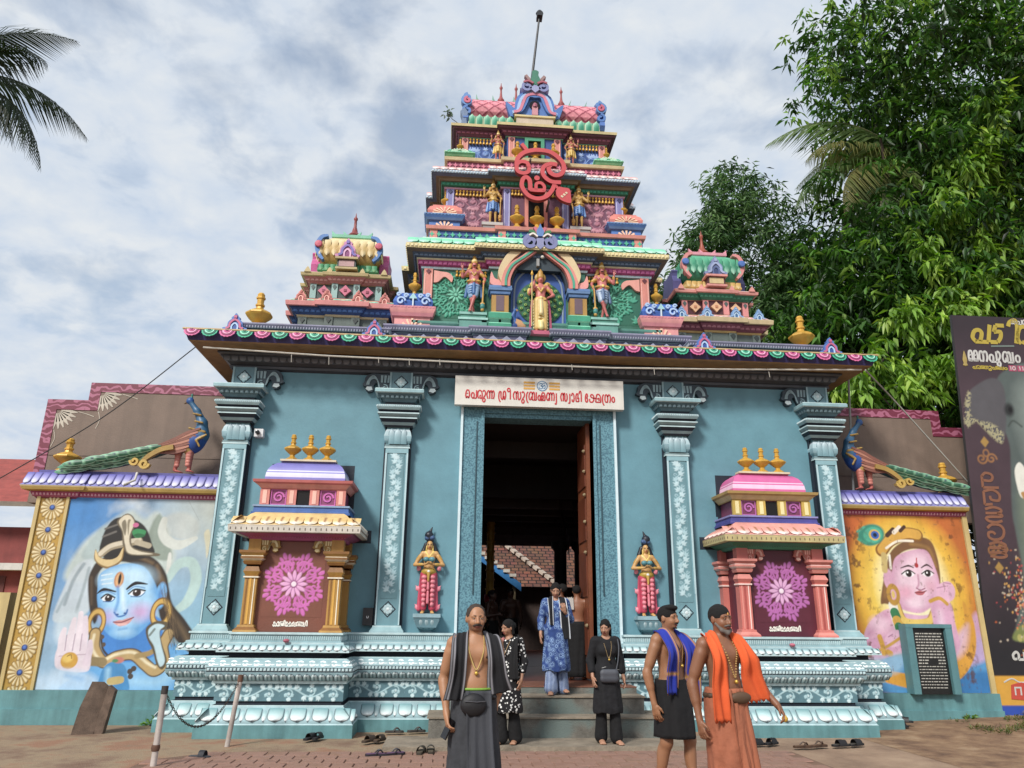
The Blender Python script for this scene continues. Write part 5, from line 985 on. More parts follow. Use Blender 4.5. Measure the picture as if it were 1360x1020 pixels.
# --- guardian statues
def guardian(name,label,x,y,z,H,skin,cloth,cloth2,gold,cross,mirror,club):
    G_=thing(name,label,'statue',(x,y,z),'guardian statues on the tower'); s=H/1.95
    W_=Matrix.Translation((x,y,z)) @ Matrix.Diagonal((s*(-1 if mirror else 1),s,s,1))
    pose=dict(ea=(-.33,-.06,1.12),wa=(-.34,-.14,1.37),da=(-.02,-.1,1),na=(0,-1,0),ca=.2,eb=(.31,-.0,1.1),wb=(.27,-.12,.9),db=(0,-.2,-1),cb=1.0)
    if cross: pose.update(kb=(.02,-.1,.5),fb=(-.1,-.12,.08),ka=(-.06,-.0,.48),fa=(.02,.05,.08))
    S,R,c=human(pose,skin,'6a2a2a',belly=.04)
    for q in (-1,1):
        S.cone((q*.2,-.0,1.24),(q*.27,-.0,1.2),.056,.056,gold,.01); S.cone((q*.33,-.1,1.26),(q*.325,-.11,1.3),.04,.04,gold,.01) if q<0 else S.cone((.28,-.09,.95),(.275,-.1,.99),.036,.036,gold,.01)
        S.cone((q*.11,-.02,1.39),(q*.06,-.1,1.27),.016,.016,gold,.01); S.cone((q*.06,-.1,1.27),(0,-.13,1.16),.016,.016,gold,.01)
    S.cone((-.12,-.04,1.0),(.12,-.04,1.0),.095,.095,gold,.01,(np.array([0,0,1.]),1.9)); S.ell((0,-.15,1.0),(.045,.02,.045),'e9c86a',.005)
    S.cone((-.045,-.105,1.49),(.045,-.105,1.49),.012,.012,'20181a',.004)
    M2=inst('body',S.mesh('guardian_body',.017,STM),G_,W_)
    g=Sdf(.03); g.ell((0,0,.88),(.165,.13,.1),cloth); g.cone((-.08,0,.86),((-.07,0,.56) if cross else (-.1,-.01,.56)),.1,.085,cloth); g.cone((.08,0,.86),((.05,-.07,.56) if cross else (.1,-.01,.56)),.1,.085,cloth); g.cone((0,-.11,.92),(0,-.13,.6),.04,.05,cloth2,.015)
    for q in (-1,1): g.cone((q*.19,.02,.92),(q*.23,.03,.55),.03,.05,cloth2,.02); [g.cone((q*.03,-.12,.86-.07*i),(q*.15,-.07,.83-.07*i),.016,.012,cloth2,.008) for i in range(4)]
    inst('loincloth',g.mesh('loincloth',.017,STM),G_,W_)
    h=Sdf(.02); h.cone((0,.0,1.62),(0,.01,1.78),.085,.06,gold); h.cone((0,.01,1.78),(0,.01,1.93),.045,.018,gold,.02); h.cone((-.06,-.045,1.6),(.06,-.045,1.6),.03,.03,gold,.01)
    for q in (-1,1): h.ell((q*.115,.03,1.52),(.055,.03,.09),gold,.02); h.ell((q*.16,.04,1.42),(.045,.03,.05),gold,.02)
    for i in range(7): a=math.pi*i/6; h.ell((.07*math.cos(a),-.06*math.sin(a)-.01,1.66),(.02,.02,.035),'f0d890',.006)
    inst('crown',h.mesh('crown',.015,STM),G_,W_)
    m=Sdf(.015); m.cone((.27,-.2,.85),(.25,-.2,.25),.022,.028,gold); m.ell((.25,-.2,.17),(.07,.07,.09),club); m.ell((.25,-.2,.07),(.05,.05,.05),gold); m.cone((.21,-.2,.26),(.29,-.2,.26),.03,.03,gold,.01)
    inst('mace',m.mesh('mace',.014,STM),G_,W_)
guardian('guardian_statue','pink skinned guardian statue in blue loincloth, lower storey, left of the niche',-1.16,.1,6.645,1.22,'c06a66','86a9cc','3f6ca4','c89a3a',True,False,'3a8a86')
guardian('guardian_statue','pink skinned guardian statue in blue loincloth, lower storey, right of the niche',1.16,.1,6.645,1.22,'c06a66','9fb4cc','5f7ca4','c89a3a',True,True,'3a8a86')
guardian('guardian_statue','gold skinned guardian statue in deep blue loincloth, middle storey, left of the Om',-.83,.46,8.66,1.0,'c49a4a','2f5aa0','6f9ad0','b98a34',False,False,'b9862e')
guardian('guardian_statue','gold skinned guardian statue in deep blue loincloth, middle storey, right of the Om',.83,.46,8.66,1.0,'c49a4a','2f5aa0','6f9ad0','b98a34',False,True,'b9862e')
guardian('guardian_statue','small copper pink guardian statue on the top storey left of the near-black doorway panel',-.74,.74,10.22,.78,'b06052','c8a03c','e0c060','a8823a',False,False,'7a5a2a')
guardian('guardian_statue','small copper pink guardian statue on the top storey right of the near-black doorway panel',.74,.74,10.22,.78,'b06052','c8a03c','e0c060','a8823a',False,True,'7a5a2a')
# --- deity in the niche, with staff, halo discs and the peacock fan behind
D_=thing('deity_statue','pink deity statue in pleated gold garment holding a staff inside the blue niche','statue',(0,-.05,6.32)); s=1.22/1.86
W_=Matrix.Translation((0.02,-.04,6.3)) @ Matrix.Diagonal((s,s,s,1)); gd='d0a848'
S,R,c=human(dict(ea=(-.3,-.05,1.1),wa=(-.2,-.17,1.3),da=(.1,-.2,1),na=(0,-1,0),ca=.4,eb=(.35,-.03,1.08),wb=(.2,-.12,.97),db=(-.5,-.1,-.6),cb=.8),'c87068','8a3030')
for q in (-1,1): S.cone((q*.12,-.02,1.39),(q*.06,-.11,1.24),.02,.02,gd,.01); S.cone((q*.06,-.11,1.24),(0,-.13,1.13),.02,.018,gd,.01); S.cone((q*.21,-.0,1.24),(q*.27,-.0,1.2),.055,.055,gd,.01); S.ell((q*.16,0,1.38),(.06,.04,.05),gd,.02)
inst('body',S.mesh('deity_body',.017,STM),D_,W_)
g=Sdf(.025); g.ell((0,0,.95),(.17,.13,.09),'dfba5c'); g.ell((0,-.13,.96),(.05,.03,.05),'f0dc90',.01); g.cone((0,-.1,.9),(0,-.15,.5),.05,.06,'e6cf94',.01)
for q in (-1,1):
    g.cone((q*.08,0,.88),(q*.1,-.02,.12),.12,.085,'d9b765'); [g.cone((q*.02,-.12+i*.002,.82-.085*i),(q*.19,-.04,.79-.085*i),.018,.02,'eedaa0',.008) for i in range(9)]
g.cone((0,-.1,.25),(0,-.13,.1),.07,.075,'f0dd92',.01)
inst('pleated_garment',g.mesh('garment',.016,STM),D_,W_)
h=Sdf(.02); h.cone((0,.0,1.61),(0,.01,1.76),.095,.07,'b88a34'); h.cone((0,.01,1.76),(0,.01,1.86),.05,.02,'c9a048',.02); h.ell((0,.05,1.62),(.16,.03,.16),'a8842c',.01)
for q in (-1,1): h.ell((q*.2,.06,1.42),(.085,.03,.085),'d2b254',.01); h.ell((q*.2,.03,1.42),(.045,.03,.045),'b08a30',.005); h.ell((q*.3,.06,1.2),(.06,.03,.12),'d2b254',.02)
inst('crown',h.mesh('crown',.015,STM),D_,W_)
b=MB().tube([(-.255,-.2,.1),(-.25,-.19,1.62)],.014,'d9c27a',8); b.lathe([(.03,0),(.04,.04),(.02,.1),(.0,.16)],8,goldm(),(-.25,-.19,1.58)); b.build('staff',D_,False,W_)
for q in (-1,1): MB().ribbon(smooth([(q*.22,.95),(q*.26,.5),(q*.28,.05)],6,[.05,.07,.1])[0],.06,.02,.05,paint('b04a6a',.5,.12)).build('sash',D_,False,W_)
MB().box(-.3,.3,-.16,.16,-.1,.0,paint('c05a78',.5,.12)).build('foot_slab',D_,False,W_)
# --- peacock behind the deity
PK=thing('niche_peacock','green fan-tailed peacock relief standing behind the deity in the niche','statue',(-.1,.06,6.4))
MB().lathe([(.40,0),(.42,.02),(.3,.035)],28,paint('1d5238',.5,.1)).xf(Matrix.Rotation(R_(90),4,'X')).build('tail_disc',PK,False,Matrix.Translation((.03,.112,6.92)))
eye=rings('feather_eye',.05,['2f8a4c','0f4a30','a8cc5a','2a5a3a'],half=False,d=.008,n=10)
for rr,n,o in ((.36,18,0),(.27,14,.2),(.18,9,.1)):
    for i in range(n): a=o+2*math.pi*i/n; inst('feather',eye,PK,Matrix.Translation((.03+rr*math.cos(a),.085,6.92+rr*math.sin(a))))
S=Sdf(.03); S.ell((-.36,.03,6.46),(.15,.07,.09),'c89a6a',rot=rotm('Y',.5)); S.chain([(-.44,.03,6.5),(-.47,.02,6.6),(-.42,.0,6.72)],[.07,.045,.03],'2a5a9c'); S.ell((-.43,.02,6.43),(.08,.06,.07),'2a4f90'); S.cone((-.42,-.01,6.72),(-.36,-.02,6.7),.02,.006,'c9a050'); inst('bird',S.mesh('bird',.012,STM),PK,Matrix.Identity(4))
# --- praying women on lotus brackets beside the door
def praying(x,label,mirror):
    K=thing('praying_woman_statue',label,'statue',(x,.1,1.45),'praying women beside the doorway'); W_=Matrix.Translation((x,.06,1.60)) @ Matrix.Diagonal((.68*(-1 if mirror else 1),.68,.68,1))
    sk='c99a58'
    S,R,c=human(dict(ea=(-.33,-.02,1.08),wa=(-.09,-.2,1.08),da=(.8,-.25,.25),na=(.2,.3,1),ca=.3,eb=(.33,-.02,1.08),wb=(.09,-.2,1.08),db=(-.8,-.25,.25),nb=(-.2,.3,1),cb=.3),sk,'a04038',True)
    for q in (-1,1):
        S.ell((q*.07,-.1,1.2),(.066,.055,.058),'4f8a94',.006); S.cone((q*.22,.0,1.26),(q*.26,.0,1.2),.05,.05,'b88a30',.008); S.cone((q*.2,-.12,1.08),(q*.16,-.15,1.08),.036,.036,'c8a040',.006); S.cone((q*.075,-.02,1.5),(q*.075,-.03,1.42),.016,.022,'d0b050',.004); S.cone((q*.1,-.03,1.39),(0,-.12,1.25),.014,.014,'e0c060',.008)
    inst('body',S.mesh('praying_body',.014,STM),K,W_)
    g=Sdf(.02); g.ell((0,-.01,.93),(.17,.14,.1),'b9972f'); g.ell((0,-.15,.93),(.03,.02,.03),'e0e0e0',.004); g.cone((0,-.13,.9),(0,-.15,.72),.04,.02,'c8a040',.01)
    for q in (-1,1):
        g.cone((q*.09,0,.86),(q*.1,0,.13),.1,.075,'c23a56',.02)
        for i in range(7): g.ell((q*.095,-.085+.002*i,.8-.1*i),(.065-.003*i,.04,.045),'e0808e',.01)
        g.cone((q*.17,.04,.88),(q*.2,.05,.1),.03,.05,'d0506a',.02)
        for zz in (1.0,.55,.14): g.ell((q*.235,.04,zz),(.055,.03,.055),'e8899a',.02); g.cone((q*.22,.04,zz),(q*.29,.04,zz+.07),.03,.01,'e8899a',.01)
    for zz in (.66,.36): g.cone((0,-.11,zz+.12),(0,-.13,zz-.12),.03,.034,'df7888',.01)
    inst('pleated_skirt',g.mesh('skirt',.013,STM),K,W_)
    h=Sdf(.02); h.ell((0,.045,1.56),(.088,.085,.1),'1b1a22'); h.cone((0,.03,1.66),(-.03,.03,1.76),.085,.1,'1d2230'); h.cone((-.02,.03,1.8),(.04,.02,1.95),.05,.012,'22222a'); h.cone((-.08,.0,1.69),(.06,-.02,1.7),.05,.05,'3a5a86',.01)
    for q in (-1,1): h.chain([(q*.09,.05,1.55),(q*.14,.05,1.4),(q*.19,.05,1.25)],[.05,.055,.03],'1b1a22')
    inst('hair',h.mesh('hair',.014,STM),K,W_)
    e=MB()
    for q in (-1,1): e.box(q*.03-.014,q*.03+.014,-.096,-.075,1.53,1.538,'1a1414').box(q*.03-.016,q*.03+.016,-.095,-.07,1.552,1.557,'1a1414')
    e.build('eye_paint',K,False,W_)
    b=MB().mold([(x-.13,.15),(x-.13,-.02),(x+.13,-.02),(x+.13,.15)],[(-.05,1.33,'4d6f7c'),(-.05,1.36,'6d94a0'),(.02,1.4,'6d94a0'),(.07,1.54,NAVY),(.08,1.545,'8fb2bc'),(.08,1.60,'8fb2bc'),(-.1,1.605,'8fb2bc')]); B_=b.build('lotus_bracket',K)
    row('petal',petal('bracket_petal',.075,.15,.02,'5d8490','8fb0b8','c6d8dc',edge='2a3e4a',tipup=True),[(x-.13,.15),(x-.13,-.02),(x+.13,-.02),(x+.13,.15)],.0,1.385,.075,B_,R_(20))
    MB().box(x-.3,x+.3,.1485,.1497,1.34,2.68,NAVY).build('painted_shadow',K) if 0 else None
praying(-1.74,'painted statue of a praying woman in a pink skirt left of the doorway',False)
praying(1.74,'painted statue of a praying woman in a pink skirt right of the doorway',True)
# ------------------------------------------------------------------ ground
def ground_mat(name,cols,sc,rough=.95,bump=.6,bs=60):
    m,N,L,b=_mat(name); g=N.new('ShaderNodeNewGeometry'); n=N.new('ShaderNodeTexNoise'); n.inputs['Scale'].default_value=sc; n.inputs['Detail'].default_value=10; n.inputs['Roughness'].default_value=.66; L.new(g.outputs['Position'],n.inputs[0])
    r=N.new('ShaderNodeValToRGB'); L.new(n.outputs[0],r.inputs[0]); e=r.color_ramp.elements; e[0].position=.32; e[0].color=(*lin(cols[0]),1); e[1].position=.68; e[1].color=(*lin(cols[-1]),1)
    for i,c in enumerate(cols[1:-1]): q=e.new(.32+.36*(i+1)/(len(cols)-1)); q.color=(*lin(c),1)
    L.new(r.outputs[0],b.inputs['Base Color']); b.inputs['Roughness'].default_value=rough
    n3=N.new('ShaderNodeTexNoise'); n3.inputs['Scale'].default_value=bs; n3.inputs['Detail'].default_value=6; L.new(g.outputs['Position'],n3.inputs[0]); bp=N.new('ShaderNodeBump'); bp.inputs['Strength'].default_value=bump; bp.inputs['Distance'].default_value=.02; L.new(n3.outputs[0],bp.inputs['Height']); L.new(bp.outputs[0],b.inputs['Normal']); return m
def sheet(name,poly,z,m,kind='structure'): return tag(MB().add([(x,y,z) for x,y in poly],[list(range(len(poly)))],m).build(name),kind=kind)
def bumpy(name,x0,x1,y0,y1,nx,ny,fz,m):
    X,Y=np.meshgrid(np.linspace(x0,x1,nx),np.linspace(y0,y1,ny)); Z=fz(X,Y); i=np.arange(nx*ny).reshape(ny,nx)
    return tag(inst(name,vmesh(name,np.stack([X,Y,Z],-1).reshape(-1,3),np.stack([i[:-1,:-1],i[:-1,1:],i[1:,1:],i[1:,:-1]],-1).reshape(-1,4),np.ones((nx*ny,3))*.3,m),None,Matrix.Identity(4)),kind='structure')
sheet('ground',[(-400,-400),(400,-400),(400,500),(-400,500)],-.03,ground_mat('dirt',['6d4f38','86664a','99785a'],.7))
bumpy('earth_verge',4.4,26,-14,3.5,150,120,lambda X,Y:-.005+.12*np.clip((X-4.6)/3,0,1)*np.clip((Y+4)/4,0,1)+.05*(vnoise(X*1.3,Y*1.3,4)-.5)*np.clip((X-4.5),0,1),ground_mat('brown_earth',['5a4130','7a5c43','8f7152','a08566'],2.2,bs=40))
bumpy('concrete_apron',-30,-1.2,-14,.5,170,90,lambda X,Y:-.012+.012*(vnoise(X*.9,Y*.9,9)-.5),ground_mat('stained_cement',['705240','846a54','958064','946a50','847058'],.9,bs=70))
sheet('cement_strip',[(-1.25,-14),(4.6,-14),(4.6,.4),(-1.25,.4)],-.008,ground_mat('worn_cement',['7d6450','957a62','a88d72'],1.4,bs=70))
PV=sheet('paving',[(-4.7,-6.6),(2.9,-6.6),(2.9,-2.16),(-4.2,-2.2),(-4.7,-2.6)],.0,ground_mat('paving_joints',['6d5242','80634e'],3))
rng=random.Random(4); pvm=[]
for k,h in enumerate(('86614e','8f6854','7f5b49','8a6a56','84695a','75594a')):
    b=MB(); m=ground_mat('paver_red',[h,'947060','84654f'],2.5+k*.3,.85,.4,90); w=.118
    b.add([(-w,-w,0),(w,-w,0),(w,w,0),(-w,w,0),(-w+.008,-w+.008,.014),(w-.008,-w+.008,.014),(w-.008,w-.008,.014),(-w+.008,w-.008,.014)],[(0,1,5,4),(1,2,6,5),(2,3,7,6),(3,0,4,7),(4,5,6,7)],m); pvm.append(b.mesh('paver'))
rest=MB(); 
for j in range(18):
    for i in range(31):
        x=-4.55+i*.242+(.121 if j%2 else 0); y=-2.3-j*.242
        if x>2.75 or (x<-4.3 and y>-2.6) : continue
        if j<9: inst('paver',pvm[rng.randrange(6)],PV,Matrix.Translation((x,y,.001+rng.random()*.004)) @ Matrix.Rotation(rng.uniform(-.012,.012),4,'Z'))
        else: rest.box(x-.117,x+.117,y-.117,y+.117,-.01,.012,pvm[rng.randrange(6)].materials[0])
tag(rest.build('paver_field',PV),kind='stuff')
# ------------------------------------------------------------------ flank walls with murals
PM=vpaint(.55,.12,.1,40,True)
def play(cv,ops):
    for o in ops:
        t=o[0]
        if t=='b': cv.blob(o[1],o[2],soft=(o[3] if len(o)>3 else None),o=(o[4] if len(o)>4 else 1))
        elif t=='c': cv.curve(o[1],o[2],o[3],soft=(o[4] if len(o)>4 else None),o=(o[5] if len(o)>5 else 1),n=8)
        else: cv.ell(o[1],o[2],o[3],o[4],o[5],soft=(o[6] if len(o)>6 else None),rot=(o[7] if len(o)>7 else 0),ring=(o[8] if len(o)>8 else 0),o=(o[9] if len(o)>9 else 1))
SHIVA=[('b',[(0.12,1.62),(0.29,2.12),(0.59,2.43),(0.94,2.68),(1.19,2.56),(1.42,2.64),(1.75,2.0),(1.57,1.64),(0.54,1.57)],'c3cfc6',0.083,0.9),
('b',[(1.27,2.05),(1.41,2.64),(1.7,1.94)],'7f8f80',0.04,0.8),
('b',[(0.32,1.98),(0.59,2.43),(0.74,2.1),(0.54,1.89)],'9fb3b4',0.05,0.7),
('b',[(0.07,0.99),(0.15,1.48),(0.24,1.77),(0.42,1.9),(0.53,1.83),(0.61,1.23),(0.41,1.0)],'c4d0d6',0.033,0.9),
('c',[(0.2,1.22),(0.27,1.59),(0.38,1.83)],0.053,'8a9aa2',0.026,0.8),
('c',[(0.39,1.11),(0.44,1.45),(0.47,1.77)],0.046,'95a5ab',0.026,0.8),
('c',[(0.11,1.11),(0.2,1.39)],0.04,'8fa3ac',0.026,0.7),
('b',[(0.13,0.99),(0.33,1.14),(0.58,1.0),(0.67,0.67),(0.22,0.66)],'cfdfe6',0.099,0.7),
('c',[(1.5,2.54),(1.49,2.36),(1.6,2.21),(1.79,2.15),(2.03,2.26)],[0.099,0.132,0.158,0.152,0.066],'cdd3cb',0.02),
('b',[(1.49,2.57),(1.78,2.67),(2.04,2.52),(2.03,2.27),(1.75,2.24),(1.55,2.36)],'bfc2b8',0.066,0.6),
('b',[(1.65,1.7),(1.64,2.0),(1.69,2.0),(1.7,1.76)],'d9dcd4',0.017),
('c',[(1.69,1.61),(1.82,1.85),(2.02,1.87),(2.12,1.62),(2.04,1.3),(1.88,1.15)],[0.099,0.152,0.165,0.172,0.158,0.099],'b5d2cd',0.026),
('b',[(0.6,1.89),(0.84,2.03),(1.19,2.03),(1.47,1.91),(1.65,1.7),(1.73,1.47),(1.82,1.24),(2.04,1.01),(2.24,0.73),(2.15,0.54),(1.87,0.79),(1.67,1.01),(1.51,1.47),(1.29,1.75),(1.01,1.87),(0.75,1.83),(0.63,1.69),(0.66,1.46),(0.73,1.11),(0.69,0.94),(0.58,1.17),(0.49,1.57),(0.52,1.77)],'33281f',0.026),
('c',[(1.57,1.64),(1.72,1.24),(2.03,0.84),(2.17,0.62)],0.073,'6f5a3e',0.066,0.8),
('c',[(1.49,1.82),(1.63,1.56)],0.053,'7a6242',0.046,0.7),
('c',[(1.77,1.07),(1.96,0.79)],0.053,'4f3f2c',0.033,0.8),
('c',[(0.53,1.63),(0.6,1.23)],0.04,'5a4834',0.033,0.7),
('c',[(1.11,1.99),(1.42,1.86)],0.046,'7a6242',0.046,0.7),
('b',[(0.62,1.96),(0.59,2.25),(0.67,2.48),(0.81,2.57),(1.05,2.53),(1.23,2.41),(1.36,2.17),(1.41,1.99),(1.06,1.9)],'24211f',0.02),
('c',[(0.6,1.98),(0.74,2.1),(0.96,2.16),(1.16,2.2)],0.112,'9a8c70',0.013),
('c',[(0.6,1.99),(0.73,2.11),(0.96,2.18),(1.16,2.22)],0.066,'d2c7ae',0.013),
('c',[(0.6,2.26),(0.78,2.34)],0.033,'6a6660',0.013),
('c',[(0.61,2.38),(0.81,2.46)],0.03,'6a6660',0.013),
('c',[(1.13,2.18),(1.32,2.13)],0.086,'b9ad92',0.013),
('b',[(0.77,2.49),(0.84,2.59),(0.92,2.63),(1.01,2.58),(1.06,2.47),(1.03,2.27),(1.07,2.12),(1.2,2.06),(1.49,2.01),(1.48,1.97),(1.26,1.97),(1.03,1.99),(0.92,2.13),(0.87,2.34)],'6a5f4a',0.013),
('b',[(0.8,2.49),(0.85,2.58),(0.92,2.61),(0.99,2.57),(1.04,2.47),(1.0,2.27),(1.05,2.11),(1.19,2.04),(1.4,2.0),(1.05,2.0),(0.95,2.15),(0.89,2.34)],'d6ccb2',0.013),
('b',[(0.85,2.46),(0.89,2.53),(0.93,2.44),(0.93,2.28)],'7f7660',0.013),
('b',[(0.97,2.47),(0.98,2.53),(0.94,2.53),(0.94,2.44),(0.98,2.29)],'8a8068',0.013),
('b',[(1.03,2.34),(1.1,2.39),(1.24,2.36),(1.21,2.27),(1.1,2.25)],'2f9455',0.013),
('b',[(1.06,2.29),(1.14,2.32),(1.24,2.29),(1.15,2.25)],'1d6a3c',0.013),
('e',1.07,2.45,0.046,0.036,'d66a9a',0.01),
('c',[(0.52,2.05),(0.57,1.91),(0.75,1.83),(0.9,1.91),(0.94,2.1)],[0.013,0.086,0.139,0.092,0.013],'8a6c38',0.013),
('c',[(0.52,2.04),(0.58,1.91),(0.74,1.85),(0.89,1.92),(0.93,2.08)],[0.01,0.066,0.106,0.073,0.01],'d8bf86',0.013),
('b',[(0.74,0.39),(0.99,0.61),(1.62,0.56),(1.89,0.67),(2.23,0.46),(2.11,0.29),(2.04,-0.02),(0.43,-0.03),(0.56,0.2)],'5fa8e0',0.033),
('c',[(1.4,0.12),(1.8,0.12),(1.99,0.34)],0.198,'a4d4f0',0.198,0.8),
('b',[(0.85,0.89),(0.87,0.61),(1.02,0.42),(1.53,0.42),(1.73,0.65),(1.6,1.06)],'3a86d4',0.026),
('e',1.62,1.37,0.086,0.198,'6fb0e4',0.02),
('e',1.61,1.35,0.04,0.119,'3f80c8',0.033,0,0.0,0.7),
('b',[(0.65,1.48),(0.64,1.66),(0.76,1.77),(1.01,1.85),(1.28,1.81),(1.45,1.64),(1.57,1.41),(1.59,1.15),(1.5,0.95),(1.33,0.76),(1.14,0.71),(0.96,0.76),(0.81,0.91),(0.73,1.11),(0.67,1.31)],'62a9e4',0.02),
('b',[(0.71,1.51),(0.8,1.72),(1.08,1.79),(1.32,1.74),(1.46,1.49),(1.51,1.21),(1.38,0.98),(1.14,0.86),(0.93,0.95),(0.77,1.23)],'a2d4f4',0.132,0.95),
('e',1.16,1.64,0.264,0.148,'c4e6f8',0.198,0,0.0,0.9),
('e',0.82,1.6,0.165,0.132,'b4dcf4',0.132,0,0.0,0.8),
('e',1.28,1.23,0.231,0.165,'a8d6f4',0.165,0,0.0,0.8),
('e',1.14,0.82,0.148,0.059,'a8d6f2',0.066,0,0.0,0.8),
('e',1.35,1.12,0.158,0.112,'d49ad0',0.165,0,0.0,0.75),
('e',0.88,1.05,0.112,0.092,'c89ad4',0.132,0,0.0,0.6),
('e',0.95,1.6,0.073,0.122,'c98a58',0.013),
('e',0.95,1.6,0.05,0.099,'e4b078',0.013),
('e',0.96,1.61,0.023,0.086,'1c1416',0.01),
('c',[(0.68,1.66),(0.83,1.69)],0.02,'d8ecf6',0.013),
('c',[(0.69,1.59),(0.85,1.62)],0.02,'d8ecf6',0.013),
('c',[(0.71,1.53),(0.85,1.55)],0.02,'d8ecf6',0.013),
('c',[(0.66,1.39),(0.75,1.45),(0.93,1.42)],[0.013,0.05,0.02],'17151b',0.01),
('c',[(1.09,1.46),(1.21,1.55),(1.39,1.54)],[0.026,0.056,0.013],'17151b',0.01),
('b',[(0.74,1.32),(0.81,1.38),(0.92,1.33),(0.88,1.28),(0.79,1.27)],'e8eef2',0.01),
('e',0.84,1.32,0.056,0.056,'2a1a14',0.01),
('e',0.83,1.34,0.013,0.013,'f4f4f4',0.007),
('c',[(0.73,1.32),(0.81,1.38),(0.93,1.33)],0.023,'14141a',0.01),
('c',[(0.77,1.27),(0.88,1.27),(0.93,1.31)],0.013,'2f5f9a',0.01),
('c',[(0.71,1.4),(0.81,1.42),(0.93,1.38)],0.017,'4a84c4',0.013,0.8),
('b',[(1.14,1.39),(1.22,1.46),(1.36,1.43),(1.31,1.37),(1.21,1.36)],'e8eef2',0.01),
('e',1.25,1.41,0.063,0.059,'2a1a14',0.01),
('e',1.23,1.43,0.013,0.013,'f4f4f4',0.007),
('c',[(1.13,1.39),(1.22,1.46),(1.37,1.44)],0.023,'14141a',0.01),
('c',[(1.17,1.35),(1.3,1.35),(1.37,1.41)],0.013,'2f5f9a',0.01),
('c',[(1.11,1.43),(1.21,1.5),(1.36,1.48)],0.017,'4a84c4',0.013,0.8),
('c',[(0.95,1.49),(0.99,1.29),(0.97,1.14)],0.04,'3f88d0',0.046,0.8),
('c',[(1.02,1.49),(1.09,1.17)],0.059,'d2ecfa',0.059,0.9),
('c',[(0.96,1.11),(1.03,1.05),(1.13,1.08),(1.15,1.15)],0.023,'2a6cb8',0.017),
('e',1.01,1.08,0.023,0.013,'1f4f90',0.01),
('e',1.12,1.1,0.02,0.013,'1f4f90',0.01),
('b',[(0.97,0.97),(1.05,1.0),(1.1,1.0),(1.15,1.02),(1.25,1.04),(1.2,0.95),(1.09,0.91),(1.02,0.93)],'d89a98',0.013),
('c',[(0.97,0.97),(1.1,0.97),(1.26,1.04)],0.017,'7a3a4c',0.01),
('c',[(1.05,0.93),(1.16,0.94)],0.026,'f0c4be',0.026,0.8),
('c',[(1.07,0.86),(1.18,0.88)],0.026,'3f86cc',0.033,0.6),
('c',[(0.82,0.78),(0.88,0.58),(1.01,0.45)],0.03,'3a3028',0.013),
('c',[(1.49,0.45),(1.67,0.59)],0.03,'3a3028',0.013),
('e',1.33,0.26,0.04,0.04,'4a4038',0.01),
('e',1.38,0.3,0.04,0.04,'4a4038',0.01),
('e',1.35,0.19,0.04,0.04,'4a4038',0.01),
('e',0.84,0.75,0.033,0.033,'57493c',0.01),
('e',0.88,0.64,0.033,0.033,'57493c',0.01),
('e',1.66,1.11,0.125,0.178,'7a5a20',0.013,0,0.04),
('e',1.66,1.11,0.125,0.178,'d2a94e',0.013,0,0.023),
('e',0.72,0.96,0.106,0.165,'7a5a20',0.013,0,0.036),
('e',0.72,0.96,0.106,0.165,'d2a94e',0.013,0,0.02),
('c',[(0.73,0.8),(0.76,0.58),(0.92,0.39),(1.1,0.47),(1.34,0.5),(1.54,0.36),(1.69,0.27),(1.81,0.39),(1.76,0.62),(1.82,0.8)],0.178,'5a4a30',0.013),
('c',[(0.73,0.8),(0.76,0.58),(0.92,0.39),(1.1,0.47),(1.34,0.5),(1.54,0.36),(1.69,0.27),(1.81,0.39),(1.76,0.62),(1.82,0.8)],0.139,'bd9f66',0.017),
('c',[(0.72,0.78),(0.73,0.58),(0.89,0.42),(1.09,0.5),(1.34,0.53),(1.55,0.39),(1.69,0.32)],0.04,'e8dbb4',0.026),
('c',[(0.73,0.4),(0.91,0.39)],0.132,'8a7850',0.017),
('c',[(1.4,0.48),(1.57,0.52),(1.67,0.59)],0.079,'a88e58',0.02),
('b',[(1.47,0.87),(1.53,0.95),(1.63,0.99),(1.78,0.97),(1.77,0.87),(1.69,0.84),(1.74,0.67),(1.85,0.42),(1.8,0.29),(1.7,0.37),(1.62,0.56),(1.51,0.73)],'5a4f38',0.013),
('b',[(1.51,0.85),(1.56,0.92),(1.64,0.95),(1.74,0.92),(1.68,0.84),(1.73,0.65),(1.82,0.42),(1.77,0.33),(1.71,0.42),(1.63,0.62),(1.54,0.74)],'bcd8e0',0.017),
('c',[(1.54,0.78),(1.6,0.87)],0.033,'7a8a88',0.013),
('b',[(0.23,0.33),(0.21,0.55),(0.32,0.59),(0.57,0.59),(0.69,0.58),(0.74,0.36),(0.69,0.25),(0.38,0.26)],'dccfd8',0.017),
('c',[(0.28,0.52),(0.26,0.73),(0.27,0.85)],[0.119,0.106,0.073],'e2d6de',0.013),
('c',[(0.38,0.55),(0.38,0.8),(0.39,1.0)],[0.119,0.112,0.073],'e6dae2',0.013),
('c',[(0.5,0.55),(0.49,0.83),(0.47,1.09)],[0.119,0.112,0.073],'e6dae2',0.013),
('c',[(0.6,0.55),(0.58,0.8),(0.55,1.03)],[0.106,0.099,0.066],'e0d2dc',0.013),
('c',[(0.67,0.39),(0.69,0.55),(0.68,0.68)],[0.112,0.099,0.066],'d8c8d4',0.013),
('c',[(0.33,0.55),(0.32,0.77)],0.013,'a890a4',0.01),
('c',[(0.44,0.55),(0.44,0.79)],0.013,'a890a4',0.01),
('c',[(0.55,0.55),(0.54,0.79)],0.013,'a890a4',0.01),
('c',[(0.26,0.47),(0.64,0.5)],0.013,'b8a0b0',0.01),
('e',0.42,0.41,0.125,0.119,'c9992c',0.013),
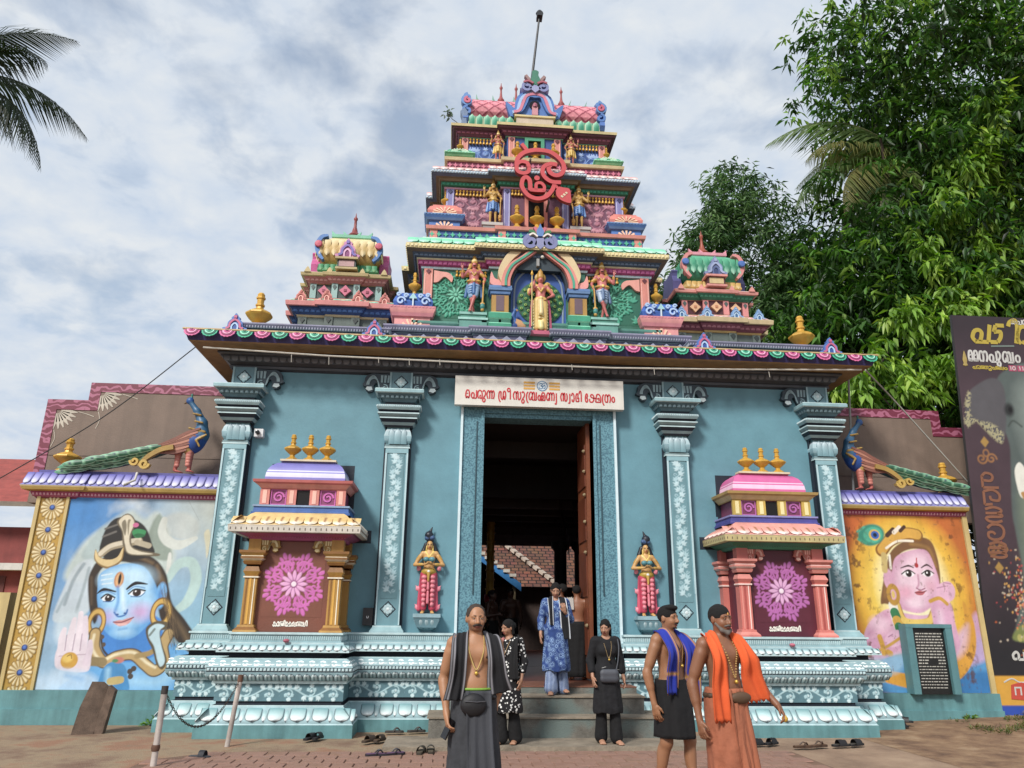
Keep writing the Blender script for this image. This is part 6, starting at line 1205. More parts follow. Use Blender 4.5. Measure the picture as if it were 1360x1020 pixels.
('e',0.39,0.44,0.073,0.059,'e8c860',0.033,0,0.0,0.8),
('c',[(0.38,0.47),(0.43,0.49),(0.45,0.44)],0.013,'8a6418',0.007),
('b',[(0.27,-0.04),(0.21,0.25),(0.43,0.28),(0.74,0.23),(0.9,0.12),(0.93,-0.04)],'b9d4ea',0.099,0.8),
('c',[(0.42,0.2),(0.65,0.15)],0.066,'7fb0de',0.066,0.6),
('b',[(0.93,-0.03),(0.91,0.22),(0.98,0.36),(1.11,0.4),(1.24,0.34),(1.3,0.2),(1.34,-0.03)],'3f8cc4',0.017),
('c',[(1.01,0.28),(1.03,0.01)],0.073,'9fd2ee',0.066,0.8),
('b',[(1.03,0.16),(1.23,0.19),(1.25,0.1),(1.05,0.07)],'c4ae6c',0.01),
('e',1.14,0.42,0.079,0.046,'c87a6a',0.017),
('e',1.09,0.41,0.046,0.026,'4a8a5a',0.013),
('b',[(2.15,2.34),(2.22,2.4),(2.27,2.19),(2.24,1.95),(2.2,2.13)],'d8cfa8',0.02,0.8),
('c',[(1.84,2.85),(2.04,2.55)],0.007,'8a8f8c',0.007,0.7)]
KRISHNA=[('e',1.19,1.58,1.053,1.365,'e2ac16',0.234),
('e',1.19,1.61,0.741,1.014,'edd04a',0.312,0,0.0,0.9),
('e',1.25,1.69,0.585,0.819,'f3ecc0',0.273,0,0.0,0.9),
('b',[(0.49,0.51),(0.96,0.62),(1.81,0.66),(2.4,0.88),(2.3,-0.02),(0.44,-0.03)],'4a92c8',0.156),
('b',[(1.88,0.8),(2.13,1.08),(2.32,1.27),(2.36,0.88),(2.37,0.53),(1.85,0.42)],'c8a4cc',0.078,0.8),
('b',[(1.62,-0.02),(1.74,0.25),(2.37,0.32),(2.3,-0.02)],'2f78b4',0.078),
('c',[(2.11,1.43),(2.15,1.08),(2.05,0.66),(1.75,0.32),(1.19,0.16),(0.6,0.24)],[0.031,0.172,0.257,0.273,0.242,0.195],'d89a20',0.023),
('b',[(1.56,1.01),(1.86,0.91),(2.13,1.08),(2.01,0.66),(1.71,0.52)],'d9b4c4',0.097,0.8),
('b',[(0.38,1.07),(0.72,1.3),(0.98,1.25),(1.44,1.22),(1.84,1.44),(1.89,1.08),(1.72,0.76),(0.96,0.62),(0.61,0.55),(0.26,0.51),(0.25,0.79)],'dba8c0',0.023),
('c',[(0.35,0.89),(0.7,1.21)],0.078,'c48aa8',0.078,0.7),
('e',0.57,1.07,0.156,0.117,'ecc8d8',0.117,0,0.0,0.8),
('b',[(0.64,1.43),(0.79,1.9),(0.96,2.27),(1.33,2.48),(1.67,2.47),(1.77,2.17),(1.76,1.77),(1.68,1.66),(1.65,2.1),(1.46,2.3),(1.14,2.24),(0.98,2.01),(0.9,1.68),(0.83,1.41),(0.71,1.39)],'7d5630',0.023),
('c',[(0.8,1.86),(0.73,1.5)],0.055,'8f6630',0.039,0.8),
('c',[(1.32,2.39),(1.63,2.32),(1.71,2.02)],0.055,'9a7238',0.039,0.8),
('e',0.84,1.79,0.094,0.172,'d8a4bc',0.019),
('b',[(0.92,1.94),(1.02,2.16),(1.3,2.28),(1.59,2.28),(1.7,2.0),(1.73,1.71),(1.62,1.44),(1.37,1.26),(1.14,1.26),(0.89,1.37),(0.84,1.62)],'d8a4be',0.023),
('b',[(1.03,1.94),(1.29,2.2),(1.55,2.19),(1.63,1.95),(1.6,1.65),(1.36,1.43),(1.09,1.47),(1.0,1.65)],'ecccda',0.156,0.9),
('e',1.11,1.58,0.133,0.101,'e49ab4',0.117,0,0.0,0.7),
('e',1.56,1.69,0.086,0.101,'dc9ab0',0.094,0,0.0,0.6),
('e',1.26,1.4,0.156,0.07,'f0d4e0',0.078,0,0.0,0.8),
('c',[(1.08,1.98),(1.22,2.02),(1.31,1.99)],[0.012,0.031,0.016],'3a2020',0.012),
('c',[(1.45,1.99),(1.56,2.04),(1.65,1.98)],[0.016,0.031,0.012],'3a2020',0.012),
('e',1.2,1.89,0.109,0.058,'f2eef0',0.012),
('e',1.21,1.89,0.055,0.058,'2a1c18',0.012),
('e',1.19,1.91,0.016,0.016,'ffffff',0.008),
('c',[(1.08,1.88),(1.21,1.95),(1.32,1.89)],0.019,'2a1414',0.008),
('e',1.55,1.9,0.101,0.058,'f2eef0',0.012),
('e',1.55,1.9,0.055,0.058,'2a1c18',0.012),
('e',1.54,1.91,0.016,0.016,'ffffff',0.008),
('c',[(1.44,1.89),(1.56,1.95),(1.66,1.9)],0.019,'2a1414',0.008),
('e',1.37,2.03,0.035,0.043,'b02a30',0.012),
('c',[(1.39,2.15),(1.38,2.08)],0.019,'c0404a',0.012),
('c',[(1.37,1.87),(1.36,1.72),(1.32,1.66)],0.031,'c488a4',0.023,0.8),
('c',[(1.31,1.65),(1.38,1.62),(1.46,1.65)],0.019,'a05a78',0.012),
('b',[(1.27,1.58),(1.35,1.61),(1.41,1.6),(1.47,1.61),(1.4,1.54),(1.31,1.54)],'c06068',0.012),
('c',[(1.27,1.58),(1.39,1.58),(1.48,1.61)],0.012,'6a2028',0.008),
('c',[(0.78,2.27),(0.97,2.45),(1.27,2.56),(1.46,2.54)],0.218,'8a5c14',0.016),
('c',[(0.79,2.28),(0.98,2.47),(1.27,2.57),(1.46,2.55)],0.164,'d6a236',0.019),
('c',[(0.87,2.31),(1.09,2.43),(1.37,2.44)],0.039,'f0e6d0',0.016),
('c',[(0.92,2.53),(1.04,2.63)],0.078,'4a3020',0.016),
('c',[(1.05,2.58),(1.16,2.67)],0.07,'efe2cc',0.016),
('c',[(1.17,2.61),(1.25,2.68)],0.062,'4a3020',0.016),
('c',[(0.81,2.19),(0.79,1.94)],0.101,'c9b06a',0.023),
('c',[(0.91,2.19),(0.9,1.97)],0.039,'efe8d8',0.016),
('e',0.63,2.53,0.25,0.179,'2f8a72',0.031,0.3),
('e',0.66,2.53,0.172,0.133,'49b090',0.031,0.3),
('e',0.69,2.53,0.101,0.094,'d8b040',0.016),
('e',0.7,2.53,0.074,0.07,'2f62b4',0.016),
('e',0.7,2.53,0.035,0.035,'12203a',0.012),
('c',[(0.39,2.58),(0.52,2.66)],0.039,'49b090',0.023),
('c',[(0.39,2.45),(0.52,2.39)],0.039,'3a9a7a',0.023),
('c',[(0.92,1.38),(1.01,1.07),(1.42,1.06),(1.55,1.26)],[0.117,0.195,0.203,0.117],'a8781c',0.019),
('c',[(0.93,1.4),(1.02,1.12),(1.43,1.11),(1.54,1.27)],[0.062,0.109,0.117,0.062],'e2bc54',0.019),
('c',[(0.85,1.37),(0.87,1.14),(0.91,0.96)],0.156,'e8e4d8',0.016),
('c',[(0.86,1.25),(0.88,1.18)],0.156,'2f7a4a',0.012),
('c',[(0.88,1.12),(0.9,1.05)],0.156,'d0a030',0.012),
('c',[(0.9,1.02),(0.91,0.96)],0.148,'2f7a4a',0.012),
('e',0.88,1.54,0.086,0.133,'b88a28',0.016,0,0.031),
('e',0.88,1.54,0.031,0.062,'d8b860',0.012),
('c',[(1.72,0.8),(1.7,1.15),(1.66,1.42)],[0.429,0.374,0.312],'d8a4c0',0.023),
('c',[(1.66,0.87),(1.66,1.26)],0.101,'eccadb',0.101,0.8),
('b',[(1.59,1.51),(1.68,1.69),(1.89,1.77),(1.99,1.66),(1.94,1.48),(1.75,1.42)],'e0b0c8',0.019),
('c',[(1.68,1.66),(1.84,1.69)],0.019,'b884a0',0.012),
('c',[(1.81,1.75),(1.93,1.73)],0.019,'b884a0',0.012),
('c',[(1.52,1.44),(1.69,1.49),(1.81,1.4)],0.062,'c9982c',0.016),
('c',[(0.32,0.65),(0.59,0.7),(0.88,0.84)],[0.351,0.328,0.234],'d09ab8',0.023),
('c',[(0.54,0.86),(0.57,0.72),(0.58,0.6)],0.086,'c9982c',0.016),
('c',[(0.65,0.62),(0.69,0.6)],0.094,'c9982c',0.016),
('b',[(0.62,0.81),(0.72,0.93),(0.88,0.97),(0.94,0.88),(0.88,0.74),(0.71,0.7)],'e0b2ca',0.019),
('c',[(0.3,0.57),(0.63,0.7),(0.92,0.86)],0.047,'c89a3c',0.016),
('c',[(0.69,0.86),(0.77,0.9)],0.016,'a87090',0.008),
('c',[(0.24,0.79),(0.27,0.61)],0.094,'c9982c',0.019),
('b',[(0.22,0.51),(0.61,0.55),(0.96,0.6),(0.84,0.35),(0.53,0.28)],'9ec4dc',0.097,0.7)]
def mural(left):
    cv=Cv(2.32,2.9,108,'8fb4cf')
    w,h=cv.w,cv.h; X,Y=cv.X/w,cv.Y/h
    if left:
        cv.blend(np.clip(1.3-X*1.8,0,1)*np.clip(Y*1.5-.3,0,1),'3f86c8'); cv.blend(np.clip((X-.45)*2,0,1)*np.clip((Y-.5)*2.4,0,1),'bcc4bc'); cv.blend(np.clip((X-.6)*2,0,1)*np.clip((.6-Y)*3,0,1),'86bccc'); cv.blend(np.clip((vnoise(X*5,Y*5,2)-.5)*4,0,1)*np.clip((Y-.6)*4,0,1),'dfe6e4',o=.7); cv.blend(np.clip((.35-Y)*4,0,1)*np.clip((vnoise(X*6,Y*6,8)-.35)*3,0,1),'c9dcec',o=.7)
        play(cv,SHIVA); rg=np.random.RandomState(3)
        for i in range(70):   # strands of hair and beads
            t=rg.rand(); x=1.62+.3*t+rg.randn()*.03; y=1.55-.85*t+rg.randn()*.05
            cv.line([(x,y),(x+.05,y-.16)],.006,'7a6344' if rg.rand()<.5 else '1f1813',o=.7)
        cv.noise(.07,.25,5); cv.noise(.05,.03,6)
    else:
        cv.c[:]=lin('c8681c'); cv.blend(np.clip((X-.75)*4,0,1),'b8641e'); cv.blend(np.clip((.2-X)*5,0,1),'b04a1c'); play(cv,KRISHNA); cv.noise(.08,.2,7); cv.noise(.06,.03,8)
        n=vnoise(cv.X/.09,cv.Y/.12,11); reg=np.clip(1-np.abs(X-.12)*5,0,1)+np.clip(1-np.abs(X-.88)*9,0,1)
        cv.blend(np.clip((n-.62)*9,0,1)*np.clip(reg,0,1),'5a3418',o=.8); cv.blend(np.clip((vnoise(cv.X/.05,cv.Y/.07,12)-.72)*12,0,1),'7a5a44',o=.5)
    return cv.mesh('mural_painting',PM)
def flank(s,label,mlabel):
    K=thing('flank_wall',label,'wall',(s*6.6,.6,0)); m=lambda a,b:(min(s*a,s*b),max(s*a,s*b)); tl=paint(TEALB,.6,.3)
    xo=8.03 if s<0 else 7.62
    b=MB(); a,c=m(5.2,xo); b.box(a,c,.46,.94,-.1,3.6,paint('b9a882',.6,.2)); b.box(a,c,.34,.459,-.1,.2,tl).box(a,c,.38,.459,.2,.455,tl); W0=b.build('wall_body',K)
    if s<0: inst('mural',mural(True),K,Matrix.Translation((-6.36,.455,.46)))['label']=mlabel
    else: inst('mural',mural(False),K,Matrix.Translation((6.36,.455,.46)))['label']=mlabel
    # gilded feather border
    cv=Cv(.5,2.98,90,'b08a2c'); cv.noise(.15,.1,2)
    for i in range(9):
        y=.14+i*.335
        for k in range(16):
            an=2*math.pi*k/16; cv.line([(.25+math.cos(an)*.07,y+math.sin(an)*.06),(.25+math.cos(an)*.2,y+math.sin(an)*.17)],[.02,.055],'7a5a1c',h=.002); cv.line([(.25+math.cos(an)*.08,y+math.sin(an)*.07),(.25+math.cos(an)*.19,y+math.sin(an)*.16)],[.014,.04],'e2cf9c',h=.008)
        cv.ell(.25,y,.07,.06,'c9b070',h=.008); cv.ell(.25,y,.055,.045,'20356c',h=.012); cv.ell(.25,y+.004,.03,.024,'4a74c4',h=.014)
    if s<0: fb=inst('feather_border',cv.mesh('feather_border'),K,Matrix.Translation((-7.775,.45,.2)) @ Matrix.Diagonal((.84,1,1.05,1)))
    gb=paint('c9b070',.5,.15)
    for x in ((7.53,7.575),(7.975,8.03)) if s<0 else ((7.525,7.61),): a,c=m(*x); MB().box(a,c,.425,.46,.19,3.34,gb).build('border_bead',K)
    # cornice
    P=[(-xo-.02,2.0),(-xo-.02,.46),(-7.45,.46),(-7.45,.49),(-5.18,.49)] if s<0 else mir([(-7.6,.49),(-5.18,.49)])
    C=MB().mold(P,[(.0,3.3,'8c2f58'),(.03,3.33,'d0809c'),(.05,3.335,'b04a72'),(.08,3.40,'8c2f58'),(.1,3.41,GOLD),(.17,3.425,'c0a050'),(.19,3.47,'e0cf9a'),(.2,3.49,'8583c0'),(.19,3.5,'8a88c4'),(.08,3.62,'6a68b0'),(.03,3.72,'5a58a0'),(.03,3.76,'7a78b0'),(-.45,3.775,'8a8a98')]).build('cornice',K)
    row('petal',petal('cornice_petal',.13,.26,.02,'5f5cb0','a3a1d8','f4f4fa',edge='4a488c'),P,.19,3.5,.13,C,R_(-34),front_only=True); beads('dentil_row',P,.062,3.375,.055,.036,.05,.012,paint('e6a9bc',.5,.1),C)
    # brown upper wall with maroon scroll border
    o=[(5.14,3.3),(5.14,5.41),(7.78,5.41),(7.78,5.09),(8.45,5.09),(8.45,3.3)]; b=MB(); b.prism([(s*x,z) for x,z in (o if s>0 else o)][::1] if s<0 else [(x,z) for x,z in o][::-1],.95,1.2,paint('7d6a5c',.65,.15)); UW=b.build('upper_wall',K)
    bm,N,L,B_=_mat('maroon_scroll'); g=N.new('ShaderNodeNewGeometry'); vo=N.new('ShaderNodeTexVoronoi'); vo.feature='SMOOTH_F1'; vo.inputs['Scale'].default_value=11; n=N.new('ShaderNodeTexNoise'); n.inputs['Scale'].default_value=9; L.new(g.outputs['Position'],n.inputs[0]); L.new(n.outputs['Color'],vo.inputs[0]); r=N.new('ShaderNodeValToRGB'); w_=N.new('ShaderNodeTexWave'); w_.inputs['Scale'].default_value=3; w_.inputs['Distortion'].default_value=9; w_.inputs['Detail'].default_value=1; w_.inputs['Detail Scale'].default_value=2; w_.wave_type='RINGS'; L.new(g.outputs['Position'],w_.inputs[0]); L.new(w_.outputs[0],r.inputs[0]); e=r.color_ramp.elements; e[0].position=.6; e[0].color=(*lin('74283f'),1); e[1].position=.78; e[1].color=(*lin('a8607a'),1); L.new(r.outputs[0],B_.inputs['Base Color'])
    for x0,x1,z0,z1 in ((5.14,7.781,5.25,5.412),(7.60,7.782,5.09,5.249),(7.60,8.452,4.91,5.089),(8.28,8.453,3.75,4.909)): a,c=m(x0,x1); MB().box(a,c,.938,.96,z0,z1+.001,bm).build('painted_border',UW)
    for cx,cz in ((7.58,5.24),(8.26,4.9)) if s<0 else ():
        f=MB(); wf=paint('c4baa8',.6,.2,bump=0)
        for k in range(7): an=math.pi*1.5+(k-.2)*R_(90)/6.2; f.ribbon([(cx+math.cos(an)*.06,cz+math.sin(an)*.06),(cx+math.cos(an)*.2,cz+math.sin(an)*.2),(cx+math.cos(an)*.34,cz+math.sin(an)*.34)],[.02,.07,.015],.944,.004,wf)
        f.ribbon(smooth([(cx,cz-.35),(cx+.04,cz-.5),(cx,cz-.65)],5,[.02,.012,.004])[0],.01,.944,.004,wf); f.ribbon(smooth([(cx+.35,cz-.02),(cx+.5,cz-.06),(cx+.62,cz-.1)],5)[0],.012,.944,.004,wf)
        f.v=[((-(2*cx-x) if 0 else x),y,z) for x,y,z in f.v]; f.v=[(2*cx-x,y,z) for x,y,z in f.v]
        if s<0: f.v=[(-x,y,z) for x,y,z in f.v]
        f.build('painted_flower',UW)
    MB().box(min(s*5.2,s*8.27),max(s*5.2,s*8.27),.944,.951,4.105,4.113,paint('5a4a40',.7,.2)).build('joint_line',UW)
    pot('finial_pot',K,s*(7.78 if s<0 else 7.45),.62,3.77,.56,.42,8)
    return K
flank(-1,'left flank wall with blue deity mural, feather border and stepped brown upper wall','large mural of a blue-skinned deity with snakes and crescent moon')
flank(1,'right flank wall with orange child deity mural below stepped brown upper wall','weathered mural of a pink-skinned child deity with peacock feather')
# ------------------------------------------------------------------ peacock statues on the flank walls
def peacock(s,label):
    K=thing('peacock_statue',label,'statue',(s*5.85,.45,3.775),'peacock statues on the flank walls'); M=Matrix.Diagonal((-s,1,1,1)); bl='2a5a9c'; gd='a8863a'
    S=Sdf(.04); S.ell((-5.72,.48,4.32),(.17,.15,.24),'25509a',rot=rotm('Y',.45)); S.ell((-5.95,.48,4.24),(.26,.14,.14),'8a5a3c',rot=rotm('Y',-.45)); S.chain([(-5.62,.46,4.42),(-5.64,.45,4.62),(-5.75,.45,4.82),(-5.87,.45,4.97)],[.12,.08,.052,.042],'37698f'); S.ell((-5.89,.45,5.0),(.062,.052,.062),bl,.02); S.cone((-5.93,.45,4.98),(-6.0,.45,4.93),.022,.006,'6a5030',.008); S.cone((-5.87,.45,5.05),(-5.87,.45,5.11),.016,.02,'2f7a6a',.01)
    for p in (((-5.6,.34,4.6),(-5.72,.33,4.62)),((-5.55,.36,4.45),(-5.8,.33,4.5)),((-5.52,.36,4.4),(-5.66,.33,4.3)),((-5.66,.38,4.74),(-5.78,.37,4.76)),((-5.66,.33,4.3),(-5.6,.34,4.2))): S.cone(p[0],p[1],.018,.018,gd,.006)
    inst('body',S.mesh('peacock_body',.014,STM),K,M)
    for dx,x in ((0,-5.78),(.24,-5.98)):
        L=Sdf(.02); L.cone((x+.02,.45+dx*.3,4.15),(x-.02 if dx else x+.03,.45+dx*.3,3.83),.055,.03,'b05a50'); [L.cone((x-.0,.42+dx*.3,4.1-.05*i),(x+.02,.42+dx*.3,4.1-.05*i),.046-.003*i,.046-.003*i,'c87a6c',.006) for i in range(5)]
        for k in (-1,0,1): L.cone((x,.44+dx*.3,3.81),(x+.1,.44+dx*.3+k*.05,3.79),.018,.01,'b05a50',.008)
        L.ell((x-.02,.42+dx*.3,4.16),(.07,.06,.09),gd,.02); inst('leg',L.mesh('peacock_leg',.011,STM),K,M)
    cv=paint('a86a54',.5,.15)
    for i in range(7):
        q,w=smooth([(-5.62-.03*i,4.5-.06*i),(-5.82-.03*i,4.42-.055*i),(-6.02-.05*i,4.3-.035*i),(-6.32-.02*i,4.17-.02*i)],5,[.03,.05,.05,.01]); MB().ribbon(q,w,.325+.004*i,.05,paint('b87c66' if i%2 else '8a5444',.5,.15)).build('wing_feather',K,False,M)
    q,w=smooth([(-6.0,4.17),(-6.2,4.12),(-6.4,3.98),(-6.5,3.84)],5,[.08,.08,.07,.05]); b=MB().ribbon(q,w,.3,.08,paint(gd,.45,.15)); b.ribbon(spiral(-6.42,3.88,.08,.02,0,-8,16),.04,.29,.08,paint('c9a548',.45,.15)); b.ribbon(spiral(-6.58,3.92,.07,.02,3,10,16),.035,.3,.08,paint('c9a548',.45,.15)); b.build('gilded_scroll',K,False,M)
    fe=vmesh('tail_feather',*leafmesh(.34,.1,.025,('2a5e44','56a080','a5ceac'),('33465a','7fb08a')),mat=STM)
    rg=random.Random(5)
    for r in range(4):
        n=8-r//2
        for i in range(n):
            t=(i+.3*r)/n; x=-6.2-t*1.3; z=4.13-.32*t-.06*t*(1-t)+(.05-.045*r)*(1-t*.5); y=.33+.03*r-.02*t
            inst('tail_feather',fe,K,M @ Matrix.Translation((x,y-i*.006,z)) @ Matrix.Rotation(R_(12-6*t)*-1,4,'Y') @ Matrix.Rotation(R_(rg.uniform(-6,6)),4,'Y'))
    MB().ribbon(smooth([(-6.1,4.2),(-6.6,4.0),(-7.1,3.86),(-7.6,3.80)],6,[.25,.26,.2,.1])[0],[.17-.005*i for i in range(19)],.4,.12,paint('1f4f3c',.5,.15)).build('tail_core',K,False,M)
def leafmesh(L,w,d,cols,eye):
    v=[];c=[];f=[];nu,nv=6,8
    for j in range(nv+1):
        t=j/nv; hw=w*.5*math.sin(math.pi*min(1,.12+t*.88))**.6 if t<1 else .004
        for i in range(nu+1):
            u=-1+2*i/nu; v.append((-t*L,-d*(1-u*u)*math.sin(math.pi*min(1,t+.1)),u*hw)); r=math.hypot((t-.62)/.3,u*.8)
            c.append(lin(eye[0]) if r<.35 else lin(eye[1]) if r<.6 else lin(cols[2]) if abs(u)>.8 else lin(cols[1] if t>.4 else cols[0]))
    for j in range(nv):
        for i in range(nu): a=j*(nu+1)+i; f.append([a,a+1,a+nu+2,a+nu+1])
    return v,f,c
peacock(-1,'blue peacock statue with long green tail on the left flank wall')
peacock(1,'blue peacock statue with long green tail on the right flank wall')
# inscription plaque in front of the right mural
PQ=thing('inscription_plaque','black inscribed stone slab in a teal frame below the child mural','plaque',(6.47,.33,.45))
tp=paint('56888e',.6,.2); MB().box(6.08,6.2,.24,.44,.455,1.47,tp).box(6.76,6.88,.24,.44,.455,1.47,tp).box(6.08,6.88,.235,.44,1.47,1.53,tp).build('frame',PQ); MB().box(6.2,6.76,.3,.43,.45,1.47,paint('1f2020',.35,.2)).build('slab',PQ)
b=MB(); rg=random.Random(2); tx=paint('b9b6ac',.6,.1,bump=0)
for r in range(19):
    x=6.25+rg.random()*.02
    while x<6.7:
        w=rg.uniform(.02,.07); b.box(x,min(x+w,6.72),.297,.3,1.38-r*.046-.009,1.38-r*.046+.009*(1 if r<11 else .4),tx); x+=w+.014
        if r in (9,10) and x>6.4 and x<6.55: x=6.6
tag(b.build('inscription',PQ),kind='stuff')
# ------------------------------------------------------------------ red house beyond the left wall
RH=thing('red_house','low red washed house with red roof beyond the left flank wall','house',(-12,4,0)); rw=paint('8f3f3a',.7,.3)
MB().box(-18,-9.3,2.9,9,-.1,3.1,rw).build('wall',RH); MB().add([(-18.5,2.3,3.5),(-9.0,2.3,3.5),(-9.6,5.5,4.9),(-18.5,5.5,4.9)],[(0,1,2,3)],paint('a8483c',.7,.3)).add([(-18.5,2.3,3.5),(-9.0,2.3,3.5),(-9.0,2.36,3.42),(-18.5,2.36,3.42)],[(3,2,1,0)],'c9c4ba').add([(-9.0,2.3,3.5),(-9.2,8.7,3.5),(-9.6,5.5,4.9)],[(0,1,2)],paint('a8483c',.7,.3)).build('roof',RH)
MB().box(-18.2,-9.2,2.6,2.9,2.3,2.42,paint('d8d4ca',.6,.2)).build('ledge',RH); MB().box(-12.5,-9.6,2.88,2.9,1.2,2.2,paint('5d2420',.6,.2)).build('panel',RH); MB().box(-10.4,-9.25,2.5,2.88,-.1,1.9,paint('d0b878',.6,.2)).build('buttress',RH)
# ------------------------------------------------------------------ inside the gateway and the courtyard beyond
floorm=paint('5a2c22',.35,.3)
tag(MB().box(-4.85,4.85,.3,4.35,.3,.608,floorm).box(-9,9,4.35,26,.3,.61,floorm).build('courtyard_floor'),kind='structure')
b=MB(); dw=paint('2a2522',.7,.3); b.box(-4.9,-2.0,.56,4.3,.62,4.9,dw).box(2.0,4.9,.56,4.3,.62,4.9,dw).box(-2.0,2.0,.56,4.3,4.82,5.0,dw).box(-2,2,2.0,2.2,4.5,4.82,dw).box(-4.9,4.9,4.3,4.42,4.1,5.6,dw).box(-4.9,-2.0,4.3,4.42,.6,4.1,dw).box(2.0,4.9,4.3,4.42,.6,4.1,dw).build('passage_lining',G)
PVN=thing('courtyard_pavilion','dark timber-roofed pavilion seen through the open doorway','pavilion',(0,6.6,.6)); tm=paint('3a2620',.6,.3); cl=paint('6d6068',.7,.3)
MB().box(-7,7,4.4,9.2,4.25,4.4,paint('241c1c',.7,.2)).build('ceiling',PVN)
for y in (5.0,6.2,7.4,8.6): MB().box(-7,7,y,y+.22,3.98,4.25,tm).build('beam',PVN)
MB().box(-7,7,9.0,9.25,3.52,3.8,cl).build('eave_beam',PVN); MB().box(-7,7,8.98,9.2,3.8,4.0,paint('4a3f42',.7,.2)).build('eave_board',PVN)
MB().add([(1.0,4.6,4.0),(1.9,8.9,3.1),(1.9,8.9,3.6),(1.0,4.6,4.25)],[(0,1,2,3)],paint('5c2c20',.6,.2)).add([(1.3,4.6,4.0),(2.2,8.9,3.1),(2.2,8.9,3.6),(1.3,4.6,4.25)],[(3,2,1,0)],paint('5c2c20',.6,.2)).build('raking_board',PVN)
for s in (-1,1): MB().box(min(s*5.2,s*5.4),max(s*5.2,s*5.4),4.43,20,.6,4.24,paint('5a4a42',.8,.3)).build('side_wall',PVN)
for x in (-3.2,1.55,2.1): MB().lathe([(.24,0),(.24,.15),(.17,.2),(.17,2.7),(.25,2.8),(.25,2.95)],12,paint('2b2a2c',.6,.2)).build('column',PVN,40,Matrix.Translation((x,8.3,.6)))
SH=thing('tiled_shrine','shrine with mossy red clay tile roof in the courtyard beyond the doorway','shrine',(2,15,.6))
tmn,N,L,B_=_mat('clay_tiles'); g=N.new('ShaderNodeTexCoord'); br_=N.new('ShaderNodeTexBrick'); L.new(g.outputs['Object'],br_.inputs[0]); br_.inputs['Scale'].default_value=1; br_.inputs['Brick Width'].default_value=.26; br_.inputs['Row Height'].default_value=.2; br_.inputs['Mortar Size'].default_value=.02; br_.inputs['Color1'].default_value=(*lin('8f5a44'),1); br_.inputs['Color2'].default_value=(*lin('6d4638'),1); br_.inputs['Mortar'].default_value=(*lin('2a1c18'),1); n=N.new('ShaderNodeTexNoise'); n.inputs['Scale'].default_value=2; n.inputs['Detail'].default_value=8; L.new(g.outputs['Object'],n.inputs[0]); mx=N.new('ShaderNodeMixRGB'); mx.blend_type='MULTIPLY'; mx.inputs[0].default_value=.6; L.new(br_.outputs[0],mx.inputs[1]); L.new(n.outputs['Color'],mx.inputs[2]); L.new(mx.outputs[0],B_.inputs['Base Color']); B_.inputs['Roughness'].default_value=.9; bp_=N.new('ShaderNodeBump'); bp_.inputs['Distance'].default_value=.05; L.new(br_.outputs['Fac'],bp_.inputs['Height']); bp_.invert=True; L.new(bp_.outputs[0],B_.inputs['Normal'])
MB().add([(-5,0,0),(5,0,0),(5,3.6,0),(-5,3.6,0)],[(0,1,2,3)],tmn).build('roof',SH,False,Matrix.Translation((2.2,12.6,2.55)) @ Matrix.Rotation(R_(33),4,'X'))
rd_=MB()
for i in range(12): rd_.box(-.1,.1,i*.3,i*.3+.24,.0,.1,paint('c9b8a4',.7,.3))
for i in range(12): MB().box(-.09,.09,0,.24,0,.09,paint('c4b2a0',.7,.3)).build('ridge_tile',SH,False,Matrix.Translation((2.05-i*.17,12.62+i*.24,2.62+i*.157)) @ Matrix.Rotation(R_(35),4,'Z') @ Matrix.Rotation(R_(30),4,'X'))
MB().box(-2.8,7,13.2,17,.6,2.6,paint('4a3a34',.8,.3)).build('wall',SH)
bf=paint('2f7fc0',.5,.1); GH=thing('blue_gabled_porch','small gabled porch with blue barge boards and tiled edge in the courtyard','porch',(-1.2,11,.6))
for s in (-1,1): MB().prism([(0,3.75),(0,3.93),(s*1.5,2.93),(s*1.5,2.7)] if s<0 else [(0,3.75),(1.5,2.7),(1.5,2.93),(0,3.93)],11,11.1,bf).build('barge_board',GH,False,Matrix.Translation((-.75,0,-.35))); [MB().box(0,.2,0,.2,0,.09,paint('d8d2c6',.7,.2)).build('edge_tile',GH,False,Matrix.Translation((-.75+s*(.1+i*.19)-.1,10.95,3.53-i*.127))) for i in range(7)]
MB().add([(-.75,11.05,3.55),(.75,11.05,2.55),(.75,14,2.55),(-.75,14,3.55)],[(0,1,2,3)],tmn).add([(-2.25,11.05,2.55),(-.75,11.05,3.55),(-.75,14,3.55),(-2.25,14,2.55)],[(0,1,2,3)],tmn).build('roof',GH); MB().box(-2.1,-2.0,11.2,11.3,.6,2.6,paint('8a7a5a',.6,.2)).build('post',GH); MB().box(.5,.6,11.2,11.3,.6,2.6,paint('8a7a5a',.6,.2)).build('post',GH)
FM=thing('gilded_flag_mast','gilded ringed flag mast standing in the courtyard behind the doorway','mast',(-.36,7.9,.6)); b=MB(); pr=[]
for i in range(15): z=i*.24; c_=goldm(); pr+=[(.1,z),(.1,z+.2),(.125,z+.205),(.125,z+.235)]
b.lathe(pr,14,goldm()); b.build('shaft',FM,30,Matrix.Translation((-.36,7.9,.62))); MB().lathe([(.3,0),(.3,.1),(.22,.2),(.22,.5),(.16,.6)],14,goldm()).build('pedestal',FM,30,Matrix.Translation((-.36,7.9,.62))); MB().lathe([(.13,0),(.15,.1),(.13,.2)],14,paint('9a2028',.5,.1)).build('red_cloth',FM,30,Matrix.Translation((-.36,7.9,1.95)))
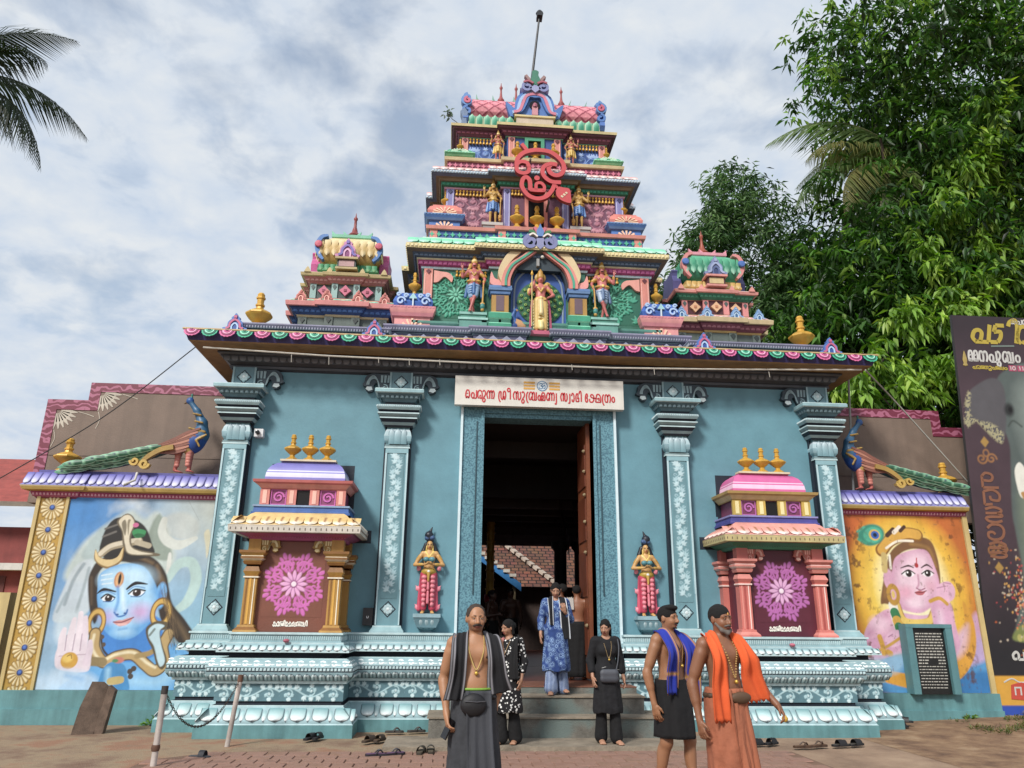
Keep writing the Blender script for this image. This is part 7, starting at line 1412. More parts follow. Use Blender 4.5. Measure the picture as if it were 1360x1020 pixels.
# ------------------------------------------------------------------ trees
def leaf_mat(name,trans=.35):
    m,N,L,b=_mat(name); a=N.new('ShaderNodeAttribute'); a.attribute_name='Col'; L.new(a.outputs['Color'],b.inputs['Base Color']); b.inputs['Roughness'].default_value=.45
    t=N.new('ShaderNodeBsdfTranslucent'); hs=N.new('ShaderNodeHueSaturation'); hs.inputs['Value'].default_value=1.5; hs.inputs['Saturation'].default_value=1.15; L.new(a.outputs['Color'],hs.inputs['Color']); L.new(hs.outputs[0],t.inputs[0])
    x=N.new('ShaderNodeMixShader'); x.inputs[0].default_value=trans; L.new(b.outputs[0],x.inputs[1]); L.new(t.outputs[0],x.inputs[2]); L.new(x.outputs[0],N['Material Output'].inputs[0]); return m
LM=leaf_mat('leaf'); BARK=concrete('4a3c30',8,.5,'bark')
def leaves(name, cen, rad, nl, L, w, cols, seed, droop=.6, wts=None):
    """cen: (n,3) twig ends; nl leaves fanned round each, folded blades of 4 verts"""
    rg=np.random.RandomState(seed); n=len(cen); C=np.repeat(cen,nl,0); N=len(C)
    th=rg.rand(N)*2*np.pi; el=rg.randn(N)*.35-droop
    d=np.stack([np.cos(th)*np.cos(el),np.sin(th)*np.cos(el),np.sin(el)],1); base=C+d*(rg.rand(N,1)*rad*.5)+rg.randn(N,3)*rad*.25
    LL=(L*(.7+.6*rg.rand(N)))[:,None]; up=np.array([0,0,1.]); s=np.cross(d,up); s/=np.linalg.norm(s,axis=1)[:,None]+1e-6; nn=np.cross(s,d); tw=rg.randn(N,1)*.5; s2=s*np.cos(tw)+nn*np.sin(tw); nn=np.cross(s2,d)
    tip=base+d*LL+np.array([0,0,-1])*LL*.22; mid=base+d*LL*.45; W_=w*(.8+.4*rg.rand(N,1))
    v=np.stack([base,mid+s2*W_*.5+nn*W_*.18,tip,mid-s2*W_*.5+nn*W_*.18],1).reshape(-1,3); i=np.arange(N)*4; f=np.concatenate([np.stack([i,i+1,i+2],1),np.stack([i,i+2,i+3],1)])
    K=len(cols); ci=rg.choice(K,n,p=wts); ct=np.array([lin(c) for c in cols])[ci]; ct=ct*(.75+.5*rg.rand(n,1)); c=np.repeat(np.repeat(ct,nl,0)*(.8+.4*rg.rand(N,1)),4,0)
    return vmesh(name,v,f,np.clip(c,0,1),LM,smooth=False)
def crown_pts(blobs, n, seed, shell=.55):
    rg=np.random.RandomState(seed); w=np.array([b[3]*b[4]*b[5] for b in blobs]); w=(w**.72)/(w**.72).sum(); out=[]
    for b,k in zip(blobs,(w*n).astype(int)):
        d=rg.randn(k,3); d/=np.linalg.norm(d,axis=1)[:,None]; r=(shell+(1-shell)*rg.rand(k,1)**.6)*(1+.16*np.sin(d[:,:1]*7+d[:,1:2]*9+d[:,2:]*8)); out.append(np.array(b[:3])+d*r*np.array(b[3:6]))
    return np.concatenate(out)
def limbs(b, base, tops, r0, m, seed):
    rg=random.Random(seed)
    for t in tops:
        p0=Vector(base); p3=Vector(t); mid=(p0+p3)/2+Vector((rg.uniform(-.5,.5),rg.uniform(-.5,.5),rg.uniform(0,.8))); b.tube(smooth([tuple(p0),tuple(mid),tuple(p3)],5)[0],[r0*(1-i/12) for i in range(11)],m,7)
TRA=thing('mango_tree','big dense mango tree with hanging yellow green leaf sprays right of the gateway','tree',(12.2,5.5,0))
bl=[(12.5,5.5,11,4.6,3.2,4.5),(12.9,4.8,16.4,3.0,2.4,2.6),(12.8,5.5,17.5,4.4,3,3.4),(15.5,5,13,3.5,3,5),(9.9,4.6,10.1,2.4,2,1.9),(8.6,4.4,7.8,2.7,1.8,2.1),(11.5,4,7.0,3.0,2,2.4),(10.6,3.3,9.6,2,1.4,2.2),(14,4,8,3,2,3),(7.3,4.2,6.4,1.5,1.1,1.1),(12.6,3.4,13.2,2.2,1.5,2.0)]
inst('crown',leaves('mango_crown',crown_pts(bl,6800,1),.25,9,.29,.09,['233f16','2f521c','3f6823','52802b','7a9f38'],2,.55,[.2,.26,.26,.18,.1]),TRA,Matrix.Identity(4))
br_bl=[(11.6,2.9,13.1,.7,.5,.5),(10.2,2.7,11.0,.5,.4,.7),(10.9,2.6,10.2,.6,.4,.6),(9.7,2.4,8.2,.9,.4,.7),(10.6,2.4,9.1,.6,.4,.5),(8.3,2.2,7.9,.45,.35,.5),(7.5,2.0,6.9,.6,.4,.4),(6.9,1.75,5.75,.55,.3,.4),(7.5,1.7,5.35,.35,.25,.35),(6.5,1.7,6.2,.4,.3,.3),(9.0,2.3,6.9,.8,.4,.6),(8.0,1.8,6.3,.5,.3,.5),(11.5,3,12.4,.9,.5,.7),(12.0,2.8,14.4,.6,.4,.4),(9.4,2.5,9.5,.5,.3,.6),(11.6,2.4,8.2,.8,.4,.5)]
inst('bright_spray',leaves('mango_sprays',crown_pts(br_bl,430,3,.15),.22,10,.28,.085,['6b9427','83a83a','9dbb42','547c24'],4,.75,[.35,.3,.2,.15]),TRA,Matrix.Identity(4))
b=MB(); b.tube([(12.2,5.5,-.1),(12.1,5.5,2.5),(12.3,5.5,5)],[.5,.42,.36],BARK,10); b.build('trunk',TRA,50)
for i,t in enumerate([(9,4.6,9),(10.2,4.8,14.5),(13,5.5,16.5),(15.4,5,12.5),(11.6,4.2,8),(8.2,4.3,7.2),(14,4,8.5)]): b=MB(); limbs(b,(12.3,5.5,4.9),[t],.2,BARK,i); b.build('limb',TRA,50)
for i,t in enumerate([((9.2,4.5,7.6),(7.2,2.1,6.3)),((8.6,4.4,7.4),(7.6,1.9,5.6)),((10.4,4,9.6),(9.6,2.7,8.4)),((11,4.2,12.5),(10,2.9,13))]): b=MB(); limbs(b,t[0],[t[1]],.05,BARK,i+20); b.build('limb',TRA,50)
TRB=thing('young_leafy_tree','lighter leafy tree with narrow leaves rising behind the right corner shrine','tree',(7.2,7.5,0))
bl=[(7.4,7.5,8.6,2.9,2.2,2.6),(7.4,7.5,12.0,2.2,1.7,2.2),(7.0,7.4,14.2,1.1,.9,1.1),(5.9,7.3,12.0,1.1,.9,1.2),(5.2,7.2,10.6,1.2,1.0,1.1),(5.0,7.1,8.8,1.2,1.0,1.2),(9.2,7.5,10.8,1.9,1.6,2.1),(6.4,6.8,6.6,2.6,1.6,1.6),(6.4,7.4,13.2,.8,.7,.8)]
inst('crown',leaves('young_crown',crown_pts(bl,4200,5,.3),.25,8,.24,.06,['3f5f34','50703f','607f4a','779660','30502a'],6,.4,[.25,.25,.2,.15,.15]),TRB,Matrix.Identity(4))
b=MB(); b.tube([(7.2,7.5,-.1),(7.1,7.5,4),(7.2,7.5,9)],[.28,.22,.12],BARK,9); b.build('trunk',TRB,50)
for i,t in enumerate([(5.4,7.2,9.8),(6.6,7.3,12.6),(9,7.5,10),(7.4,7.5,12),(5.4,7.1,8.2)]): b=MB(); limbs(b,(7.15,7.5,5.5),[t],.1,BARK,i+40); b.build('limb',TRB,50)
TRC=thing('distant_tree','small far tree just showing above the left brown wall','tree',(-13.5,26,0))
inst('crown',leaves('far_crown',crown_pts([(-13.3,26,11.4,1.3,1,.9),(-14.9,26,10.7,.8,.8,.6),(-16.2,26,10.2,.8,.8,.6),(-14.5,26,9.6,3,1.5,1.2)],420,9,.2),.4,8,.3,.12,['3a5a34','4f7048','2f4a2c'],7,.3,[.4,.3,.3]),TRC,Matrix.Identity(4)); MB().tube([(-13.5,26,0),(-13.5,26,10.5)],[.3,.15],BARK,8).build('trunk',TRC,50)
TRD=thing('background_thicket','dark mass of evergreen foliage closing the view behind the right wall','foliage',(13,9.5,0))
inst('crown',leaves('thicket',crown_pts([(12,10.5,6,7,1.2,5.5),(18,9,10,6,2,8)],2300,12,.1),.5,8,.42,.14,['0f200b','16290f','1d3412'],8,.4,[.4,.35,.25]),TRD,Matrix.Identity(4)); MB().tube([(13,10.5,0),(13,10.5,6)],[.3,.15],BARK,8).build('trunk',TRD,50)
# coconut palms
def frond_mesh(name,L,nl,cols,seed,dry=0,w=.055):
    rg=random.Random(seed); v=[];f=[];c=[]
    R=[]; n=24
    for i in range(n+1): t=i/n; R.append(Vector((t*L*(1-.12*t*t),0,L*(.18*t-.52*t*t*t))))
    for i,p in enumerate(R):
        r=.035*(1-.85*i/n); 
        for k in range(4): a=math.pi/2*k; v.append((p.x,p.y+math.cos(a)*r,p.z+math.sin(a)*r)); c.append(lin(cols[2]))
    for i in range(n):
        for k in range(4): j=(k+1)%4; f.append([4*i+k,4*i+j,4*i+4+j,4*i+4+k])
    for i in range(nl):
        t=.12+.87*i/nl; q=t*n; a=R[int(q)]; b_=R[min(int(q)+1,n)]; p=a+(b_-a)*(q-int(q)); tg=(b_-a).normalized(); l=L*.31*math.sin(math.pi*min(.97,.25+t*.72))*rg.uniform(.85,1.1)
        for s in (-1,1):
            d=(Vector((0,s,0))*.62+tg*.62+Vector((0,0,-.45-.5*rg.random()-dry))).normalized(); m=p+d*l*.5+Vector((0,0,l*.05)); e=p+d*l+Vector((0,0,-l*(.25+dry*.4))); wv=tg*w*.5; k=len(v); cc=np.array(lin(cols[rg.randrange(2)]))*rg.uniform(.8,1.2)
            for pp in (p-wv,p+wv,m+wv*.9,m-wv*.9,e): v.append(tuple(pp)); c.append(cc)
            f+= [[k,k+1,k+2,k+3],[k+3,k+2,k+4]]
    return vmesh(name,v,f,np.array(c),LM,smooth=False)
FR=[frond_mesh('palm_frond',4.4,64,('56703a','6a8246','90966a'),1),frond_mesh('palm_frond',4.2,60,('56683a','6a7a44','8d8d5c'),2),frond_mesh('palm_frond',4.0,56,('77753f','666f38','98905c'),3,.25)]
FR_backlit=[frond_mesh('palm_frond',4.4,64,('1c2a12','233416','4a5230'),5),frond_mesh('palm_frond',4.2,60,('1a2610','202f14','40482a'),6)]; FR_backlit.append(FR_backlit[0])  # darkened frond colours give the left palm its backlit look
def palm(label,x,y,h,angs,seed,trunkdx=0):
    K=thing('coconut_palm',label,'palm',(x+trunkdx,y,0),'coconut palms'); b=MB(); n=14
    b.tube([(x+trunkdx*(1-i/n)**2,y,h*i/n-.1) for i in range(n+1)],[.19-.07*i/n+(.01 if i%2 else 0) for i in range(n+1)],BARK,9); b.build('trunk',K,50)
    for i,(az,el,k) in enumerate(angs): inst('frond',(FR if seed==1 else FR_backlit)[k],K,Matrix.Translation((x,y,h)) @ Matrix.Rotation(R_(az),4,'Z') @ Matrix.Rotation(R_(-el),4,'Y') @ Matrix.Rotation(R_((i*37)%40-20),4,'X'))
palm('coconut palm with drooping half-dry fronds poking out of the mango tree',11.5,5.4,14.3,[(176,30,0),(184,8,2),(174,-6,0),(190,-20,2),(180,-30,1),(168,-44,2),(198,-48,1),(120,35,1),(60,40,0),(10,30,1),(60,10,0),(90,60,1)],1,1.2)
palm('coconut palm whose fronds, coloured dark as if backlit, reach in at the upper left corner',-16.2,6.0,15.7,[(-8,14,1),(4,-18,0),(-28,-36,1),(14,-46,0),(-60,-10,1),(40,20,0),(90,30,1),(140,20,0),(180,10,1),(225,0,0),(270,10,1),(-40,30,0),(20,50,1),(-14,-58,1)],2,-.8)
# dirt-side grass and weeds
rg=np.random.RandomState(8); n=2600; P=np.stack([5.6+rg.rand(n)*7,-1.8+rg.rand(n)*2.4,np.full(n,.05)],1); ok=(vnoise(P[:,0]*1.2,P[:,1]*1.2,6)>.52)&(P[:,0]>6.3); P=P[ok]; P[:,2]=.02+.1*np.clip((P[:,0]-4.6)/3,0,1)*np.clip((P[:,1]+4)/4,0,1)
tag(inst('grass',leaves('grass',P,.03,5,.07,.012,['4a5a24','66702f','7d7840'],3,-.9,[.4,.35,.25]),None,Matrix.Identity(4)),'thin dry grass growing on the earth beside the billboard','grass',kind='stuff')
for i,(x,y,l) in enumerate(((-5.7,.28,'small green weed growing at the foot of the left flank wall'),(6.9,.28,'small green weed growing at the foot of the right flank wall'))):
    tag(inst('weed',leaves('weed',np.array([[x+.05*k,y,.05+.03*k] for k in range(-2,3)]),.05,9,.09,.03,['5f8a2a','7aa23a'],i,-.3,[.5,.5]),None,Matrix.Identity(4)),l,'weed')
q=thing('wall_sapling','tiny sapling sprouting from the left end of the tower top','plant',(-1.62,.75,11.05)); MB().tube([(-1.5,.75,11.05),(-1.68,.7,11.15),(-1.78,.7,11.3)],.007,BARK,5).build('stem',q); inst('leaf_spray',leaves('sapling',np.array([[-1.78,.7,11.3],[-1.82,.7,11.26],[-1.74,.7,11.33],[-1.7,.7,11.22]]),.06,6,.1,.045,['5a6f5a','7a8a78'],9,.1,[.5,.5]),q,Matrix.Identity(4))
# ------------------------------------------------------------------ billboard
BB=thing('festival_billboard','tall dark festival billboard with an elephant and yellow lettering at the right edge','billboard',(9,.4,0)); Mb=Matrix.Translation((7.66,.62,.06)) @ Matrix.Rotation(R_(5.5),4,'X')
cv=Cv(2.6,6.95,62,'4a3840'); X,Y=cv.X,cv.Y
cv.blend(np.clip((3.2-Y)/2.2,0,1),'26262b'); cv.blend(np.clip((Y-5.6)/1.2,0,1),'33282e')
cv.poly([(0,0),(2.6,0),(2.6,.2),(0,.2)],'2a4fb0'); cv.poly([(0,.2),(2.6,.2),(2.6,.66),(0,.66)],'d8a02c')
EL='56625f'
cv.blob([(.72,5.7),(.95,5.95),(1.4,6.1),(2.6,6.1),(2.6,1.2),(.75,1.2),(.5,1.3),(.55,1.5),(.78,2.2),(.74,3.0),(.72,3.4),(.8,4.2),(.82,4.6),(.7,5.1)],EL,soft=.04); cv.blob([(1.1,5.6),(2.0,5.8),(2.0,4.6),(1.2,4.2)],'7c8882',soft=.3,o=.9); cv.blob([(.9,3.6),(1.3,3.4),(1.4,1.6),(.9,1.7)],'76846e',soft=.25,o=.9)
cv.blob([(.05,5.0),(.12,5.4),(.28,5.6),(.65,5.78),(.85,5.6),(.82,5.0),(.7,4.6),(.5,4.75),(.25,5.0),(.1,4.9)],'565458',soft=.03); n=vnoise(X/.03,Y/.03,3); msk=np.zeros_like(X); 
sv=cv.c.copy(); cv.blob([(.02,5.0),(.1,5.4),(.2,5.52),(.16,5.1),(.3,4.98),(.5,4.95),(.72,4.8),(.68,4.58),(.5,4.7),(.25,4.95),(.08,4.85)],'a8a27c',soft=.05); cv.c=np.where((n>.47)[...,None],cv.c,sv)
cv.ell(.9,5.2,.09,.12,'2a2c2c',soft=.06); cv.ell(.92,5.2,.04,.05,'0c0c0c'); cv.curve([(.85,4.9),(.95,5.0),(1.1,4.9)],.03,'3f4844',soft=.03); cv.blob([(.86,4.1),(.98,4.25),(1.12,4.0),(1.1,3.7),(.95,3.62),(.88,3.75)],'e4e4d8',soft=.02); cv.blob([(.93,3.72),(1.08,3.72),(1.06,3.62),(.97,3.6)],'b88a4a',soft=.02); cv.blob([(.5,1.22),(.55,1.42),(.75,1.5),(1.2,1.5),(1.3,1.22)],'7f8a4a',soft=.04)
for k in range(5): cv.ell(.58+.1*k,1.27,.045,.06,'b4b060')
rg=np.random.RandomState(1)
for i in range(170): 
    x=.78-abs(rg.randn())*.22; y=1.95+rg.randn()*.35; cv.ell(x,y,.006+.012*rg.rand(),.008+.012*rg.rand(),['d86a2a','e8b050','c84a4a','d9c9b0'][rg.randint(4)],o=.9)
cv.noise(.08,.4,4); 
for cy,sgn in ((4.6,1),(2.42,1)):
    cv.poly([(.36,cy+.1),(.44,cy),(.36,cy-.1),(.28,cy)],'a8843c'); c0=cy-.3 if cy>3 else cy+.3
    for s in (-1,1): cv.line(spiral(.36+s*.09,c0,.1,.02,0,s*8,20),.03,'9a6a3c')
    cv.ell(.36,c0+.1,.05,.06,'9a6a3c',ring=.012)
inst('printed_face',cv.mesh('printed_face',vpaint(.5,.12,.05,30)),BB,Mb @ Matrix.Translation((1.3,0,0)))
MB().box(-.0,2.6,.006,.06,0,6.95,paint('3a3a3c',.6,.2)).build('back_panel',BB,False,Mb)
yl=paint('b8a32c',.5,.1,bump=0); wh=paint('c9c9c4',.5,.1,bump=0); gd2=paint('8a5a40',.5,.1,bump=0)
write(MB(),[('pa',.34,.66),('tta',.7,.95),('i',.95,1.2),('tha',1.22,1.6),('nna',1.65,2.2)],-.006,6.45,.34,.075,yl,slant=.18).build('yellow_title',BB,False,Mb)
write(MB(),[('e',1.15,1.24),('pa',1.26,1.36),('ra',1.38,1.48),('u',1.5,1.58),('nna',1.6,1.75)],-.006,6.82,.09,.02,wh).build('small_heading',BB,False,Mb)
write(MB(),[('e',.24,.32),('e',.34,.42),('tha',.45,.6),('pa',.64,.78),('u',.78,.86),('ba',.9,1.1),('anu',1.14,1.24)],-.006,6.08,.2,.035,wh).ribbon([(.7,6.38),(1.15,6.4)],.03,-.006,.006,paint('6f7f78',.5,.1)).build('festival_name',BB,False,Mb)
write(MB(),[(g,.3+i*.075,.365+i*.075) for i,g in enumerate(('pa','ra','nna','tha','u','pa','nna','va','anu'))],-.006,5.94,.06,.016,yl).build('date_line',BB,False,Mb)
write(MB().box(.99,1.14,-.004,-.002,5.92,6.03,paint('b04a6a',.5,.1)).box(1.16,1.31,-.004,-.002,5.92,6.03,paint('b04a6a',.5,.1)),[('1',1.0,1.05),('0',1.06,1.12),('1',1.17,1.23),('1',1.23,1.29)],-.007,5.94,.07,.014,wh).build('date_numbers',BB,False,Mb)
b=MB()
for i,g in enumerate(('pa','ma','sa','ra','nna')):
    for st in GL[g]:
        P=[(.22+.3*p[1],4.05-i*.3-.26*p[0]) for p in st]; P=smooth(P,4)[0] if len(P)>2 else P; b.ribbon(P,.045,-.006,.006,gd2)
b.build('upright_lettering',BB,False,Mb); write(MB(),[('va',.42,.62),('ka',.66,.9),('nna',.95,1.25)],-.006,.92,.13,.04,wh).build('white_lettering',BB,False,Mb)
MB().prism(smooth([(.3,.3),(.6,.3),(.62,.5),(.5,.56),(.32,.52)],3)[0],-.008,-.002,paint('c84a3a',.5,.1)).ribbon(smooth([(.2,.56),(.35,.62),(.5,.56),(.75,.6)],4)[0],.02,-.006,.006,wh).ribbon([(.38,.36),(.38,.48),(.48,.48),(.48,.36)],.025,-.012,.006,wh).build('red_logo',BB,False,Mb)
MB().lathe([(.0,0),(.05,.02),(.03,.06),(.045,.12),(.03,.2),(.015,.26),(0,.3)],6,paint('b09a50',.5,.2)).xf(Matrix.Diagonal((1,.1,1,1))).build('deity_mark',BB,False,Mb @ Matrix.Translation((.16,-.006,5.98)))
for x in (.4,2.2): MB().box(x,x+.08,.06,.14,-.1,6.9,paint('3a3430',.6,.3)).build('support_post',BB,False,Mb)
# ------------------------------------------------------------------ chain posts, leaning slab, wires
wp=paint('c9bdb4',.55,.5); rs_=paint('6a4a38',.8,.4)
CP=thing('chain_post','white rusting pipe post at the very bottom left of the forecourt','post',(-4.46,-3.05,0)); MB().tube([(-4.46,-3.05,-.05),(-4.45,-3.05,.78)],.033,wp,12).build('pipe',CP,50); MB().tube([(-4.45,-3.05,.72),(-4.45,-3.05,.80)],.036,paint('3f3a38',.6,.3),12).build('cap',CP,50); MB().lathe([(.04,0),(.046,.03),(.04,.06)],12,rs_).build('rust_collar',CP,50,Matrix.Translation((-4.46,-3.05,.16)))
CP2=thing('chain_post','white leaning pipe post in front of the left plinth','post',(-4.09,-1.6,0)); MB().tube([(-4.1,-1.6,-.05),(-4.02,-1.62,.78)],.031,wp,12).build('pipe',CP2,50); MB().tube([(-4.024,-1.62,.74),(-4.018,-1.62,.82)],.034,rs_,12).build('cap',CP2,50)
CH=thing('iron_chain','sagging rusty iron chain between the two white posts','chain',(-4.3,-2.3,.5)); lk=[]; A_,B2=Vector((-4.44,-3.02,.72)),Vector((-4.03,-1.64,.74)); nlk=46
tb=MB().tube([(math.cos(a)*.012,0,math.sin(a)*.022) for a in np.linspace(0,2*math.pi,9)],.0045,paint('4a3a30',.5,.4,.5),5,False).mesh('link',60)
for i in range(nlk):
    t=(i+.5)/nlk; p=A_+(B2-A_)*t+Vector((0,0,-.42*4*t*(1-t))); d=(B2-A_)/1+Vector((0,0,-.42*4*(1-2*t))); d.normalize(); inst('link',tb,CH,Matrix.Translation(p) @ d.to_track_quat('Z','Y').to_matrix().to_4x4() @ Matrix.Rotation(R_(90)*(i%2),4,'Z'))
SB=thing('leaning_stone_slab','weathered granite slab leaning at the foot of the left mural','stone',(-6.25,-.6,0)); sm=concrete('6d5a4c',6,.5,'old_stone'); b=MB(); b.prism([(-.13,-.05),(.13,-.05),(.14,.3),(.12,.62),(.05,.66),(-.1,.64),(-.14,.3)],-.06,.06,sm); b.xf(Matrix.Translation((-6.3,-.55,0)) @ Matrix.Rotation(R_(7),4,'Y') @ Matrix.Rotation(R_(-10),4,'X') @ Matrix.Rotation(R_(20),4,'Z')); b.build('slab',SB); b=MB(); b.prism([(-.06,-.05),(.06,-.05),(.05,.55),(-.05,.6)],-.05,.05,sm); b.xf(Matrix.Translation((-6.1,-.5,0)) @ Matrix.Rotation(R_(9),4,'Y')); b.build('broken_piece',SB)
tag(MB().tube(smooth([(-5.62,-.42,5.66),(-7.2,.3,4.62),(-9.2,1.0,3.55)],8)[0],.009,paint('2a2a2c',.6,.1),5).build('overhead_wire'),'thin black wire running down from the left eave corner past the upper wall','wire')
tag(MB().tube(smooth([(5.62,-.42,5.7),(6.6,.3,5.3),(7.9,.55,3.9)],8)[0],.014,paint('a8a8a0',.6,.1),5).build('stay_rope'),'pale rope running down from the right eave corner to the billboard','rope')
PP=thing('thin_mast','slim grey pipe rising beside the right eave corner','pole',(5.75,.3,3.8)); MB().tube([(5.75,.7,3.75),(5.72,.3,5.9)],.02,paint('8f9290',.5,.2),8).build('pipe',PP)
# ------------------------------------------------------------------ footwear
def sole(L,w,n=9):
    pts=[(-.5,0),(-.48,-.28),(-.35,-.36),(-.1,-.3),(.15,-.4),(.36,-.44),(.48,-.28),(.5,0),(.48,.2),(.36,.4),(.15,.42),(-.1,.34),(-.35,.34),(-.48,.24)]
    return smooth([(x*L,y*w) for x,y in pts]+[(pts[0][0]*L,pts[0][1]*w)],3,None,True)[0][:-1]
def shoe(name,label,group,x,y,rot,c,cs,style,z=.016,L=.26):
    K=thing(name,label,'footwear',(x,y,z),group); M=Matrix.Translation((x,y,z)) @ Matrix.Rotation(R_(rot),4,'Z'); p=sole(L,.105)
    MB().prism(p,.0,.022,paint(c,.6,.2),ax='z').prism([(a*.94,b_*.92) for a,b_ in p],.0222,.027,paint(cs,.7,.2),ax='z').build('sole',K,False,M)
    if style=='v':
        for s in (-1,1): MB().tube(smooth([(L*.3,0,.027),(L*.12,s*.03,.06),(-L*.06,s*.047,.02)],5)[0],[.007]*3+[.009]*5+[.008]*3,paint(c,.5,.1),6).build('strap',K,50,M)
    else:
        for t,h in ((.14,.06),(-.05,.065)) if style=='d' else ((.12,.07),):
            b=MB(); a=[(L*(t+.0),.05*math.cos(q),.01+h*math.sin(q)) for q in np.linspace(0,math.pi,9)]; v=[(q[0]+d,q[1],q[2]+e) for e in (0,.006) for d in (-.035,.035) for q in a]
            f=[[i,i+1,10+i,9+i] for i in range(8)]+[[18+i,27+i,28+i,19+i] for i in range(8)]+[[i,18+i,19+i,i+1] for i in range(8)]+[[9+i,10+i,28+i,27+i] for i in range(8)]; b.add(v,f,paint(c,.55,.15)); b.build('strap',K,50,M)
SHO=[(-3.1,-1.22,70,'17171a','2a2a2d','d','black sandal of the pair at the foot of the left plinth',.13),(-2.3,-1.42,60,'3f3228','5a4634','d','brown sandal of the pair left of the steps',.2),(-2.08,-2.45,20,'26232c','6a4a6a','v','purple lined slipper of the pair nearest the bottom left of the steps',.2),(-1.62,-2.28,85,'3d362c','5a5040','d','olive sandal of the pair beside the bare-chested grey-haired man',.18),(-1.95,-.62,10,'3a3734','4a4642','v','grey slipper of the pair against the teal plinth',.3),(2.72,-1.75,30,'151517','242426','d','black sandal of the pair right of the orange cloth',.22),(3.25,-1.95,15,'4a3424','6a4c34','v','brown thong slipper of the pair at the right',.24),(3.8,-1.85,20,'1d1c1e','4a463f','d','dark sandal of the rightmost pair before the plinth',.24),(1.66,-1.2,5,'4a3020','7a5840','v','tan slipper of the pair left on the step',.2),(2.2,-2.2,10,'2a2426','4a3436','v','dark slipper of the pair behind the two walking men',.2)]
for i,(x,y,r,c,cs,st,lb,gap) in enumerate(SHO):
    z=.31 if i==8 else .018
    for s in (-1,1): shoe('sandal','%s %s'%('left' if s<0 else 'right',lb),'shoes left in pairs before the gateway',x+s*gap*.5*(1 if abs(r)<45 else .62),y+s*.03,r+s*6,c,cs,st,z)
shoe('sandal','single grey sandal lying beside the left chain post',None,-4.15,-2.5,-15,'33343a','4a4c52','s',0); 
for i,(x,y,r,lb) in enumerate(((-5.5,.02,0,'dark shoe tossed beneath the left plinth corner, left of two'),(-5.22,-.02,50,'dark shoe tossed beneath the left plinth corner, right of two'),(5.45,-.3,10,'black slipper in the heap at the right plinth corner, lower'),(5.62,-.12,-30,'black slipper in the heap at the right plinth corner, upper'))): shoe('sandal',lb,None,x,y,r,'1c1c1f','2c2c30','d',.02+.05*(i%2 if i>1 else 0)+(.02 if i>1 else 0))
# marigold heads left on the plinth ledge
for s in (-1,1): K=thing('offering_flower','pink flower left on the ledge below the %s offering shrine'%('lilac roofed' if s<0 else 'pink roofed'),'flower',(s*3.68,-.84,1.2)); MB().lathe([(.0,-.0),(.035,.01),(.045,.03),(.03,.05),(0,.055)],9,paint('c0667a',.6,.2)).build('bloom',K,50,Matrix.Translation((s*3.66,-.8,1.185)))
BP=thing('bent_pipe','short bent white pipe sticking out of the left cornice below the peacock','pipe',(-6.5,.2,3.6)); MB().tube([(-6.6,.12,3.5),(-6.45,.14,3.58),(-6.5,.3,3.72)],.02,paint('d0ccc4',.5,.2),8).build('pipe',BP,50)
# ------------------------------------------------------------------ people
SKM=vpaint(.5,.1,.12,160,False,.08)
def cloth(h,rough=.9,spec=None,kind=None,h2=None):
    k=('cl',h,rough,kind,h2)
    if k in _MC: return _MC[k]
    m,N,L,b=_mat('cloth'); tc=N.new('ShaderNodeTexCoord'); n=N.new('ShaderNodeTexNoise'); n.inputs['Scale'].default_value=9; n.inputs['Detail'].default_value=5; L.new(tc.outputs['Object'],n.inputs[0])
    r=N.new('ShaderNodeMapRange'); L.new(n.outputs[0],r.inputs[0]); r.inputs[1].default_value=.3; r.inputs[2].default_value=.7; r.inputs[3].default_value=.8; r.inputs[4].default_value=1.12
    col=N.new('ShaderNodeRGB'); col.outputs[0].default_value=(*lin(h),1); src=col.outputs[0]
    if kind:
        mx=N.new('ShaderNodeMixRGB'); L.new(src,mx.inputs[1]); mx.inputs[2].default_value=(*lin(h2),1)
        if kind=='stripe':
            w=N.new('ShaderNodeTexWave'); w.inputs['Scale'].default_value=16; w.bands_direction='X'; L.new(tc.outputs['Object'],w.inputs[0]); rr=N.new('ShaderNodeMath'); rr.operation='GREATER_THAN'; rr.inputs[1].default_value=.72; L.new(w.outputs[0],rr.inputs[0])
        else:
            vo=N.new('ShaderNodeTexVoronoi'); vo.inputs['Scale'].default_value=24 if kind=='dots' else 13; L.new(tc.outputs['Object'],vo.inputs[0]); rr=N.new('ShaderNodeValToRGB'); L.new(vo.outputs['Distance'],rr.inputs[0]); e=rr.color_ramp.elements; rr.color_ramp.interpolation='CONSTANT'
            if kind=='dots': e[0].position=0; e[0].color=(1,1,1,1); e[1].position=.34; e[1].color=(0,0,0,1)
            else:
                e[0].position=0; e[0].color=(.8,.8,.8,1); e[1].position=.16; e[1].color=(.1,.1,.1,1)
                for p,c in ((.3,.75),(.4,.05),(.52,.45),(.58,.0)): q=e.new(p); q.color=(c,c,c,1)
        L.new(rr.outputs[0],mx.inputs[0]); src=mx.outputs[0]
    m2=N.new('ShaderNodeMixRGB'); m2.blend_type='MULTIPLY'; m2.inputs[0].default_value=1; L.new(src,m2.inputs[1]); L.new(r.outputs[0],m2.inputs[2]); L.new(m2.outputs[0],b.inputs['Base Color']); b.inputs['Roughness'].default_value=rough
    n2=N.new('ShaderNodeTexNoise'); n2.inputs['Scale'].default_value=14; n2.inputs['Detail'].default_value=6; L.new(tc.outputs['Object'],n2.inputs[0]); bp=N.new('ShaderNodeBump'); bp.inputs['Strength'].default_value=.5; bp.inputs['Distance'].default_value=.02; L.new(n2.outputs[0],bp.inputs['Height']); L.new(bp.outputs[0],b.inputs['Normal'])
    _MC[k]=m; return m
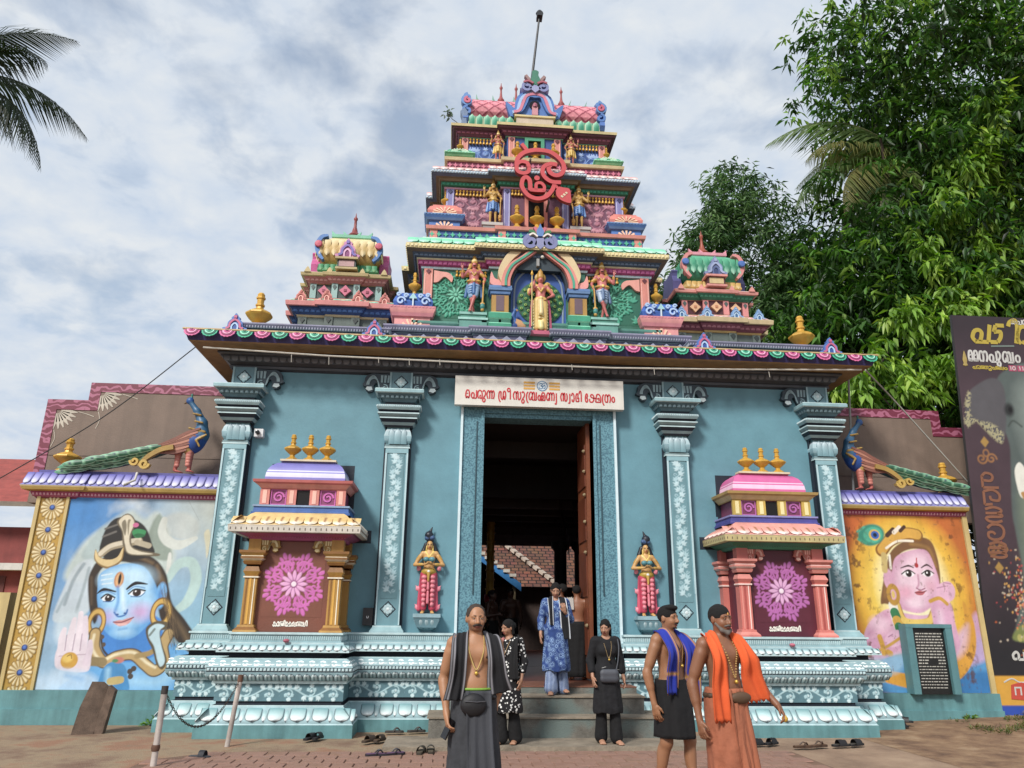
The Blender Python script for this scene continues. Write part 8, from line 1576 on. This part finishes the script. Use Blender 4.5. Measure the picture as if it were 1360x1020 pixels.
def loft(name,parent,M,rings,mat,seg=96,sub=5,cap=True):
    q,_=smooth([np.array(r,float) for r in rings],sub); q=np.array(q); n=len(q); a=np.linspace(0,2*np.pi,seg,endpoint=False); V_=[]
    for r in q:
        m=1+r[5]*np.sin(r[6]*a+r[7])+r[5]*.6*np.sin((r[6]*1.7)//1*a+r[7]*2.3); V_.append(np.stack([r[0]+np.cos(a)*r[3]*m,r[1]+np.sin(a)*r[4]*m,np.full(seg,r[2])],1))
    v=np.concatenate(V_); f=[]
    for j in range(n-1):
        for i in range(seg): k=(i+1)%seg; f.append([j*seg+i,(j+1)*seg+i,(j+1)*seg+k,j*seg+k])
    if cap: f.append(list(range(seg))); f.append(list(range(n*seg-1,(n-1)*seg-1,-1)))
    me=bpy.data.meshes.new(name); me.from_pydata(v.tolist(),[],f); me.materials.append(mat); me.polygons.foreach_set('use_smooth',np.ones(len(me.polygons),bool)); return inst(name,me,parent,M)
def drape(name,parent,M,ctr,wid,colf,nw=14,rip=.014,nr=3.2,th=.008,mat=None,sub=8,fringe=False):
    """hanging cloth: centre line, width vectors; colf(u across 0..1, t along 0..1) -> linear colour"""
    C_=np.array(smooth(ctr,sub)[0]); D=np.array(smooth(wid,sub)[0]); n=len(C_); T=np.gradient(C_,axis=0); v=[];c=[]
    Nn=np.cross(T,D); Nn/=np.linalg.norm(Nn,axis=1)[:,None]+1e-9
    for s in (0,1):
        for j in range(n):
            for i in range(nw+1):
                u=i/nw; t=j/(n-1); o=rip*(.75*math.sin(u*nr*2*math.pi+1.3*math.sin(t*3.1+u*2)+t*2.5)*(.35+.8*t)+.55*math.sin(u*nr*3.7+t*6+2*math.sin(u*4))+.35*math.sin(t*11+u*5)); p=C_[j]+D[j]*(u-.5)+Nn[j]*(o-th*s)
                if fringe and j==n-1: p=p+T[j]/np.linalg.norm(T[j])*(.02 if i%2 else -.005)
                v.append(p); c.append(colf(u,t))
    f=[]; w=nw+1; B=n*w
    for j in range(n-1):
        for i in range(nw):
            a=j*w+i; f.append([a,a+1,a+w+1,a+w]); f.append([B+a,B+a+w,B+a+w+1,B+a+1])
        f.append([j*w,(j+1)*w,B+(j+1)*w,B+j*w]); e=j*w+nw; f.append([e,B+e,B+e+w,e+w])
    for i in range(nw): f.append([i,B+i,B+i+1,i+1]); a=(n-1)*w+i; f.append([a,a+1,B+a+1,B+a])
    return inst(name,vmesh(name,v,f,c,mat or vpaint(.92,.12,.25,30)),parent,M)
def person(label,x,y,z,yaw,s,pose,skin,lip,fem=False,belly=0,h=.0075,group=None):
    K=thing('person',label,'person',(x,y,z),group); M=Matrix.Translation((x,y,z)) @ Matrix.Rotation(R_(yaw),4,'Z') @ Matrix.Diagonal((s,s,s,1))
    S,R,c=human(pose,skin,lip,fem,belly); B=inst('body',S.mesh('person_body',h,SKM),K,M); return K,M,R,c,S
def eyes(K,M,R,c,brow='1a1512',white='b4a494'):
    for q in (-1,1):
        e=Sdf(.001); e.ell((q*.03,-.0742,.0952),(.0092,.004,.0036),white); e.ell((q*.03,-.0772,.0952),(.0046,.003,.0038),'15100d'); e.cone((q*.03-.011,-.073,.0985),(q*.03+.011,-.073,.0985),.0026,.0026,'2a1a12')
        e.move((R,c)); inst('eye',e.mesh('eye',.0018,vpaint(.25,0,0)),K,M)
        b=Sdf(.004); b.cone((q*.014,-.0775,.114),(q*.045,-.07,.117),.0045,.003,brow); b.move((R,c)); inst('eyebrow',b.mesh('eyebrow',.003,vpaint(.8,0,0)),K,M)
def hairp(K,M,R,c,prims,col,name='hair',h=.005):
    H=Sdf(.012)
    for p in prims:
        if p[0]=='e': H.ell(p[1],p[2],p[4] if len(p)>4 else col,None,None,sub=(p[3] if len(p)>3 else 0))
        else: H.cone(p[1],p[2],p[3],p[4],col,.01)
    H.move((R,c)); rgn=np.random.RandomState(1)
    def dsp(v): n=vnoise(v[:,0]*70,v[:,1]*25+v[:,2]*60,2,3); return v+(v-np.array(c)-[0,0,.1])*((n-.5)*.05)[:,None]
    return inst(name,H.mesh(name,h,vpaint(.92,.25,.35,260),disp=dsp),K,M)
def beadline(name,K,M,pts,r,col,n=40,pend=None,metal=.0):
    q,_=smooth(pts,12); b=MB(); m=paint(col,.4,.1,metal,0); st=max(1,len(q)//n)
    for p in q[::st]: b.lathe([(.0,-r),(r*.8,-r*.55),(r,0),(r*.8,r*.55),(0,r)],6,m,p)
    if pend: b.lathe([(0,-.018),(.014,-.01),(.016,0),(.01,.012),(0,.016)],8,paint('d0a83a',.3,.05,.6,0),pend)
    return b.build(name,K,60,M)
CAPM=[('e',(0,.018,.12),(.0795,.0945,.087)),('e',(0,-.105,.075),(.066,.075,.066),1)]   # hair cap with the face cut out
L3=lambda h:np.array(lin(h))
# 1 - grey-haired bare-chested man with black shawl
K,M,R,c,S=person('bare-chested grey-haired man in dark lungi with black shawl holding a phone',-1.19,-5.7,0,4,1.0,dict(ea=(-.24,.05,1.07),wa=(-.215,-.05,.83),na=(1,.1,0),ta=1,ca=.9,eb=(.22,.08,1.08),wb=(.17,.06,.84),cb=.6,yaw=R_(4),pitch=R_(4),jaw='8a6048'),'a87652','7a4238',belly=.03)
eyes(K,M,R,c); hairp(K,M,R,c,[('e',(0,.021,.118),(.079,.093,.087)),('e',(0,-.1,.118),(.068,.082,.082),1)],'3d322b'); hairp(K,M,R,c,[('c',(-.034,-.078,.04),(0,-.0955,.0515),.006,.0085),('c',(.034,-.078,.04),(0,-.0955,.0515),.006,.0085)],'3a322e','moustache',.0035)
loft('lungi',K,M,[(0,0,1.0,.165,.14,.004,7,0),(0,-.005,.93,.178,.15,.012,8,.3),(.0,-.01,.75,.185,.155,.03,8,.5),(.01,-.02,.45,.2,.17,.05,9,.9),(.0,-.03,.2,.215,.185,.06,9,1.2),(0,-.03,.03,.22,.19,.06,9,1.4)],cloth('36383d'))
drape('lungi_fold',K,M,[(.02,-.16,1.0),(.03,-.185,.7),(.05,-.21,.35),(.06,-.22,.08)],[(.2,0,0),(.2,0,0),(.22,0,0),(.24,0,0)],lambda u,t:L3('3d3f45')*(1 if u<.9 else 1.3),rip=.014)
P_=Sdf(.02); P_.ell((-.02,-.165,.9),(.1,.045,.085),'16161a'); P_.cone((-.15,-.1,.95),(.15,-.1,.95),.02,.02,'1a1a1e'); inst('waist_pouch',P_.mesh('pouch',.008,vpaint(.6,.1,.2,60)),K,M); MB().tube([(-.09,-.205,.93),(0,-.215,.925),(.07,-.205,.93)],.004,'4a4a50',6).build('pouch_zip',K,60,M)
MB().tube([(.165*math.cos(a),-.005+.138*math.sin(a),1.01) for a in np.linspace(math.pi,2*math.pi,16)],.009,paint('7fae2c',.6,.1),6).build('green_waistband',K,60,M)
sh=lambda u,t: L3('8c8a90') if (.05<u<.11 or .2<u<.24 or .89<u<.95) else L3('17171b')
drape('shawl_end',K,M,[(-.02,.1,1.37),(-.09,.06,1.42),(-.125,-.05,1.4),(-.14,-.152,1.25),(-.15,-.145,1.08),(-.175,-.135,.93)],[(.12,.08,0),(.13,.05,.03),(.13,.03,.04),(.13,.03,0),(.13,.03,0),(.15,.03,0)],sh,rip=.012)
drape('shawl_end',K,M,[(.02,.1,1.37),(.09,.06,1.42),(.125,-.05,1.4),(.15,-.152,1.25),(.165,-.14,1.1),(.19,-.12,.98)],[(.12,-.08,0),(.13,-.05,-.03),(.13,-.03,-.04),(.13,-.03,0),(.16,-.03,.02),(.2,-.02,.05)],sh,rip=.014)
beadline('bead_necklace',K,M,[(-.065,-.03,1.40),(-.06,-.105,1.3),(-.03,-.125,1.2),(0,-.13,1.15),(.03,-.125,1.2),(.06,-.105,1.3),(.065,-.03,1.40)],.0065,'c2a258',60,(0,-.137,1.125))
MB().box(-.04,.04,-.006,.006,-.075,.075,paint('121316',.2,.02)).build('mobile_phone',K,False,M @ Matrix.Translation((-.205,-.075,.725)) @ Matrix.Rotation(R_(25),4,'Y') @ Matrix.Rotation(R_(-65),4,'Z'))
# 2 - young man with blue towel
K,M,R,c,S=person('young bare-chested man in black knee-length dhoti with royal blue towel',.665,-4.75,0,38,1.015,dict(ea=(-.25,.07,1.06),wa=(-.23,.02,.80),ca=.7,eb=(.25,.0,1.08),wb=(.24,-.09,.85),cb=.7,ka=(-.1,-.0,.48),fa=(-.1,.13,.09),qa=(0,-1),kb=(.08,-.12,.5),fb=(.07,-.14,.075),qb=(.05,-1),yaw=R_(6),pitch=R_(2)),'9a6a48','7a4238')
eyes(K,M,R,c); hairp(K,M,R,c,CAPM+[('e',(0,-.03,.185),(.066,.06,.03))],'0c0a09'); hairp(K,M,R,c,[('c',(-.03,-.08,.043),(0,-.095,.051),.004,.006),('c',(.03,-.08,.043),(0,-.095,.051),.004,.006),('c',(-.02,-.066,.008),(.02,-.066,.008),.01,.01)],'1f1814','beard',.0035)
loft('dhoti',K,M,[(0,0,1.0,.165,.125,.004,7,0),(0,-.005,.92,.178,.14,.015,8,.3),(.0,-.02,.75,.18,.165,.03,8,.5),(.0,-.02,.52,.172,.19,.04,8,.9)],cloth('121215'))
tb=lambda u,t: L3('c08a3a') if (.06<u<.1 or .9<u<.94 or .8<t<.83 or .88<t<.9) else L3('2033a0')
drape('blue_towel_end',K,M,[(-.02,.1,1.37),(-.09,.06,1.42),(-.125,-.05,1.4),(-.14,-.152,1.25),(-.145,-.135,1.08),(-.15,-.13,.9)],[(.12,.08,0),(.13,.05,.03),(.15,.03,.04),(.17,.03,0),(.18,.03,0),(.18,.03,0)],tb,rip=.016,fringe=True)
drape('blue_towel_end',K,M,[(.02,.1,1.37),(.09,.06,1.42),(.125,-.05,1.4),(.15,-.15,1.25),(.165,-.13,1.05),(.18,-.12,.78)],[(.12,-.08,0),(.13,-.05,-.03),(.15,-.03,-.04),(.17,-.03,0),(.18,-.03,0),(.19,-.03,0)],tb,rip=.016,fringe=True)
beadline('bead_necklace',K,M,[(-.065,-.03,1.40),(-.05,-.11,1.28),(-.02,-.128,1.17),(0,-.13,1.13),(.03,-.125,1.2),(.06,-.105,1.3),(.065,-.03,1.40)],.0055,'9a7038',60,(0,-.137,1.12)); beadline('black_thread',K,M,[(-.06,-.04,1.4),(-.03,-.115,1.3),(0,-.12,1.26),(.03,-.115,1.3),(.06,-.04,1.4)],.004,'1a1512',60)
# 3 - bearded man with orange towel
K,M,R,c,S=person('bearded bare-chested man in terracotta dhoti with bright orange towel',.79,-5.82,0,20,1.01,dict(ea=(-.26,.06,1.05),wa=(-.255,.0,.79),ca=.8,eb=(.3,-.0,1.08),wb=(.37,-.16,.9),nb=(-.5,.4,-.6),tb=1,db=(.3,-.5,-.8),cb=1.1,ka=(-.09,-.06,.48),fa=(-.09,-.05,.075),kb=(.1,-.08,.48),fb=(.1,-.1,.075),yaw=R_(6),pitch=R_(3)),'86583c','6a3830',belly=.015)
eyes(K,M,R,c); hairp(K,M,R,c,CAPM,'12100f'); hairp(K,M,R,c,[('c',(-.062,-.01,.055),(-.045,-.055,.01),.013,.014),('c',(.062,-.01,.055),(.045,-.055,.01),.013,.014),('c',(-.045,-.055,.008),(0,-.07,-.008),.016,.02),('c',(.045,-.055,.008),(0,-.07,-.008),.016,.02),('c',(-.034,-.076,.04),(0,-.094,.051),.006,.008),('c',(.034,-.076,.04),(0,-.094,.051),.006,.008)],'6a625c','beard',.004)
loft('dhoti',K,M,[(0,0,1.02,.16,.125,.004,7,0),(0,-.005,.93,.176,.14,.012,8,.3),(.0,-.02,.75,.18,.155,.03,7,.5),(.0,-.03,.45,.175,.165,.045,8,.9),(.0,-.03,.2,.165,.16,.05,8,1.2),(0,-.03,.04,.16,.155,.05,8,1.3)],cloth('a05c3e'))
drape('dhoti_fold',K,M,[(.0,-.14,1.02),(.02,-.175,.7),(.05,-.2,.35),(.06,-.19,.08)],[(.16,0,0),(.17,0,0),(.16,0,0),(.12,0,0)],lambda u,t:L3('a66142')*(1 if .08<u<.92 else .8),rip=.02)
P_=Sdf(.012); [P_.cone((.162*math.cos(a),-.005+.128*math.sin(a),.965),(.162*math.cos(a+.35),-.005+.128*math.sin(a+.35),.965),.02,.02,'4a3522') for a in np.linspace(0,6.28,18)]; P_.ell((.03,-.15,.955),(.1,.03,.045),'5a422c'); inst('waist_pouch',P_.mesh('pouch',.008,vpaint(.6,.1,.2,60)),K,M)
to=lambda u,t: L3('e0570f')*(1.0 if .04<u<.96 else .85)*(1-.1*(t>.93))
drape('orange_towel_end',K,M,[(-.02,.1,1.37),(-.09,.06,1.42),(-.125,-.05,1.4),(-.135,-.152,1.25),(-.14,-.14,1.05),(-.14,-.14,.8)],[(.12,.08,0),(.13,.05,.03),(.15,.03,.04),(.17,.03,0),(.18,.03,0),(.18,.03,0)],to,rip=.018,nr=2.6,fringe=True)
drape('orange_towel_end',K,M,[(.02,.1,1.37),(.09,.06,1.42),(.125,-.05,1.4),(.15,-.152,1.25),(.18,-.13,1.1),(.24,-.12,.93)],[(.12,-.08,0),(.13,-.05,-.03),(.15,-.03,-.04),(.17,-.03,0),(.19,-.03,.01),(.23,-.03,.03)],to,rip=.018,nr=2.6,fringe=True)
beadline('bead_necklace',K,M,[(-.065,-.03,1.40),(-.05,-.11,1.28),(-.02,-.128,1.17),(.01,-.13,1.1),(.03,-.125,1.2),(.06,-.105,1.3),(.065,-.03,1.40)],.008,'b08a48',34,(0.01,-.137,1.07)); P_=Sdf(.004); P_.ell((0,-.0815,.135),(.006,.004,.012),'d8a040'); P_.move((R,c)); inst('forehead_mark',P_.mesh('mark',.002,vpaint(.6,0,0)),K,M)
b=MB(); b.lathe([(.0,0),(.02,.01),(.025,.03),(.012,.05),(0,.06)],8,paint('c9a02c',.5,.1)); b.build('offering_packet',K,60,M @ Matrix.Translation((.385,-.22,.775)))
# --- women
def kurta(K,M,S,pose,col,hem,flare,sl=.55,mat=None,name='kurta',ph=0):
    g=Sdf(.035); o=.014
    g.ell((0,.0,1.23),(.145+o,.1+o,.16),col,.05); g.ell((0,-.01,1.03),(.13+o,.1+o,.17),col,.06); g.ell((0,0,.9),(.155+o,.12+o,.13),col,.05); g.cone((-.14,.005,1.34),(.14,.005,1.34),.053+o,.053+o,col,.04)
    for q in (-1,1): g.ell((q*.068,-.085,1.21),(.062,.056,.062),col,.04)
    for q,s in ((-1,'a'),(1,'b')):
        sh_=np.array((q*.164,.005,1.335)); e=np.array(pose['e'+s],float); w=np.array(pose['w'+s],float); g.cone(sh_,e,.05+o,.042+o,col,.04)
        if sl>.5: g.cone(e,e+(w-e)*(sl-.5)*2,.042+o,.038+o,col,.03)
    sq=(np.array([0,1.,0]),1.2); g.cone((0,-.01,.92),(0,-.02,hem+.05),.172,.19+flare,col,.04,sq)
    g.ell((0,-.07,1.44),(.075,.09,.07),col,.01,sub=1); g.ell((0,0,1.49),(.07,.07,.06),col,.01,sub=1)
    def dsp(v):
        a=np.arctan2(v[:,1],v[:,0]); k=np.clip((1.0-v[:,2])/.5,0,1); r=1+.045*k*np.sin(7*a+ph+v[:,2]*3)+.02*k*np.sin(13*a+2*ph); v=v.copy(); v[:,0]*=r; v[:,1]*=r; v[:,2]=np.maximum(v[:,2],hem+.012*np.sin(5*a)); n=vnoise(v[:,0]*9+v[:,2]*5,v[:,1]*9+v[:,2]*11,3,3)-.5; v[:,1]+=n*.018; return v
    return inst(name,g.mesh(name,.011,mat,disp=dsp),K,M)
def trousers(K,M,pose,mat,r0=.085,r1=.075,low=.09):
    g=Sdf(.03)
    for q,s in ((-1,'a'),(1,'b')):
        kn=np.array(pose.get('k'+s,(q*.095,-.02,.48)),float); an=np.array(pose.get('f'+s,(q*.1,.02,.075)),float); g.cone((q*.07,0,.88),kn,.08,.07,'ffffff',.03); e=kn+(an-kn)*((kn[2]-low)/(kn[2]-an[2]+1e-6)); g.cone(kn,e,.07,r1,'ffffff',.03)
    def dsp(v): n=vnoise(v[:,0]*14,v[:,2]*9,5,3)-.5; v=v.copy(); v[:,1]+=n*.025; v[:,0]+=n*.012; return v
    return inst('trousers',g.mesh('trousers',.011,mat,disp=dsp),K,M)
LH=[('e',(0,.018,.12),(.0745,.096,.089)),('e',(0,-.118,.075),(.051,.088,.088),1),('c',(-.066,.03,.12),(-.058,.045,.01),.02,.022),('c',(.066,.03,.12),(.058,.045,.01),.02,.022)]
# 4 - woman in black with white motifs behind the grey-haired man
ps=dict(ea=(-.22,.06,1.08),wa=(-.2,-.03,.86),ca=.5,eb=(.23,.02,1.07),wb=(.235,-.08,.85),cb=.5,ka=(-.08,-.08,.48),fa=(-.08,-.06,.075),kb=(.08,.0,.48),fb=(.08,.08,.08),yaw=R_(-28),pitch=R_(12))
K,M,R,c,S=person('woman in black kurta with white motifs stepping behind the grey-haired man',-.62,-1.9,.05,-30,.9,ps,'a07356','8a4038',True,h=.009)
eyes(K,M,R,c); hairp(K,M,R,c,LH+[('e',(0,.1,.1),(.05,.045,.05))],'0c0a09'); kurta(K,M,S,ps,'17171a',.42,.03,.75,cloth('131316',.9,None,'dots','d8d8d4'),ph=1); trousers(K,M,ps,cloth('111113'),.1,.1)
dd=lambda u,t: L3('131316')
drape('black_dupatta',K,M,[(-.1,-.14,.85),(-.1,-.16,1.15),(-.08,-.1,1.38),(-.02,.1,1.4),(.1,.08,1.42),(.14,-.1,1.32),(.15,-.16,1.1),(.16,-.16,.85)],[(.1,0,0),(.11,0,0),(.1,.04,0),(.02,.1,.02),(.06,-.08,0),(.12,-.03,0),(.14,0,0),(.15,0,0)],lambda u,t: L3('b5706c') if .08<t<.3 and u>.6 else L3('121214'),rip=.012)
beadline('pearl_necklace',K,M,[(-.06,-.03,1.40),(-.04,-.12,1.28),(0,-.15,1.18),(.04,-.12,1.28),(.06,-.03,1.40)],.006,'c8a878',40,(0,-.16,1.16))
# 5 - woman in black with sling bag
ps=dict(ea=(-.225,.04,1.08),wa=(-.225,-.06,.87),ca=.5,eb=(.235,.05,1.07),wb=(.25,-.02,.85),cb=.5,ka=(-.085,.0,.48),fa=(-.09,.03,.075),kb=(.085,-.06,.48),fb=(.1,-.07,.075),yaw=R_(-32),pitch=R_(14))
K,M,R,c,S=person('woman in plain black tunic with grey sling bag standing right of the steps',.655,-1.85,.05,8,.91,ps,'ab7c60','8a4038',True,h=.009)
eyes(K,M,R,c); hairp(K,M,R,c,LH+[('c',(0,.09,.09),(.03,.11,-.02),.04,.03),('c',(.03,.11,-.02),(.05,.12,-.14),.03,.022)],'0b0908'); kurta(K,M,S,ps,'121216',.4,.02,.8,cloth('141418'),ph=2); trousers(K,M,ps,cloth('0f0f11'),.09,.09)
B_=Sdf(.02); B_.cone((-.1,-.17,.92),(.06,-.19,.92),.055,.055,'4a4d55',.02,(np.array([0,1.,0]),1.5)); B_.cone((-.1,-.17,.85),(.06,-.19,.85),.055,.055,'42454d',.02,(np.array([0,1.,0]),1.5)); inst('sling_bag',B_.mesh('bag',.009,vpaint(.6,.1,.2,60)),K,M)
MB().tube(smooth([(.07,-.19,.93),(.12,-.17,1.1),(.155,-.11,1.3),(.15,.02,1.41),(.05,.12,1.3),(-.1,.12,1.05)],6)[0],.009,paint('4a4d55',.6,.1),6).build('bag_strap',K,60,M)
beadline('bead_chain',K,M,[(-.06,-.03,1.40),(-.05,-.12,1.26),(-.01,-.155,1.12),(.04,-.13,1.26),(.06,-.03,1.40)],.005,'c0a068',50,(-.01,-.165,1.1)); MB().ribbon([(-.12,.99),(-.06,1.005)],.006,-.16,.004,'b8b8b4').ribbon([(.1,.97),(.14,.965)],.006,-.15,.004,'b8b8b4').build('pocket_trim',K,False,M)
# 6 - woman in blue print on the steps
ps=dict(ea=(-.225,.04,1.08),wa=(-.235,-.05,.87),ca=.4,eb=(.235,.0,1.09),wb=(.13,-.2,1.2),db=(-.2,-.35,.8),nb=(-.3,.9,.2),tb=-1,cb=1.0,ka=(-.08,-.06,.48),fa=(-.08,-.09,.075),kb=(.09,.0,.48),fb=(.1,.05,.1),qb=(.5,-1),yaw=R_(0),pitch=R_(20))
K,M,R,c,S=person('woman in blue printed kurta coming down the steps with head lowered',.14,-.82,.532,-4,.925,ps,'a87a5e','8a4038',True,h=.009)
eyes(K,M,R,c); hairp(K,M,R,c,LH+[('e',(0,.1,.1),(.055,.05,.06))],'0b0908'); kurta(K,M,S,ps,'2a4680',.34,.025,.8,cloth('24407c',.9,None,'floral','8fb0d8'),ph=.5); trousers(K,M,ps,cloth('2c4a84',.9,None,'stripe','b8c8dc'),.1,.105)
dp=lambda u,t: L3('c8ccd2') if (u<.1 or u>.9) else L3('15161b')
drape('dupatta_end',K,M,[(-.02,.1,1.36),(-.07,.06,1.42),(-.085,-.06,1.4),(-.08,-.16,1.22),(-.07,-.165,1.0)],[(.1,.08,0),(.1,.05,.03),(.09,.03,.04),(.07,.03,0),(.06,.02,0)],dp,rip=.008,nr=2)
drape('dupatta_end',K,M,[(.02,.1,1.36),(.07,.06,1.42),(.1,-.06,1.4),(.12,-.155,1.2),(.14,-.15,.98),(.15,-.14,.8)],[(.1,-.08,0),(.1,-.05,-.03),(.12,-.03,-.04),(.13,-.03,0),(.14,-.02,0),(.14,-.02,0)],dp,rip=.01,nr=2)
# 7-10 - devotees inside the dark gateway
def devotee(label,x,y,yaw,s,pose,skin,lungi,extra=None):
    K,M,R,c,S=person(label,x,y,.612,yaw,s,pose,skin,'5a3028',h=.012,group='devotees inside the gateway'); hairp(K,M,R,c,CAPM,'100d0c',h=.008)
    loft('lungi',K,M,[(0,0,1.0,.165,.13,.004,7,0),(0,-.01,.75,.18,.15,.03,8,.5),(0,-.02,.4,.19,.16,.05,9,.9),(0,-.03,.05,.19,.165,.05,9,1.4)],cloth(lungi),48,3)
    if extra: drape('shoulder_cloth',K,M,[(.1,.13,1.2),(.12,.05,1.41),(.13,-.08,1.38),(.13,-.13,1.2)],[(.12,0,0)]*4,lambda u,t:L3(extra),nw=8)
bp_=dict(ea=(-.24,.0,1.09),wa=(-.14,-.2,1.12),eb=(.25,.02,1.08),wb=(.22,-.1,.88))
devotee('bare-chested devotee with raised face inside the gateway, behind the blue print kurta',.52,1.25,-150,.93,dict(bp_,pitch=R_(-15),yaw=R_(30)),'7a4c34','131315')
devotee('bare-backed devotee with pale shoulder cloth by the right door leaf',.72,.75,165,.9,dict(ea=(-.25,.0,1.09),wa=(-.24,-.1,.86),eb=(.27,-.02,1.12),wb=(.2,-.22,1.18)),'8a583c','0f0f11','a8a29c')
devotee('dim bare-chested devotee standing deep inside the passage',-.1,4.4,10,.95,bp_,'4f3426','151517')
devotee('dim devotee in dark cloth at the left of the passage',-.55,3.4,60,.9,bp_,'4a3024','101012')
